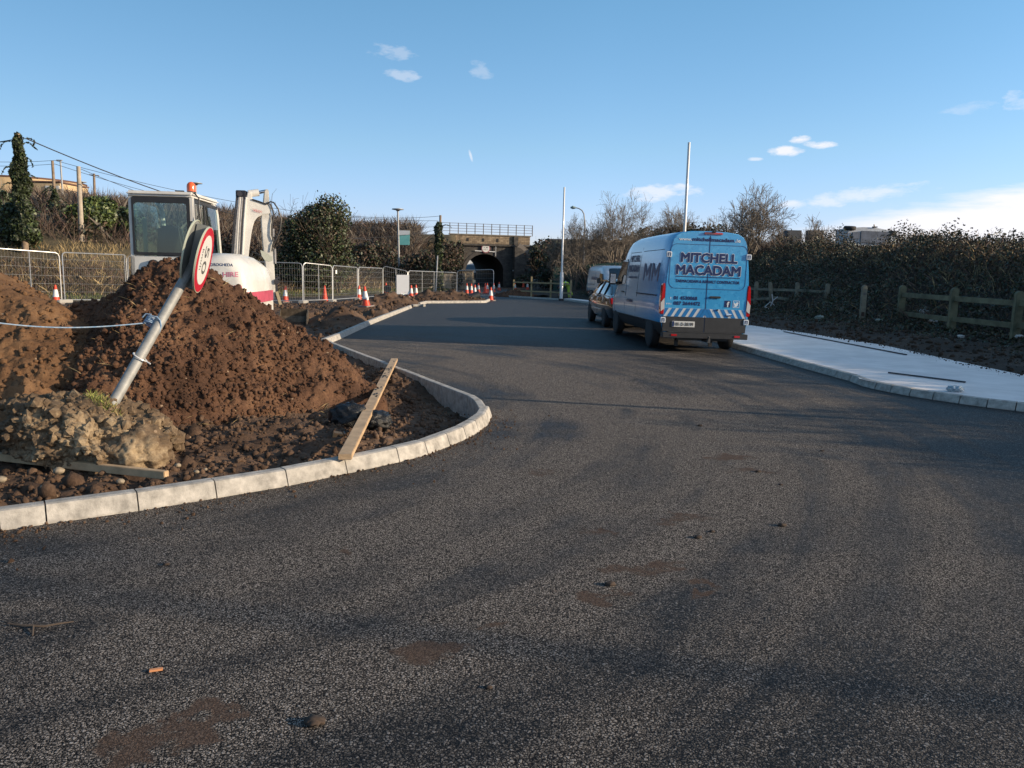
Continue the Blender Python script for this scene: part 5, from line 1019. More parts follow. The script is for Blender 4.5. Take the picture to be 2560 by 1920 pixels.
for k, (xa, xb_, r, m) in enumerate([(1285, 1335, .016, DKS), (1312, 1362, .022, STEEL), (1340, 1378, .018, EXW), (1362, 1398, .022, STEEL), (1385, 1420, .018, DKS), (1405, 1442, .020, EXW)]):
    h = MB(); h.tube([Z8(xa, 945, .10), Z8(xa + (xb_ - xa) * .55, 560, .10), Z8(xb_, 330, .11), Z8(xb_ + 8, 250, .10)], r, 8); h.build('hydraulic_pipe', m, boom)
bs_ = MB(); bs_.tube([Z8(1330, 950, -.05), Z8(1385, 480, -.05)], .055, 12); bs_.tube([Z8(1385, 480, -.05), Z8(1400, 260, -.05)], .03, 10); bs_.build('boom_cylinder', STEEL, ex)
cy = MB(); cy.tube([Z8(1480, 205, 0), Z8(1600, 190, 0)], [.062, .062], 16); cyo = cy.build('arm_cylinder', EXW, ex); cr = MB(); cr.tube([Z8(1600, 190, 0), Z8(1690, 172, 0)], .028, 12); cr.build('piston_rod', CHROME, cyo)
for pts in ([(1725, 300), (1765, 310), (1815, 380), (1850, 500), (1840, 620), (1790, 740), (1755, 790), (1745, 870)], [(1722, 320), (1750, 380), (1768, 460), (1745, 560), (1742, 680), (1765, 750)], [(1520, 275), (1600, 300), (1680, 330), (1730, 300)]):
    h = MB(); h.tube([Z8(x, y, .10) for x, y in pts], .014, 6); h.build('hose', HOSE, arm)
vl = MB(); vl.tube([Z8(1780, 840, .06), Z8(1785, 1010, .06)], .022, 8); vl.tube([Z8(1762, 610, .06), Z8(1765, 700, .06)], .02, 8); vl.build('valve', STEEL, arm)
lkg = MB(); lkg.beam(Z8(1785, 1180, .02), Z8(1810, 1400, .02), .05, .06); lkg.tube([Z8(1800, 1215, .1), Z8(1800, 1215, -.1)], .045, 10); lkg.beam(Z8(1795, 1190), Z8(1840, 1165), .03, .03); lkg.build('bucket_linkage', DKS, arm)
dz = MB(); dz.beam(Z8(1800, 1330, .05), Z8(1845, 1480, .05), .12, .05); dz.build('linkage_plate', mat('muddy_cream_steel', (.33, .27, .18), .6), arm)
mrr = MB(); mrr.prism([(-.0, .10), (.04, .085), (.14, .035), (.19, -.015), (.19, -.065), (.14, -.09), (.07, -.075), (.02, .0)], Z8(1575, 930, .9), (1, .2, 0), (0, 0, 1), (0, .02, 0)); mrr.build('mirror', mat('mirror_back', (.40, .42, .36), .4), ex, bevel=.006); ma = MB(); ma.tube([Z8(1490, 960, .5), Z8(1500, 880, .7), Z8(1540, 900, .8), Z8(1600, 940, .9)], .012, 6); ma.build('mirror_arm', HOSE, ex)
ubm = mat('brand_red_faded', (.50, .12, .14), .5)
tp = Z8(1575, 420, .095); tdir = (Z8(1620, 425) - Z8(1535, 405)); text('boom_lettering', 'TAKEUCHI', ubm, ex, tp, tdir, (0, 0, 1), .045, .15, .01, .012)
# loose bucket on the dirt
bk = G(742, 812, .02); bkt = empty('digger_bucket', (bk.x, bk.y, 0.0), 'worn steel digger bucket lying on the dirt to the right of the big mound', 'bucket', None, (0, 0, R(10)))
bb = MB(); P = [(0, .45), (-.05, .25), (-.02, .08), (.1, .0), (.3, -.02), (.5, .02)]; Pi = [(x + .015, z + .02) for x, z in P]; poly = [(y, z) for y, z in P]
for (a, b) in zip(P[:-1], P[1:]): bb.hexa([(-.42, -a[0], a[1]), (.30, -a[0], a[1]), (.30, -b[0], b[1]), (-.42, -b[0], b[1])], [(-.42, -a[0] - .02, a[1] + .02), (.30, -a[0] - .02, a[1] + .02), (.30, -b[0] - .02, b[1] + .02), (-.42, -b[0] - .02, b[1] + .02)])
bb.build('shell', RUSTY, bkt)
for x in (-.43, .31):
    sp_ = MB(); sp_.prism([(0, .47), (-.06, .25), (-.03, .07), (.1, -.02), (.3, -.04), (.5, .0), (.36, .3)], (x, 0, 0), (0, -1, 0), (0, 0, 1), (.03, 0, 0)); sp_.build('side_plate', RUSTY, bkt)
# ---------------- mesh site fences ----------------
GALV = mat('galvanised_steel', (.42, .43, .44), .42, .55, var=.2, vscale=12); WIRE = mat('fence_wire', (.33, .34, .35), .5, .5); FOOT = mat('concrete_foot', (.33, .32, .30), .9)
def heras(px0, yt0, yb0, px1, yt1, yb1, label, mids=(.5,), feet=(1, 1), dist=None, notice=None):
    if dist: a, b = D(px0, yb0, dist[0]), D(px1, yb1, dist[1])
    else: a, b = G(px0, yb0), G(px1, yb1)
    ta, tb = D(px0, yt0, a.y), D(px1, yt1, b.y); ta.x, tb.x = a.x, b.x; rt = empty('mesh_fence_panel', a, label, 'fence panel', 'temporary mesh fence panels'); o = a.copy()
    a, b, ta, tb = a - o, b - o, ta - o, tb - o; f = MB(); r = .021; c = .14; u = (b - a).normalized()
    f.tube([a, ta - Vector((0, 0, c)), ta - Vector((0, 0, c * .3)) + u * c * .3, ta + u * c, tb - u * c, tb - Vector((0, 0, c * .3)) - u * c * .3, tb - Vector((0, 0, c)), b], r, 6); f.tube([a + Vector((0, 0, .12)), b + Vector((0, 0, .12))], r, 6)
    f.build('frame', GALV, rt)
    for t in mids:
        m = MB(); m.tube([a.lerp(b, t) + Vector((0, 0, .12)), ta.lerp(tb, t)], .017, 6); m.build('middle_post', GALV, rt)
    segs = []; L = (b - a).length; n = int(L / .11)
    for k in range(1, n): t = k / n; segs.append((tuple(a.lerp(b, t) + Vector((0, 0, .12))), tuple(ta.lerp(tb, t)), .0022, .0022))
    for h in (.22, .38, .54, .70, .86): segs.append((tuple(a.lerp(ta, h)), tuple(b.lerp(tb, h)), .005, .005))
    V, F = prisms3(segs); nmesh('mesh_wires', V, F, WIRE, rt)
    for k, p in zip(feet, (a, b)):
        if k: q = MB(); q.box(p + Vector((0, 0, .06)), (.24, .7, .13)); q.build('foot', FOOT, rt, bevel=.02)
    if notice:
        t, s0, s1, wd = notice; c_ = a.lerp(b, t); ct = ta.lerp(tb, t); nn = u.cross(Vector((0, 0, 1))); q = MB(); q.prism([(0, 0), (wd, 0), (wd, 1), (0, 1)], c_.lerp(ct, s0) + nn * .03, u, (ct - c_) * (s1 - s0), nn * .008); q.build('notice_board', mat('notice_white', (.8, .8, .8), .6), rt)
    return rt
heras(-120, 612, 760, 155, 632, 757, 'mesh fence panel cut by the left edge, behind the orange mound', (.71,), dist=(27, 30))
heras(163, 631, 757, 321, 638, 757, 'mesh fence panel between the left edge panel and the excavator cab', (.97,), (1, 0), dist=(30.3, 34))
heras(325, 639, 757, 545, 648, 758, 'mesh fence panel almost hidden behind the excavator cab', (), (0, 0), dist=(34.2, 35))
heras(550, 652, 758, 757, 658, 758, 'mesh fence panel immediately right of the excavator arm', (), (0, 1), dist=(34.8, 35))
heras(760, 657, 757.5, 831, 664, 755.5, 'narrow-looking mesh fence panel with the all-orange cone behind it', (.52,), (1, 1))
heras(833, 664, 755, 895, 669, 750, 'mesh fence panel with a small white tag near its top left corner', (.97,), (0, 1), notice=(.08, .78, .88, .16))
heras(897, 668, 750, 957, 671, 745, 'mesh fence panel behind the leaning striped cone', (), (0, 0))
heras(958, 666, 745, 1019, 677, 746, 'mesh fence panel carrying a tall white notice board', (.52,), (0, 0), notice=(.55, .14, .80, .7))
heras(1021, 677, 746, 1141, 681.5, 740, 'long mesh fence panel in front of the grass verge and rubble wall', (.26, .5), (1, 1))
heras(1143, 676, 743, 1233, 674, 746, 'last mesh fence panel, standing in front of the tunnel mouth', (), (0, 1))

# ---------------- traffic cones ----------------
ORG = mat('cone_orange', (.62, .055, .018), .4, var=.1, vscale=9); SLV = mat('cone_white_sleeve', (.66, .66, .66), .35); GRY = mat('cone_base_grey', (.20, .17, .16), .7)
def make_cone(kind=0):
    t = bpy.data.objects.new('traffic_cone', None); COL.objects.link(t); t.empty_display_size = .2
    b = MB(); b.box((0, 0, .025), (.44, .44, .05)); b.build('base', GRY if kind != 1 else ORG, t, bevel=.015)
    c = MB(); c.lathe([(.155, .045), (.14, .08), (.034, .735), (.026, .75)], n=20); c.build('cone_body', ORG, t)
    if kind != 1:
        s = MB(); z0, z1 = .29, .57; rr = lambda z: .142 - (z - .08) * (.142 - .034) / .655 + .004; s.lathe([(rr(z0) - .003, z0 - .001), (rr(z0), z0), (rr(z1), z1), (rr(z1) - .003, z1 + .001)], n=20); s.build('reflective_sleeve', SLV, t)
        if kind == 2: k = MB(); k.box((-.02, -.112, .30), (.10, .02, .10)); k.build('torn_patch', SLV, t)
    return t
c0, c1_, c2_ = make_cone(0), make_cone(1), make_cone(2); first = {0: c0, 1: c1_, 2: c2_}; used = set()
for i, (px, yb, kd, lab, tlt) in enumerate([(141, 761, 0, 'striped cone on the old road behind the dip between the mounds', 0), (714, 756, 0, 'striped cone behind the fence just right of the excavator arm', 0), (812, 752, 1, 'all-orange cone with a pale tip behind the narrow fence panel', 0), (897, 750, 0, 'striped cone tucked behind a fence post, left of the large near cone', 2),
        (916, 767, 2, 'largest leaning cone with a torn white band, on dirt before the fence', -5), (965, 736, 0, 'striped cone in front of the dark round disc', 0), (1028, 746, 0, 'left cone of the close pair on the dirt by the fence joint', 0), (1040, 744.5, 0, 'right cone of the close pair on the dirt by the fence joint', 0),
        (1167, 734.5, 0, 'leftmost striped cone of the cluster before the tunnel', 0), (1178, 735.5, 0, 'second striped cone from the left in the tunnel cluster', 0), (1187, 741, 0, 'grimy cone standing forward of the others in the tunnel cluster', 0), (1196, 733, 0, 'middle striped cone of the tunnel cluster', 0), (1213, 733, 1, 'mostly hidden orange cone beside the fourth cone of the tunnel cluster', 0), (1218, 732, 0, 'striped cone right of the middle of the tunnel cluster', 0),
        (1227, 752, 0, 'nearest cone of the tunnel cluster, at the end of the kerb line', 0), (1234, 731, 0, 'striped cone behind the last fence panel post', 0), (1247.5, 727, 0, 'lone striped cone left of the dark soil heap', 0), (1287, 728, 0, 'striped cone behind the left post of the far wooden rail fence', 0), (1308, 721, 1, 'all-orange cone in the shade behind the far rail fence', 0), (1318.5, 725.5, 0, 'striped cone between the first two posts of the far rail fence', 0), (1358, 725, 0, 'striped cone right of the middle post of the far rail fence', 0)]):
    if kd in used: o = copy_tree(first[kd])
    else: o = first[kd]; used.add(kd)
    g = G(px, yb); z = 0
    if px in (916, 1028, 1040): z = float(dirt_h(np.array([g.x]), np.array([g.y]), 1)[0]); g = G(px, yb, max(0, z)); z = max(0, z) 
    o.location = (g.x, g.y, z); o.rotation_euler = (R(tlt) * .4, R(tlt), R((i * 37) % 90)); tag(o, lab, 'traffic cone', 'red and white traffic cones')
# dark disc behind the fence
dk = MB(); dc = D(969, 722, 47); dk.lathe([(.22, -.01), (.23, 0), (.22, .01)], (0, 0, .0), 24, Matrix.Rotation(R(90), 3, 'X')); dk.beam((0, .03, -.35), (0, .03, .1), .04, .03); do = dk.build('sign_back', BLACKP); do.location = dc; tag(do, 'dark round back of a temporary sign behind the fence', 'sign')

# ---------------- bent speed limit sign on its post ----------------
PIPE = mat('galvanised_post', (.27, .275, .27), .6, .2, var=.2, vscale=10, bump=.08, bscale=80); SGR = mat('sign_red', (.50, .012, .03), .35, coat=.3); SGW = mat('sign_white', (.62, .62, .60), .4); SGB = mat('sign_back_grey', (.20, .21, .20), .6)
SGE = mat('sign_rim_pale', (.50, .52, .40), .45); SGK = mat('sign_black', (.10, .10, .10), .45)
pb = D(276, 1020, 6.15); pt = D(466, 690, 7.05); ax = (pt - pb).normalized(); st = empty('speed_limit_sign', pb, 'bent galvanised post with two round speed limit discs, leaning out of a lump of concrete', 'road sign')
ptop = pt + ax * .02; po = MB(); po.tube([Vector((0, 0, 0)) - ax * .25, ptop - pb], .0435, 20); pob = po.build('post', PIPE, st)
fr_ = ray(500, 645).normalized(); rr_ = (RGT - fr_ * RGT.dot(fr_)).normalized(); uu_ = rr_.cross(fr_); nS = (rr_ * .93 + uu_ * (-.245) - fr_ * .20).normalized(); mj = (rr_ * .26 + uu_ * .966); mj = (mj - nS * mj.dot(nS)).normalized(); sd = nS.cross(mj)
# reading direction runs down the disc
rd = -mj; up = nS.cross(rd)
c1 = D(509, 650, 7.10); c2 = D(477, 631, 7.16)
def disc(c, nrm, par, face=1):
    q = nrm.to_track_quat('Z', 'X').to_matrix(); o = c - pb
    r_ = MB(); r_.lathe([(.29, -.004), (.30, -.004), (.30, .006), (.29, .006)], o, 48, q); d = r_.build('disc', [SGB], par, sharp=30)
    f = MB(); f.lathe([(.298, .0065), (.296, .0085)], o, 48, q); f.build('red_ring', SGR, d); w = MB(); w.lathe([(.228, .0087), (.2275, .0100)], o, 48, q); w.build('white_face', SGW, d)
    rb_ = MB(); rb_.loft([[o + q @ Vector((rr * math.cos(a), rr * math.sin(a), z)) for rr, z in ((.299, -.010), (.304, -.010), (.304, .006), (.299, .006))] for a in np.linspace(0, 2 * math.pi, 49)], cap=False); rb_.build('rim', SGE, d); return d
d1 = disc(c1, nS, st); o1 = c1 - pb + nS * .0108
text('numerals', '50', SGK, d1, o1 + up * (-.055), rd, up, .17, .26, .0, .001); text('unit_lettering', 'km/h', SGK, d1, o1 + up * (-.165) , rd, up, .062, .19, .0, .001)
d2 = disc(c2, -nS, st); text('numerals', '50', SGK, d2, c2 - pb - nS * .0108 + up * (-.055), -rd, up, .17, .26, .0, .001)
chn = MB(); w0 = (c1 + c2) / 2 - pb; chn.beam(w0 - mj * .30 - up * .0, w0 + mj * .29, .07, .10, up=nS); chn.beam(c1 - pb - nS * .02 - up * .13, c1 - pb - nS * .02 + up * .13, .03, .02, up=nS); cch = chn.build('bracket', SGB, st)
sl_ = MB(); sl_.tube([ptop - pb - ax * .05, ptop - pb + ax * .20], .0400, 16); sl_.build('post_sleeve', SGB, st)
zt = MB(); zp = D(350, 893, 6.45) - pb; zc = [zp + (RGT * math.cos(a) * .05 + FWD * math.sin(a) * .05) + Vector((0, 0, -.035 * math.cos(a))) for a in np.linspace(0, 6.283, 18)]; zt.tube(zc, .006, 6); zt.tube([zc[0], zc[0] + Vector((.04, -.01, -.02))], .006, 6); zt.build('cable_tie', WHITEP, st)
# rope
ROPE = mat('blue_white_rope', (.34, .42, .52), .8, col2=(.12, .25, .42), vscale=30); rk_ = D(378, 806, 6.72); rp = MB(); e1 = D(-260, 760, 5.6); pts = []
for i in range(25): t_ = i / 24; p = e1.lerp(rk_, t_); p.z -= .10 * math.sin(math.pi * t_); pts.append(p)
rp.tube(pts, .0055, 6)
side1 = ax.cross(FWD).normalized(); side2 = ax.cross(side1).normalized(); cc = []
for i in range(70): a = i * .45; cc.append(rk_ + ax * (-.03 + .0011 * i) + (side1 * math.cos(a) + side2 * math.sin(a)) * .052)
rp.tube(cc, .006, 6); lp = [rk_ - side2 * .0 + FWD * -.055 + RGT * (x * .001) + UPV * (y * .001) for x, y in [(0, 20), (30, 50), (75, 45), (105, 10), (110, -40), (95, -90), (60, -125), (40, -130)]]; rp.tube(lp, .006, 6); rp.tube([l + RGT * -.05 + UPV * .02 for l in lp[:3]], .006, 6)
ro = rp.build('rope', ROPE); tag(ro, 'thin blue and white rope tied round the leaning sign post', 'rope')

# ---------------- concrete lump at the post's foot ----------------
def lump(name, c, sx, sy, sz, sub, seed, m, label, cat, rough=.22, f=2.4, group=None, tilt=0, jag=0):
    bm = bmesh.new(); bmesh.ops.create_icosphere(bm, subdivisions=sub, radius=1); from mathutils import noise as mn
    for v in bm.verts:
        p = v.co.normalized(); q_ = p * f + Vector((seed, 0, 0)); k = 1 + rough * mn.fractal(q_, 1.0, 2.0, 5)
        if jag: dv = mn.voronoi(q_ * 1.6)[0]; k += jag * (dv[0] - .35) * .9 - jag * max(0, .12 - (dv[1] - dv[0])) * 1.6; dv = mn.voronoi(q_ * 5)[0]; k += jag * (.3 - dv[0]) * .22; k += jag * .10 * mn.noise(q_ * 16)
        v.co = Vector((p.x * sx * k, p.y * sy * k, p.z * sz * k + tilt * p.x * sx))
    me = bpy.data.meshes.new(name); bm.to_mesh(me); bm.free(); me.materials.append(m); me.polygons.foreach_set('use_smooth', [True] * len(me.polygons)); o = bpy.data.objects.new(name, me); COL.objects.link(o); o.location = c; return tag(o, label, cat, group)
LUMP = soil_mat('crumbling_concrete', (.042, .028, .018), (.14, .098, .062), (.40, .31, .20), 26)
cg = G(225, 1175); lo = lump('concrete_lump', (cg.x - .12, 6.12, .20), .60, .42, .30, 6, 3.1, LUMP, 'rough lump of crumbling concrete and earth holding the bent sign post', 'concrete lump', .16, 1.5, tilt=-.20, jag=.55)
lump('concrete_lump', (cg.x + .33, 5.98, .12), .24, .26, .20, 5, 8.2, LUMP, 'paler broken piece of concrete on the right of the big lump', 'concrete lump', .16, 1.6, jag=.5)
vv = np.array([v.co[:] for v in lo.data.vertices]); rs_ = np.random.RandomState(3); ii = rs_.choice(len(vv), 3600); V2, F2 = clod_mesh(vv[ii] * .99, .007 * (8 ** (rs_.rand(3600) ** 2.3)), 5); cl_ob = nmesh('crumbs', V2, F2, LUMP, lo, smooth=False); cl_ob['kind'] = 'stuff'
gt = []; 
for _ in range(900): a = rng.random(); q = D(225 + 75 * a + rng.gauss(0, 9), 995 + 55 * a ** 1.5 + rng.gauss(0, 7), 6.12 + rng.uniform(-.12, .10)); gt.append((q.x, q.y, q.z - .02))
tag(blades('grass_tuft', gt, .075, .006, [mat('yellow_green_grass', (.22, .24, .06), .8, island=.4), DRY], lean=.7, midx=nr.choice(2, len(gt), p=[.7, .3])), 'yellow-green tuft of grass growing at the foot of the bent post', 'grass', kind='stuff')

# ---------------- timber and small things on the ground ----------------
PINE = mat('rough_sawn_pine', (.46, .32, .19), .75, var=.22, vscale=7, bump=.25, bscale=40); TARRY = mat('tar_stain', (.03, .028, .026), .8)
def plank(name, p0, p1, w, h, label, m=PINE, up=(0, 0, 1), stains=0):
    rt = empty(name, p0, label, 'timber'); d = MB(); a, b = Vector((0, 0, 0)), Vector(p1) - Vector(p0); d.beam(a, b, w, h, up=up); o = d.build('board', m, rt, bevel=.004)
    if stains:
        s = MB(); u = b.normalized(); sdv = u.cross(Vector((0, 0, 1))).normalized()
        for k in range(22):
            c = a.lerp(b, rng.uniform(.42, .93)) + Vector((0, 0, 1)).cross(u) * 0 + sdv * rng.uniform(-w * .3, w * .3); nn = sdv.cross(u); c += nn * (h / 2 + .0015); n_ = 7; P = []
            for i in range(n_): an = 6.283 * i / n_; r_ = rng.uniform(.5, 1.1); P.append((math.cos(an) * r_ * .07, math.sin(an) * r_ * .016))
            s.prism(P, c, u, sdv, nn * .001)
        s.build('tar_smears', TARRY, rt)['kind'] = 'stuff'
    return rt
pA = G(862, 1143, .145); pB = G(986, 899, .15); plank('timber_plank', (pA.x, pA.y, .145), (pB.x, pB.y, .15), .105, .045, 'long tar-smeared plank laid across the kerbed nose of the island', stains=1)
pA = D(418, 1210, 5.50); pB = D(-260, 1140, 6.25); plank('timber_batten', (pA.x, pA.y, max(.07, pA.z)), (pB.x, pB.y, max(.07, pB.z)), .05, .06, 'clean sawn batten lying in front of the concrete lump')
TAR = mat('black_tarmac_lump', (.012, .012, .013), .35, bump=.9, bscale=110, bdist=.01)
g = G(868, 1070); lump('tarmac_lump', (g.x, g.y + .15, .08), .20, .16, .15, 4, 5, TAR, 'shiny black heap of spilt tarmac under the plank, on the left', 'tarmac', .2, 3, jag=.4)
g = G(925, 1075); lump('tarmac_lump', (g.x + .02, g.y + .2, .05), .16, .14, .11, 4, 9, TAR, 'smaller black heap of tarmac showing right of the plank', 'tarmac', .2, 3, jag=.4)
g = G(838, 1108); q = MB(); q.box((0, 0, .06), (.085, .06, .10)); q.box((.055, 0, .06), (.02, .07, .12), mi=1); o = q.build('timber_offcut', [mat('orange_timber', (.50, .25, .11), .7), BLACKP], bevel=.004); o.location = g; o.rotation_euler = (.2, .25, .4); tag(o, 'small orange timber offcut with a black edge on the soil left of the plank', 'offcut')
g = G(782, 1105); q = MB(); q.lathe([(.05, 0), (.055, .012), (.03, .02)], n=16); o = q.build('drain_lid', BLACKP); o.location = g + Vector((0, 0, .03)); o.rotation_euler = (.3, .1, 0); tag(o, 'small black round lid lying on the soil', 'lid')
STO = mat('pale_stone', (.26, .21, .15), .8, var=.25, vscale=20); 
for i, (px, py, r_, lab) in enumerate([(148, 1196, .055, 'pale stone under the clean batten'), (302, 1222, .040, 'round stone by the end of the batten'), (4, 1218, .05, 'white stone at the left edge of the view'), (492, 1196, .028, 'small pale pebble left of the kerb joint, near the lump'), (514, 1189, .022, 'smaller pale pebble beside the first one'), (318, 1175, .05, 'brown cobble at the foot of the concrete lump'), (445, 1180, .035, 'brown cobble at the right tip of the concrete lump'), (62, 957, .06, 'cobble in the valley between the mounds')]):
    g = G(px, py) if i < 7 else D(px, py, 7.0); z = .045 if i < 7 else g.z; o = lump('stone', (g.x, g.y, z + r_ * .25), r_ * .75, r_ * .6, r_ * .5, 3, i * 3.3, STO, lab, 'stone', .18); 
CLOD = mat('dry_mud_clod', (.050, .034, .025), .9, var=.3, vscale=30)
for i, (px, py, r_, lab) in enumerate([(786, 1810, .045, 'largest mud clod on the asphalt, bottom centre'), (1525, 1463, .035, 'dark clod on the mud patch right of centre'), (1222, 1720, .018, 'small clod low in the middle of the asphalt'), (1745, 1345, .03, 'flat clod at the right end of the mud trail'), (1955, 1315, .035, 'clod alone on the right-hand asphalt'), (1952, 1213, .022, 'small clod at the right of the mud trail'), (1750, 1065, .03, 'clod below the pole shadow'), (1895, 1180, .03, 'clod on the asphalt beyond the mud trail'), (2055, 1128, .022, 'tiny clod on the asphalt near the shaded kerb'), (415, 1412, .022, 'clod on the asphalt below the near kerb'), (1780, 1330, .02, 'crumb beside the flat clod')]):
    g = G(px, py); lump('mud_clod', (g.x, g.y, r_ * .25), r_ * .8, r_ * .6, r_ * .3, 3, i * 1.7, CLOD, lab, 'mud clod', .4, 2.5, 'mud clods on the asphalt')
q = MB(); q.beam((0, 0, .006), (.045, .016, .006), .014, .008); o = q.build('wood_splinter', mat('orange_splinter', (.62, .27, .12), .6)); o.location = G(374, 1680); tag(o, 'tiny orange splinter on the near asphalt', 'splinter')
q = MB(); b0_ = G(185, 1562); pts_ = [G(x, y) + Vector((0, 0, .008 + .006 * (i % 2))) - b0_ for i, (x, y) in enumerate([(185, 1558), (150, 1566), (110, 1570), (84, 1572), (55, 1568), (20, 1566)])]; q.tube(pts_, [.002, .004, .005, .006, .005, .003], 5); q.tube([pts_[3], G(82, 1590) - b0_ + Vector((0, 0, .004))], [.005, .003], 5); q.tube([pts_[4], G(12, 1552) - b0_ + Vector((0, 0, .01))], [.004, .002], 5)
o = q.build('fallen_twig', BARK2); o.location = b0_; tag(o, 'brown forked twig on the asphalt at the left edge', 'twig')
q = MB(); q.box((0, 0, .045), (.55, .30, .09)); q.box((.2, -.2, .05), (.12, .2, .12)); o = q.build('gully_block', CONC, bevel=.01); o.location = G(1044, 766); o.rotation_euler = (0, 0, .5); tag(o, 'concrete gully block set in the gap between two kerb runs', 'gully block')
q = MB(); q.lathe([(.20, -.3), (.22, -.3), (.22, .3), (.20, .3)], n=18, M=Matrix.Rotation(R(70), 3, 'Y')); o = q.build('black_pipe', BLACKP); o.location = G(1184, 752) + Vector((0, .4, .22)); o.rotation_euler = (0, 0, .4); tag(o, 'short black pipe lying on the dirt at the far end of the kerb', 'pipe')
q = MB(); q.beam((0, 0, .05), (.55, -.9, .06), .14, .12); o = q.build('loose_kerbstone', CONC, bevel=.01); o.location = G(1207, 747); tag(o, 'grey kerbstone lying crooked beside the nearest tunnel cone', 'kerbstone')
# soil heap beyond the road
def hfar(X, Y): return .55 - .42 * np.sqrt(((X - .15) / 1.2) ** 2 + ((Y - 50.6) / .8) ** 2 + .02)
mound('soil_mound', hfar, -1.5, 1.8, 49, 52.4, .05, 260, SOIL, 'low dark heap of soil in front of the far wooden rail fence', 17, (.06, .16), .05)

# ---------------- things on the right-hand side ----------------
q = MB(); a, b = G(1960, 830, .104), G(2266, 888, .104); q.beam((0, 0, .012), b - a + Vector((0, 0, .012)), .035, .02); o = q.build('steel_rod', DKS); o.location = a; tag(o, 'longer dark steel rod lying on the new pavement', 'rod')
q = MB(); a, b = G(2221, 933, .104), G(2413, 957, .104); q.beam((0, 0, .012), b - a + Vector((0, 0, .012)), .035, .02); o = q.build('steel_rod', DKS); o.location = a; tag(o, 'shorter dark steel rod lying nearer on the new pavement', 'rod')
PLAS = glass_mat('clear_plastic', (.72, .80, .84)); o = lump('plastic_bag', G(2388, 972, .14), .10, .07, .045, 4, 2.2, mat('milky_plastic', (.34, .42, .48), .25, spec=.8), 'crumpled clear plastic wrapper on the pavement near the kerb', 'plastic wrapper', .5, 3.5)
def bp_pt(px, py, y): v = D(px, py, y); return Vector((v.x, y, zr(v.x, y)))
for i, (px, py, y, r_, lab, m) in enumerate([(2303, 833, 22.5, .14, 'crumpled white litter, upper of the group below the rail fence', 0), (2310, 820, 22.8, .10, 'pale green scrap of litter beside the white litter', 1), (2330, 845, 21.5, .13, 'white plastic litter just right of the green scrap', 0), (2080, 810, 26, .09, 'small bright litter at the foot of the fourth fence post', 0), (2195, 828, 23, .10, 'grey rag on the earth left of the intact fence', 1), (2400, 862, 18.5, .09, 'pale stone below the second post of the intact fence', 0), (2550, 825, 17.5, .10, 'pale rag at the foot of the last post', 0), (2047, 825, 25, .16, 'flat grey block at the back edge of the pavement', 1)]):
    p = bp_pt(px, py, y); lump('litter', p + Vector((0, 0, r_ * .3)), r_, r_ * .7, r_ * .45, 3, i * 2.1, (mat('litter_white', (.45, .44, .42), .6), mat('litter_grey_green', (.22, .25, .22), .7))[m], lab, 'litter', .5, 3)
# broken white and black object beneath the fence
p = bp_pt(1924, 775, 30); q = MB(); q.tube([(0, 0, .05), (.1, .0, .35), (.05, 0, .6)], .02, 6); q.tube([(.1, 0, .35), (.28, 0, .5)], .018, 6); q.tube([(-.2, 0, .1), (.0, 0, .3), (.25, 0, .12), (.1, 0, .02), (-.2, 0, .1)], .018, 6); q.tube([(.3, .1, .03), (1.3, .2, .04)], .015, 6); q.tube([(-.1, -.1, .03), (1.0, -.2, .04)], .015, 6); o = q.build('scrap_frame', mat('scrap_white', (.45, .45, .46), .5)); o.location = p; tag(o, 'tangled white scrap frame below the leaning fence post', 'scrap')

WOODF = mat('weathered_fence_wood', (.175, .165, .125), .85, var=.35, vscale=4, bump=.4, bscale=30); WOODG = mat('mossy_fence_wood', (.12, .12, .075), .9, var=.4, vscale=3, bump=.4, bscale=30)
def fpost(par, o, p, h, m, w=.15, lean=0, d_=.09, name='post'):
    q = MB(); P = [(-w / 2, -.35), (w / 2, -.35), (w / 2, h - w * .45)] + [(w / 2 * math.cos(R(a)), h - w * .45 + w / 2 * math.sin(R(a))) for a in range(15, 180, 15)] + [(-w / 2, h - w * .45)]
    u = Vector((math.cos(lean), 0, math.sin(lean) * 0)); ux = Vector((1, 0, 0)); uz = Vector((lean, 0, 1)).normalized(); q.prism(P, Vector(p) - o, ux, uz, (0, d_, 0)); return q.build(name, m, par, bevel=.008)
def zbase(px, yb, y): v = D(px, yb, y); return v
def rail(par, o, a, b, h=.10, t=.045, m=WOODF, name='rail'):
    q = MB(); q.beam(Vector(a) - o, Vector(b) - o, t, h); return q.build(name, m, par, bevel=.006)
A = [(1845, 775, 703, 33.0, 0), (1887, 775, 704, 32, 0), (1930, 772, 705, 31, -.14), (1991, 778, 706, 30, -.03), (2064, 783, 709, 28.5, 0)]
ft = empty('post_and_rail_fence', zbase(*A[0][:1], A[0][1], A[0][3]), 'broken weathered wooden rail fence emerging from behind the blue van', 'fence'); o_ = ft.location.copy(); base = []; tops = []
for (px, yb, yt, y, ln) in A:
    b = D(px, yb, y); h = D(px, yt, y).z - b.z; fpost(ft, o_, b, h, WOODF, .15, ln); base.append(b); tops.append(h)
for i in range(4): rail(ft, o_, base[i] + Vector((0, -.03, tops[i] - .30)), base[i + 1] + Vector((0, -.03, tops[i + 1] - .30)))
for i in range(3): rail(ft, o_, base[i] + Vector((0, -.03, .45)), base[i + 1] + Vector((0, -.03, .42)))
rail(ft, o_, base[4] + Vector((0, -.03, .42)), D(2148, 796, 24.3))
b = D(2153, 815, 24); lp_ = empty('lone_fence_post', b, 'lone wooden post with a burnt waist standing in the gap of the rail fence', 'fence post'); fpost(lp_, b, b, D(2153, 713, 24).z - b.z, WOODF, .16); 
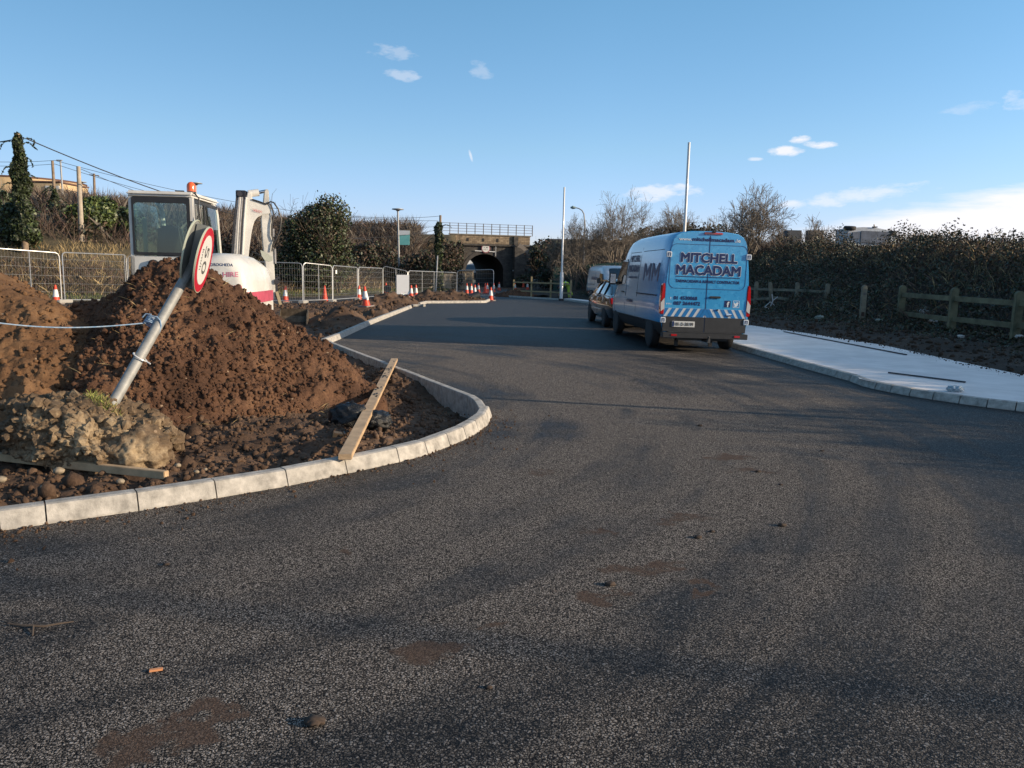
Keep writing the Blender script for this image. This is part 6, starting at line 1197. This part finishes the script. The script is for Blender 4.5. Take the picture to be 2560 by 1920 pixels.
q = MB(); q.box((0, -.002, .37), (.135, .10, .17)); q.build('burnt_section', mat('charred_wood', (.05, .03, .025), .9), lp_, bevel=.02); q = MB(); q.box((0, -.03, .80 + .2), (.10, .08, .07)); q.build('rail_socket', SGK, lp_, bevel=.02)
B = [(2248, 818, 714, 23.2), (2376, 838, 720, 20), (2535, 858, 728, 17.6), (2760, 890, 740, 15.2)]
ft = empty('post_and_rail_fence', D(2248, 816, 23.2), 'intact mossy wooden rail fence with two rails at the right edge', 'fence'); o_ = ft.location.copy(); base = []; tops = []
for (px, yb, yt, y) in B: b = D(px, yb, y); h = D(px, yt, y).z - b.z; fpost(ft, o_, b, h, WOODG, .19, 0, .11); base.append(b); tops.append(h)
for i in range(3):
    rail(ft, o_, base[i] + Vector((0, -.03, tops[i] - .27)), base[i + 1] + Vector((0, -.03, tops[i + 1] - .27)), .13, .06, WOODG); rail(ft, o_, base[i] + Vector((0, -.03, .42)), base[i + 1] + Vector((0, -.03, .40)), .13, .06, WOODG)

# white lamp columns without lamps
def column(px, dist, ytop, base, label, lean=0, r=(.10, .055)):
    t = D(px[0], ytop, dist); b = Vector((D(px[1], ytop, dist).x if px[1] else t.x, dist, base)); rt = empty('white_column', b, label, 'lamp column', 'bare white lamp columns'); v = t - b; q = MB()
    q.tube([(0, 0, -.3), v * .25, v * .26, v], [r[0], r[0], r[1] * 1.02, r[1] * .9], 16, sm=True); q.build('shaft', mat('white_column_paint', (.60, .61, .62), .35, coat=.3), rt); k = MB(); k.tube([(0, 0, -.1), (0, 0, .12)], r[0] * 1.5, 12); k.build('base_flange', DKS, rt); return rt
b = G(1401, 748); column((1411, None), 45.3, 468, 0, 'far bare white column at the bend of the road'); 
column((1723, None), 29.5, 356, .1, 'bare white column rising behind the blue van'); o = COL.objects
for ob in [x for x in bpy.data.objects if x.name.startswith('white_column') and x.type == 'EMPTY']: pass
lc = empty('white_column', (9.55, 7.60, .1), 'bare white column out of view to the right, whose shadow crosses the road', 'lamp column', 'bare white lamp columns'); q = MB(); q.tube([(0, 0, -.3), (0, 0, 2.8)], [.055, .05], 14); q.build('shaft', WHITEP, lc)

# far wooden rail fence, person, palisade
YW = mat('new_fence_timber', (.32, .25, .14), .8, var=.2, vscale=5)
ft = empty('post_and_rail_fence', G(1284, 742), 'new timber rail fence across the far end of the road', 'fence'); o_ = ft.location.copy(); ps = [(1284, 742, 699), (1328, 744, 691), (1376, 746, 699), (1426, 750, 700)]; base = []
for (px, yb, yt) in ps: b = G(px, yb); h = D(px, yt, b.y).z; fpost(ft, o_, b, h, YW, .11, 0, .09); base.append((b, h))
for i in range(3):
    for z in (.95, .40): rail(ft, o_, base[i][0] + Vector((0, -.06, z)), base[i + 1][0] + Vector((0, -.06, z)), .09, .05, YW)
g = MB(); 
for k in range(9): x = k * .12; g.tube([(x, 0, 0), (x, 0, 1.0)], .012, 4)
g.beam((0, 0, .1), (.96, 0, .1), .04, .04); g.beam((0, 0, .98), (.96, 0, .98), .04, .04); o = g.build('metal_barrier', GALV); o.location = G(1333, 728); o['kind'] = None if False else o.get('kind', ''); del o['kind']; tag(o, 'small grey metal barrier behind the far rail fence', 'barrier')
GRN = mat('green_palisade_paint', (.018, .075, .060), .5); pf = empty('palisade_fence', D(1384, 706, 62), 'dark green steel palisade fence below the bare trees', 'fence'); o_ = pf.location.copy(); a, b = D(1384, 716, 62), D(1480, 712, 56); a.z = zf(a.x, a.y); b.z = zf(b.x, b.y); b2 = b + (b - a) * 1.6; b2.z = zf(b2.x, b2.y); L = (b2 - a).length; n = int(L / .17)
for k in range(n + 1):
    t = k / n; c = a.lerp(b2, t) - o_; q = MB(); q.prism([(-.035, -.1), (.035, -.1), (.035, 1.75), (0, 1.85), (-.035, 1.75)], c, (1, 0, 0), (0, 0, 1), (0, .012, 0)); q.build('pale', GRN, pf) if k < 95 else None
for h in (.3, 1.5): q = MB(); q.beam(a - o_ + Vector((0, .03, h)), b2 - o_ + Vector((0, .03, h)), .03, .05); q.build('rail', GRN, pf)
# person in hi-vis, bent forward
HV = mat('hi_vis_yellow', (.42, .60, .04), .7); HVT = mat('hi_vis_trousers', (.36, .52, .06), .7, var=.3, vscale=6); SKIN = mat('skin', (.45, .26, .19), .6); DKC = mat('dark_hat', (.03, .03, .04), .8); REFL = mat('reflective_tape', (.5, .52, .5), .3)
def skin_mesh(name, vs, es, m, par, root=0, sub=2):
    me = bpy.data.meshes.new(name); me.from_pydata([v[:3] for v in vs], es, []); o = bpy.data.objects.new(name, me); COL.objects.link(o); o.modifiers.new('s', 'SKIN'); sk = me.skin_vertices[0].data
    for i, v in enumerate(vs): sk[i].radius = (v[3], v[4] if len(v) > 4 else v[3])
    sk[root].use_root = True; sb = o.modifiers.new('d', 'SUBSURF'); sb.levels = sub; sb.render_levels = sub; dg = bpy.context.evaluated_depsgraph_get(); dg.update(); m2 = bpy.data.meshes.new_from_object(o.evaluated_get(dg)); o.modifiers.clear(); o.data = m2; m2.materials.clear(); m2.materials.append(m); m2.polygons.foreach_set('use_smooth', [True] * len(m2.polygons)); o.parent = par; return o
pp = G(1421, 748); pr = empty('person', pp, 'person in yellow-green hi-vis jacket and trousers, bent forward beside the white column', 'person')
V = [(0, 0, .86, .13, .11), (-.14, 0, .95, .13), (-.30, 0, .96, .15), (-.42, 0, .90, .14), (-.52, 0, .80, .06), (-.62, -.01, .74, .10), (-.68, -.01, .69, .08),
     (0, -.10, .80, .10), (-.02, -.12, .46, .068), (.03, -.13, .10, .045), (-.10, -.13, .03, .04), (.03, .10, .80, .10), (.06, .13, .46, .068), (.10, .14, .10, .045), (-.03, .15, .03, .04),
     (-.42, -.20, .82, .055), (-.44, -.24, .56, .045), (-.55, -.20, .34, .032), (-.57, -.20, .27, .036), (-.42, .20, .82, .055), (-.46, .23, .56, .045), (-.57, .19, .34, .032), (-.59, .19, .27, .036)]
E = [(0, 1), (1, 2), (2, 3), (3, 4), (4, 5), (5, 6), (0, 7), (7, 8), (8, 9), (9, 10), (0, 11), (11, 12), (12, 13), (13, 14), (3, 15), (15, 16), (16, 17), (17, 18), (3, 19), (19, 20), (20, 21), (21, 22)]
for hi_, ys in ((18, -.20), (22, .19)):
    for f in range(5):
        k = len(V); yy_ = ys + (f - 2) * .016; x = V[hi_][0]; V += [(x - .01, yy_, .23, .009), (x - .025 - .004 * f, yy_, .19 + .004 * abs(f - 2), .008)] if f < 4 else [(x + .03, ys + .02, .25, .010), (x + .035, ys + .03, .22, .009)]; E += [(hi_, k), (k, k + 1)]
skin_mesh('body', V, E, SKIN, pr)
def grown(ids, g): m = {i: k for k, i in enumerate(ids)}; return [tuple(V[i][:3]) + tuple(r + g for r in V[i][3:]) for i in ids], [(m[a], m[b]) for a, b in E if a in m and b in m]
v_, e_ = grown([0, 1, 2, 3, 15, 16, 17, 19, 20, 21], .022); jk = skin_mesh('jacket', v_, e_, HV, pr); v_, e_ = grown([0, 7, 8, 9, 11, 12, 13], .020); tr_ = skin_mesh('trousers', v_, e_, HVT, pr)
q = MB(); q.tube([(-.20, 0, .95), (-.235, 0, .955)], .178, 14); q.build('reflective_band', REFL, jk)
for s in (-.125, .135): q = MB(); q.tube([(.02 + (s > 0) * .05, s, .30), (.025 + (s > 0) * .05, s, .26)], .085, 10); q.build('reflective_band', REFL, tr_)
for (x, s) in ((-.03, -.13), (.04, .15)): q = MB(); q.box((x, s, .045), (.27, .10, .09)); q.build('boot', BLACKP, pr, bevel=.03)
q = MB(); q.lathe([(.115, -.01), (.118, .03), (.09, .09), (.03, .12)], (-.63, -.01, .74), 14, Matrix.Rotation(R(-60), 3, 'Y')); q.build('hat', DKC, pr)
q = MB(); q.lathe([(.13, 0), (.17, .12), (.15, .30), (.08, .44), (.03, .48)], n=12); o = q.build('hi_vis_bag', HV); o.location = G(1426.5, 746) + Vector((0, .3, 0)); tag(o, 'yellow-green bundle on the ground right of the bent worker', 'bundle')

# ---------------- railway bridge ----------------
def brick(name, c1, c2, sc, mortar=(.06, .055, .05)):
    m = bpy.data.materials.new(name); m.use_nodes = True; t = m.node_tree; b = t.nodes['Principled BSDF']; tc = t.nodes.new('ShaderNodeTexCoord'); mp = t.nodes.new('ShaderNodeMapping'); mp.inputs['Rotation'].default_value = (R(90), 0, 0); t.links.new(tc.outputs['Object'], mp.inputs[0])
    k = t.nodes.new('ShaderNodeTexBrick'); k.inputs['Scale'].default_value = sc; k.inputs['Color1'].default_value = (*c1, 1); k.inputs['Color2'].default_value = (*c2, 1); k.inputs['Mortar'].default_value = (*mortar, 1); k.inputs['Mortar Size'].default_value = .03; k.inputs['Brick Width'].default_value = .9; k.inputs['Row Height'].default_value = .35
    n = t.nodes.new('ShaderNodeTexNoise'); n.inputs['Scale'].default_value = 2.5; n.inputs['Detail'].default_value = 6; t.links.new(tc.outputs['Object'], n.inputs['Vector']); x = t.nodes.new('ShaderNodeMixRGB'); x.blend_type = 'MULTIPLY'; x.inputs[0].default_value = .8; t.links.new(mp.outputs[0], k.inputs['Vector']); t.links.new(k.outputs[0], x.inputs[1]); r = t.nodes.new('ShaderNodeValToRGB'); r.color_ramp.elements[0].position = .3; r.color_ramp.elements[0].color = (.35, .35, .35, 1); r.color_ramp.elements[1].position = .65; t.links.new(n.outputs[0], r.inputs[0]); t.links.new(r.outputs[0], x.inputs[2]); t.links.new(x.outputs[0], b.inputs['Base Color']); b.inputs['Roughness'].default_value = .9
    return m
STD = brick('dark_bridge_stone', (.10, .09, .08), (.055, .05, .048), 2.3); STL = brick('sandstone_parapet', (.36, .28, .19), (.24, .18, .12), 2.0, (.12, .09, .07)); VAULT = mat('dark_vault', (.02, .02, .022), .9, var=.3, vscale=2)  # vault colour is near-black, reused on the drain holes
ba = R(15); bu = Vector((math.cos(ba), math.sin(ba), 0)); bn_ = Vector((math.sin(ba), -math.cos(ba), 0)); bc_ = D(1211, 700, 82); bc_.z = 0; br = empty('railway_bridge', bc_, 'old stone railway bridge with an arched road tunnel and metal railings', 'bridge', None, (0, 0, ba))
hw, spring, crown_ = 2.05, 1.55, 3.42
arch = [(-hw, -.3), (-hw, spring)] + [(-hw * math.cos(R(a)), spring + (crown_ - spring) * math.sin(R(a))) for a in range(12, 180, 12)] + [(hw, spring), (hw, -.3)]
TOPZ = 4.45; xl, xr_ = -3.1, 7.2; depth = 14.0
wall = MB()
ot = [(xl, -.3), (xl, TOPZ)] + [(xl + (xr_ - xl) * i / 15, TOPZ) for i in range(1, 15)] + [(xr_, TOPZ), (xr_, -.3)]
# front: quads strip between arch and outline
for yf in (0, depth):
    A_ = [(x, yf, z) for x, z in arch]; n = len(A_)
    top = [(xl + (xr_ - xl) * i / (n - 1), yf, TOPZ) for i in range(n)]; top[0] = (xl, yf, -.3); top[1] = (xl, yf, TOPZ); top[-1] = (xr_, yf, -.3); top[-2] = (xr_, yf, TOPZ)
    wall.add(A_ + top, [(i, i + 1, n + i + 1, n + i) if yf else (i, n + i, n + i + 1, i + 1) for i in range(n - 1)])
wall.add([(xl, 0, -.3), (xl, depth, -.3), (xl, depth, TOPZ), (xl, 0, TOPZ)], [(0, 1, 2, 3)]); wall.add([(xr_, 0, -.3), (xr_, depth, -.3), (xr_, depth, TOPZ), (xr_, 0, TOPZ)], [(3, 2, 1, 0)]); wall.add([(xl, 0, TOPZ), (xr_, 0, TOPZ), (xr_, depth, TOPZ), (xl, depth, TOPZ)], [(0, 1, 2, 3)])
wall.build('wall', STD, br); vt = MB(); vt.loft([[Vector((x, y, z)) for x, z in arch] for y in (0.0, 3, 6, depth)], cap=False, close=False, sm=True); vt.build('vault', VAULT, br)
rg_ = MB()
for i in range(1, len(arch) - 2): a, b = Vector((arch[i][0], -.06, arch[i][1])), Vector((arch[i + 1][0], -.06, arch[i + 1][1])); m_ = Vector((0, 0, spring)); a2 = a + (a - Vector((0, -.06, spring))).normalized() * .35; b2_ = b + (b - Vector((0, -.06, spring))).normalized() * .35; rg_.hexa([a, a2, a2 + Vector((0, .08, 0)), a + Vector((0, .08, 0))], [b, b2_, b2_ + Vector((0, .08, 0)), b + Vector((0, .08, 0))])
rg_.build('arch_ring', mat('dark_voussoirs', (.055, .05, .048), .9, var=.3, vscale=4), br)
ldg = MB(); ldg.box(((xl + xr_) / 2, -.10, TOPZ - .12), (xr_ - xl + .2, .3, .2)); ldg.build('string_course', STD, br, bevel=.03)
pp_ = MB(); pp_.box((.6, .18, TOPZ + .45), (8.6, .4, .86)); par = pp_.build('parapet', STL, br); cp_ = MB(); cp_.box((.6, .16, TOPZ + .93), (8.8, .55, .1)); cp_.build('coping', mat('coping_stone', (.20, .18, .15), .9, var=.3, vscale=3), par)
for x in (-1.85, -.2, 1.35): h = MB(); h.box((x, -.03, TOPZ + .40), (.20, .06, .34)); h.build('drain_hole', VAULT, par)
pil = MB(); pil.box((3.3, .05, TOPZ + .42), (.5, .62, .95)); pil.build('pier', STD, par, bevel=.02)
bpr = MB(); bpr.box(((xl + xr_) / 2 - .2, depth - .18, TOPZ + .45), (xr_ - xl + .6, .4, .86)); bpr.build('parapet', STL, br)
rl = MB(); NP = 12; x0_, x1_ = -4.6, 5.2
for z in (.30, .58, .84, 1.10): rl.beam((x0_, .2, TOPZ + .95 + z), (x1_, .2, TOPZ + .95 + z), .025, .04)
RL = mat('rusty_grey_railing', (.10, .085, .075), .7); ro_ = rl.build('railing', RL, br)
for k in range(NP): q = MB(); x = x0_ + (x1_ - x0_) * k / (NP - 1); q.box((x, .2, TOPZ + .95 + .57), (.07, .07, 1.14)); q.build('railing_post', RL, ro_)
wg = MB(); wg.prism([(3.0, -.3), (3.0, TOPZ - .25), (3.5, TOPZ - .3), (8.2, .9), (8.2, -.3)], (0, -.55, 0), (1, 0, 0), (0, 0, 1), (0, .9, 0)); wg.build('wing_wall', STD, br); wc = MB(); wc.beam((3.35, -.6, TOPZ - .22), (8.25, -.6, .95), .95, .16, up=(0, -1, 0)); wc.build('wing_coping', mat('wing_coping_stone', (.15, .13, .115), .9), br)
wl_ = MB(); wl_.prism([(0, -.3), (.75, -.3), (.45, TOPZ - .3), (0, TOPZ - .3)], (xl - .6, -.5, 0), (1, 0, 0), (0, 0, 1), (0, 1.1, 0)); wl_.build('buttress', mat('pale_buttress_stone', (.22, .17, .125), .9, var=.3, vscale=3, bump=.6, bscale=6, bdist=.05), br)
sg_ = MB(); sg_.lathe([(.46, 0), (.48, .02), (.46, .04)], (.05, -.16, 3.98), 28, Matrix.Rotation(R(90), 3, 'X')); s_ = sg_.build('height_limit_disc', mat('faded_sign_red', (.25, .08, .10), .5), br); sf = MB(); sf.lathe([(.38, 0), (.38, .012)], (.05, -.203, 3.98), 28, Matrix.Rotation(R(90), 3, 'X')); sf.build('sign_face', SGW, s_); text('sign_lettering', '3.30', SGK, s_, (.05, -.22, 4.0), (1, 0, 0), (0, 0, 1), .18, .5, .02); text('sign_lettering', 'metres', SGK, s_, (.05, -.22, 3.82), (1, 0, 0), (0, 0, 1), .10, .5, .01)
bm_ = MB(); bm_.beam((-1.1, -.16, 3.72), (1.1, -.16, 3.66), .04, .08); bm_.beam((1.14, -.16, 3.2), (1.14, -.16, 4.2), .04, .09, up=(0, 1, 0)); bm_.build('sign_bracket', WHITEP, br); pq = MB(); pq.box((3.05, -.62, 1.75), (.28, .03, .16)); pq.build('wall_plaque', WHITEP, br)
# rubble wall beside the verge
RUB = mat('rubble_stone', (.30, .25, .18), .9, col2=(.15, .12, .09), vscale=3.5, bump=.9, bscale=7, bdist=.08, detail=3); a, b = D(1068, 716, 63), D(1163, 714, 70); a.z = b.z = 0; q = MB(); q.beam(Vector((0, 0, .55)), b - a + Vector((0, 0, .62)), .5, 1.5); q.box(b - a + Vector((.2, .0, .72)), (1.0, .8, 1.75)); q.box(b - a + Vector((.2, .0, 1.66)), (1.15, .9, .14)); o = q.build('rubble_wall', RUB, bevel=.04); o.location = a; tag(o, 'low rubble stone wall with a thicker end, left of the tunnel', 'wall')
# lorry seen through the tunnel
tv = D(1183, 700, 106); tk = empty('lorry', (tv.x - .2, 106, 0), 'pale lorry coming through the tunnel, only its left part visible', 'lorry', None, (0, 0, R(12))); q = MB(); q.box((0, .6, 1.9), (2.1, 1.2, 1.5)); q.box((0, 3.6, 2.0), (2.2, 4.6, 2.2)); q.build('cab', WHITEP, tk, bevel=.12); q = MB(); q.box((0, -.03, 2.05), (1.7, .06, .75)); q.build('windscreen', mat('pale_windscreen', (.12, .2, .28), .08, spec=.9), tk, bevel=.02); q = MB(); q.box((0, -.04, 1.15), (2.1, .1, .5)); q.box((0, .3, .7), (2.0, .6, .5)); q.build('bumper', BLACKP, tk, bevel=.03)
for s in (-1, 1): q = MB(); q.box((s * .75, -.10, 1.05), (.3, .06, .12)); q.build('headlight', CLEARL, tk); wheel('wheel', tk, (s * .9, .8, .45), .45, .25, s)
# ---------------- poles, lamps, wires, building on the left ----------------
def pole(px, yt, yb, dist, r, label, name='utility_pole', cat='utility pole', px2=None, m=None):
    b = D(px2 or px, yb, dist); t = D(px, yt, dist); rt = empty(name, b, label, cat, 'poles and lamp posts on the skyline'); q = MB(); q.tube([(0, 0, -1.5), t - b], [r * 1.15, r * .8], 10); q.build('shaft', m or WOODP, rt); return rt, t - b
p2, v2 = pole(196, 416, 546, 42, .125, 'bleached thick wooden pole standing clear of the bushes', px2=201, m=mat('bleached_wood', (.36, .31, .25), .85, var=.2, vscale=4))
p3, v3 = pole(235, 434, 505, 78, .13, 'distant pole with a cross-arm', px2=236); q = MB(); q.beam(v3 + Vector((-.48, 0, -.12)), v3 + Vector((.48, 0, -.2)), .08, .09); q.build('cross_arm', WOODP, p3)
GPL = mat('lamp_post_grey', (.30, .31, .32), .5, .3)
p4, v4 = pole(151, 401, 500, 75, .09, 'slim grey lamp post with a tiny head beside the ivy-clad thin pole', 'lamp_post', 'lamp post', 158, GPL); q = MB(); q.box(v4 + Vector((-.1, 0, 0)), (.5, .2, .1)); q.build('lamp_head', GPL, p4)
for (px, yt, yb, dist, lab, r) in ((204, 455, 500, 80, 'short lamp post with a round head next to the bleached pole', .06), (490, 458, 560, 60, 'mushroom-headed lamp post behind the excavator beacon', .07), (994.5, 523, 640, 60, 'mushroom-headed lamp post in front of the teal banner', .08)):
    p, v = pole(px, yt, yb, dist, r, lab, 'lamp_post', 'lamp post', px + (3.5 if px > 900 else .5), GPL); q = MB(); q.lathe([(.08, -.16), (.16, -.08), (.46, -.03), (.44, .03), (.1, .07)], v, 18); q.build('lamp_head', GPL, p)
ivp, v5 = pole(1101, 538, 672, 66, .12, 'plain wooden pole beside the ivy-clad stump, left of the bridge railing', px2=1100)
ivy_pole('ivy_clad_stump', 1096, 556, 738, 55, .22, 'short broken pole wrapped in dead ivy left of the bridge', 2600, .34, seed=8)
q = MB(); q.tube([(0, 0, -.4), (.12, 0, 2.5)], .045, 8); o = q.build('metal_post', GALV); o.location = G(1087, 742) + Vector((0, .3, 0)); tag(o, 'thin metal post leaning in front of the ivy-clad stump', 'post')
cb2 = D(1428, 700, 62); cl2 = empty('street_lamp', (D(1462, 600, 62).x, 62, zf(D(1462, 600, 62).x, 62)), 'street lamp with a curved arm above the far bare trees', 'street lamp'); L_ = lambda x, y: D(x, y, 62) - cl2.location; q = MB(); q.tube([(0, 0, 0), L_(1462, 560), L_(1460, 535), L_(1455, 526), L_(1447, 521), L_(1438, 519)], [.09, .06, .05, .045, .04, .04], 8); q.build('column', GPL, cl2); q = MB(); q.tube([L_(1439, 519.5), L_(1432, 518.5), L_(1426, 519)], [.07, .14, .05], 10); q.build('lamp_head', mat('lamp_head_green_grey', (.22, .30, .30), .4), cl2)
WIR = mat('overhead_wire', (.03, .03, .035), .6)
def wire(a, b, sag, r, label):
    q = MB(); o = a.copy(); q.tube([a.lerp(b, i / 20) - o - Vector((0, 0, sag * 4 * (i / 20) * (1 - i / 20))) for i in range(21)], r, 5); w = q.build('overhead_wire', WIR); w.location = o; tag(w, label, 'wire', 'overhead wires')
wire(D(-200, 366, 38), D(60, 344, 38), .15, .028, 'thick cable running left from the top of the ivy-clad pole')
wire(D(64, 346, 38), D(930, 600, 58), .9, .028, 'thick cable sagging down to the right from the ivy-clad pole')
wire(D(-200, 390, 47), D(137, 401, 47), .2, .012, 'thin wire at the top left of the thin pole'); wire(D(137, 401, 47), D(1096, 552, 62), .9, .014, 'highest thin wire crossing behind the excavator boom'); wire(D(-200, 402, 47), D(137, 410, 47), .2, .012, 'second thin wire left of the thin pole')
wire(D(137, 410, 47), D(1100, 566, 64), 1.3, .014, 'second thin wire crossing behind the excavator boom'); wire(D(196, 420, 42), D(1092, 575, 60), 1.8, .014, 'lowest thin wire leaving the bleached pole'); wire(D(800, 530, 62), D(1101, 540, 66), .3, .016, 'thin wire to the plain wooden pole above the embankment')
CREAM = mat('cream_render', (.52, .38, .22), .8, var=.08, vscale=1); BROWN = mat('brown_roof_edge', (.13, .07, .055), .7); bl = D(60, 495, 84); bd = empty('cream_building', (bl.x, 84, 3.5), 'cream rendered building with a rounded left end on the far left skyline', 'building')
def BP(x, y): return D(x, y, 84) - bd.location
q = MB(); z1 = BP(20, 442).z; q.lathe([(6.2, 0), (6.2, z1)], BP(-45, 495) * Vector((1, 0, 0)) if False else Vector((BP(-60, 0).x, 6.0, 0)), 40); q.box((BP(78, 0).x, 3, BP(78, 456).z / 2), (BP(119, 0).x - BP(40, 0).x, 5.5, BP(78, 456).z)); q.build('wall', CREAM, bd)
q = MB(); q.lathe([(6.25, z1), (6.3, z1 + .15), (6.2, z1 + .18)], Vector((BP(-60, 0).x, 6.0, 0)), 40); q.box((BP(78, 0).x, 3, BP(78, 455).z + .1), (BP(119, 0).x - BP(40, 0).x + .2, 5.7, .14)); q.build('roof_edge', BROWN, bd)
for x in (90, 107): q = MB(); q.box((BP(x, 0).x, .2, BP(x, 468).z), (.75, .12, .4)); q.build('window', PLATE, bd)
q = MB(); q.box((BP(150, 0).x, 3, BP(150, 482).z / 2), (BP(177, 0).x - BP(121, 0).x, 5, BP(150, 482).z)); q.build('annexe', mat('pale_annexe', (.55, .50, .42), .8), bd); q = MB()
for k in range(9): x = BP(124 + k * 6.5, 0).x; q.beam((x, -.4, BP(150, 474 + k * .9).z), (x + .1, 1.2, BP(150, 474 + k * .9).z), .06, .10)
q.beam((BP(120, 0).x, -.3, BP(120, 474).z - .15), (BP(180, 0).x, -.3, BP(180, 482).z - .15), .1, .12); q.build('pergola_roof', GREYP, bd)['kind'] = 'stuff'
sf_ = empty('railing_fence', D(177, 505, 80), 'thin vertical-bar railing on the skyline right of the cream building', 'fence'); o_ = sf_.location.copy(); 
for k in range(22): a = D(177 + k * 2.6, 512, 80) - o_; b = D(177 + k * 2.6, 487 + k * .25, 80) - o_; q = MB(); q.tube([a, b], .03, 4); q.build('bar', GREYP, sf_)
for yy0 in (489, 503): q = MB(); q.beam(D(177, yy0, 80) - o_, D(234, yy0 + 5, 80) - o_, .05, .05); q.build('rail', GREYP, sf_)
TEAL = mat('teal_banner', (.10, .36, .36), .6, col2=(.20, .50, .48), vscale=.8); q = MB(); a, b = D(998, 612, 72), D(1024, 612, 72); h = D(998, 576, 72).z - a.z; q.prism([(0, 0), ((b - a).length, 0), ((b - a).length, h), (0, h)], (0, 0, 0), (1, 0, 0), (0, 0, 1), (0, .06, 0)); q.prism([(0, h * .68), ((b - a).length, h * .72), ((b - a).length, h), (0, h)], (0, -.04, 0), (1, 0, 0), (0, 0, 1), (0, .02, 0), mi=1); q.beam((0.05, .08, -2), (0.05, .08, h), .1, .1); q.beam(((b - a).length - .05, .08, -2), ((b - a).length - .05, .08, h), .1, .1); o = q.build('banner', [TEAL, WHITEP, GALV]); o.location = a; tag(o, 'teal and white banner board on the embankment behind the lamp post', 'banner')
for i, (px, y_, lab) in enumerate([(1980, 50, 'left grey box on the bank behind the tallest bare tree'), (2035, 50, 'right grey box on the bank under the fan-shaped tree')]): c = D(px, 600, y_); q = MB(); q.box((0, 0, .2), (.95, .6, 1.0)); q.box((0, -.31, .3), (.8, .02, .7)); o = q.build('grey_cabinet', mat('cabinet_grey', (.08, .085, .095), .7, var=.2, vscale=3), bevel=.03); o.location = (c.x, y_, D(px, 604, y_).z); tag(o, lab, 'cabinet')
# bare tree out of view on the right bank whose shadow dapples the near asphalt
rt = empty('bare_tree', (26.5, -2.5, 2.2), 'tall bare tree right of the view whose shadow dapples the asphalt', 'tree'); r_ = random.Random(91); segs = []
q = MB(); q.tube([(0, 0, -.3), (.05, .03, 2.6), (0, 0, 5.9)], [.09, .06, .04], 8); q.build('trunk', BARK, rt)
for s in range(3): a = 2.1 * s; grow(r_, (0, 0, 5.6 + .15 * s), (math.cos(a) * .5, math.sin(a) * .5, 1), .62, .03, 0, segs, 4, .7, .02, .012, .15)
V_, F_ = prisms3(segs); nmesh('crown', V_, F_, BARK, rt)
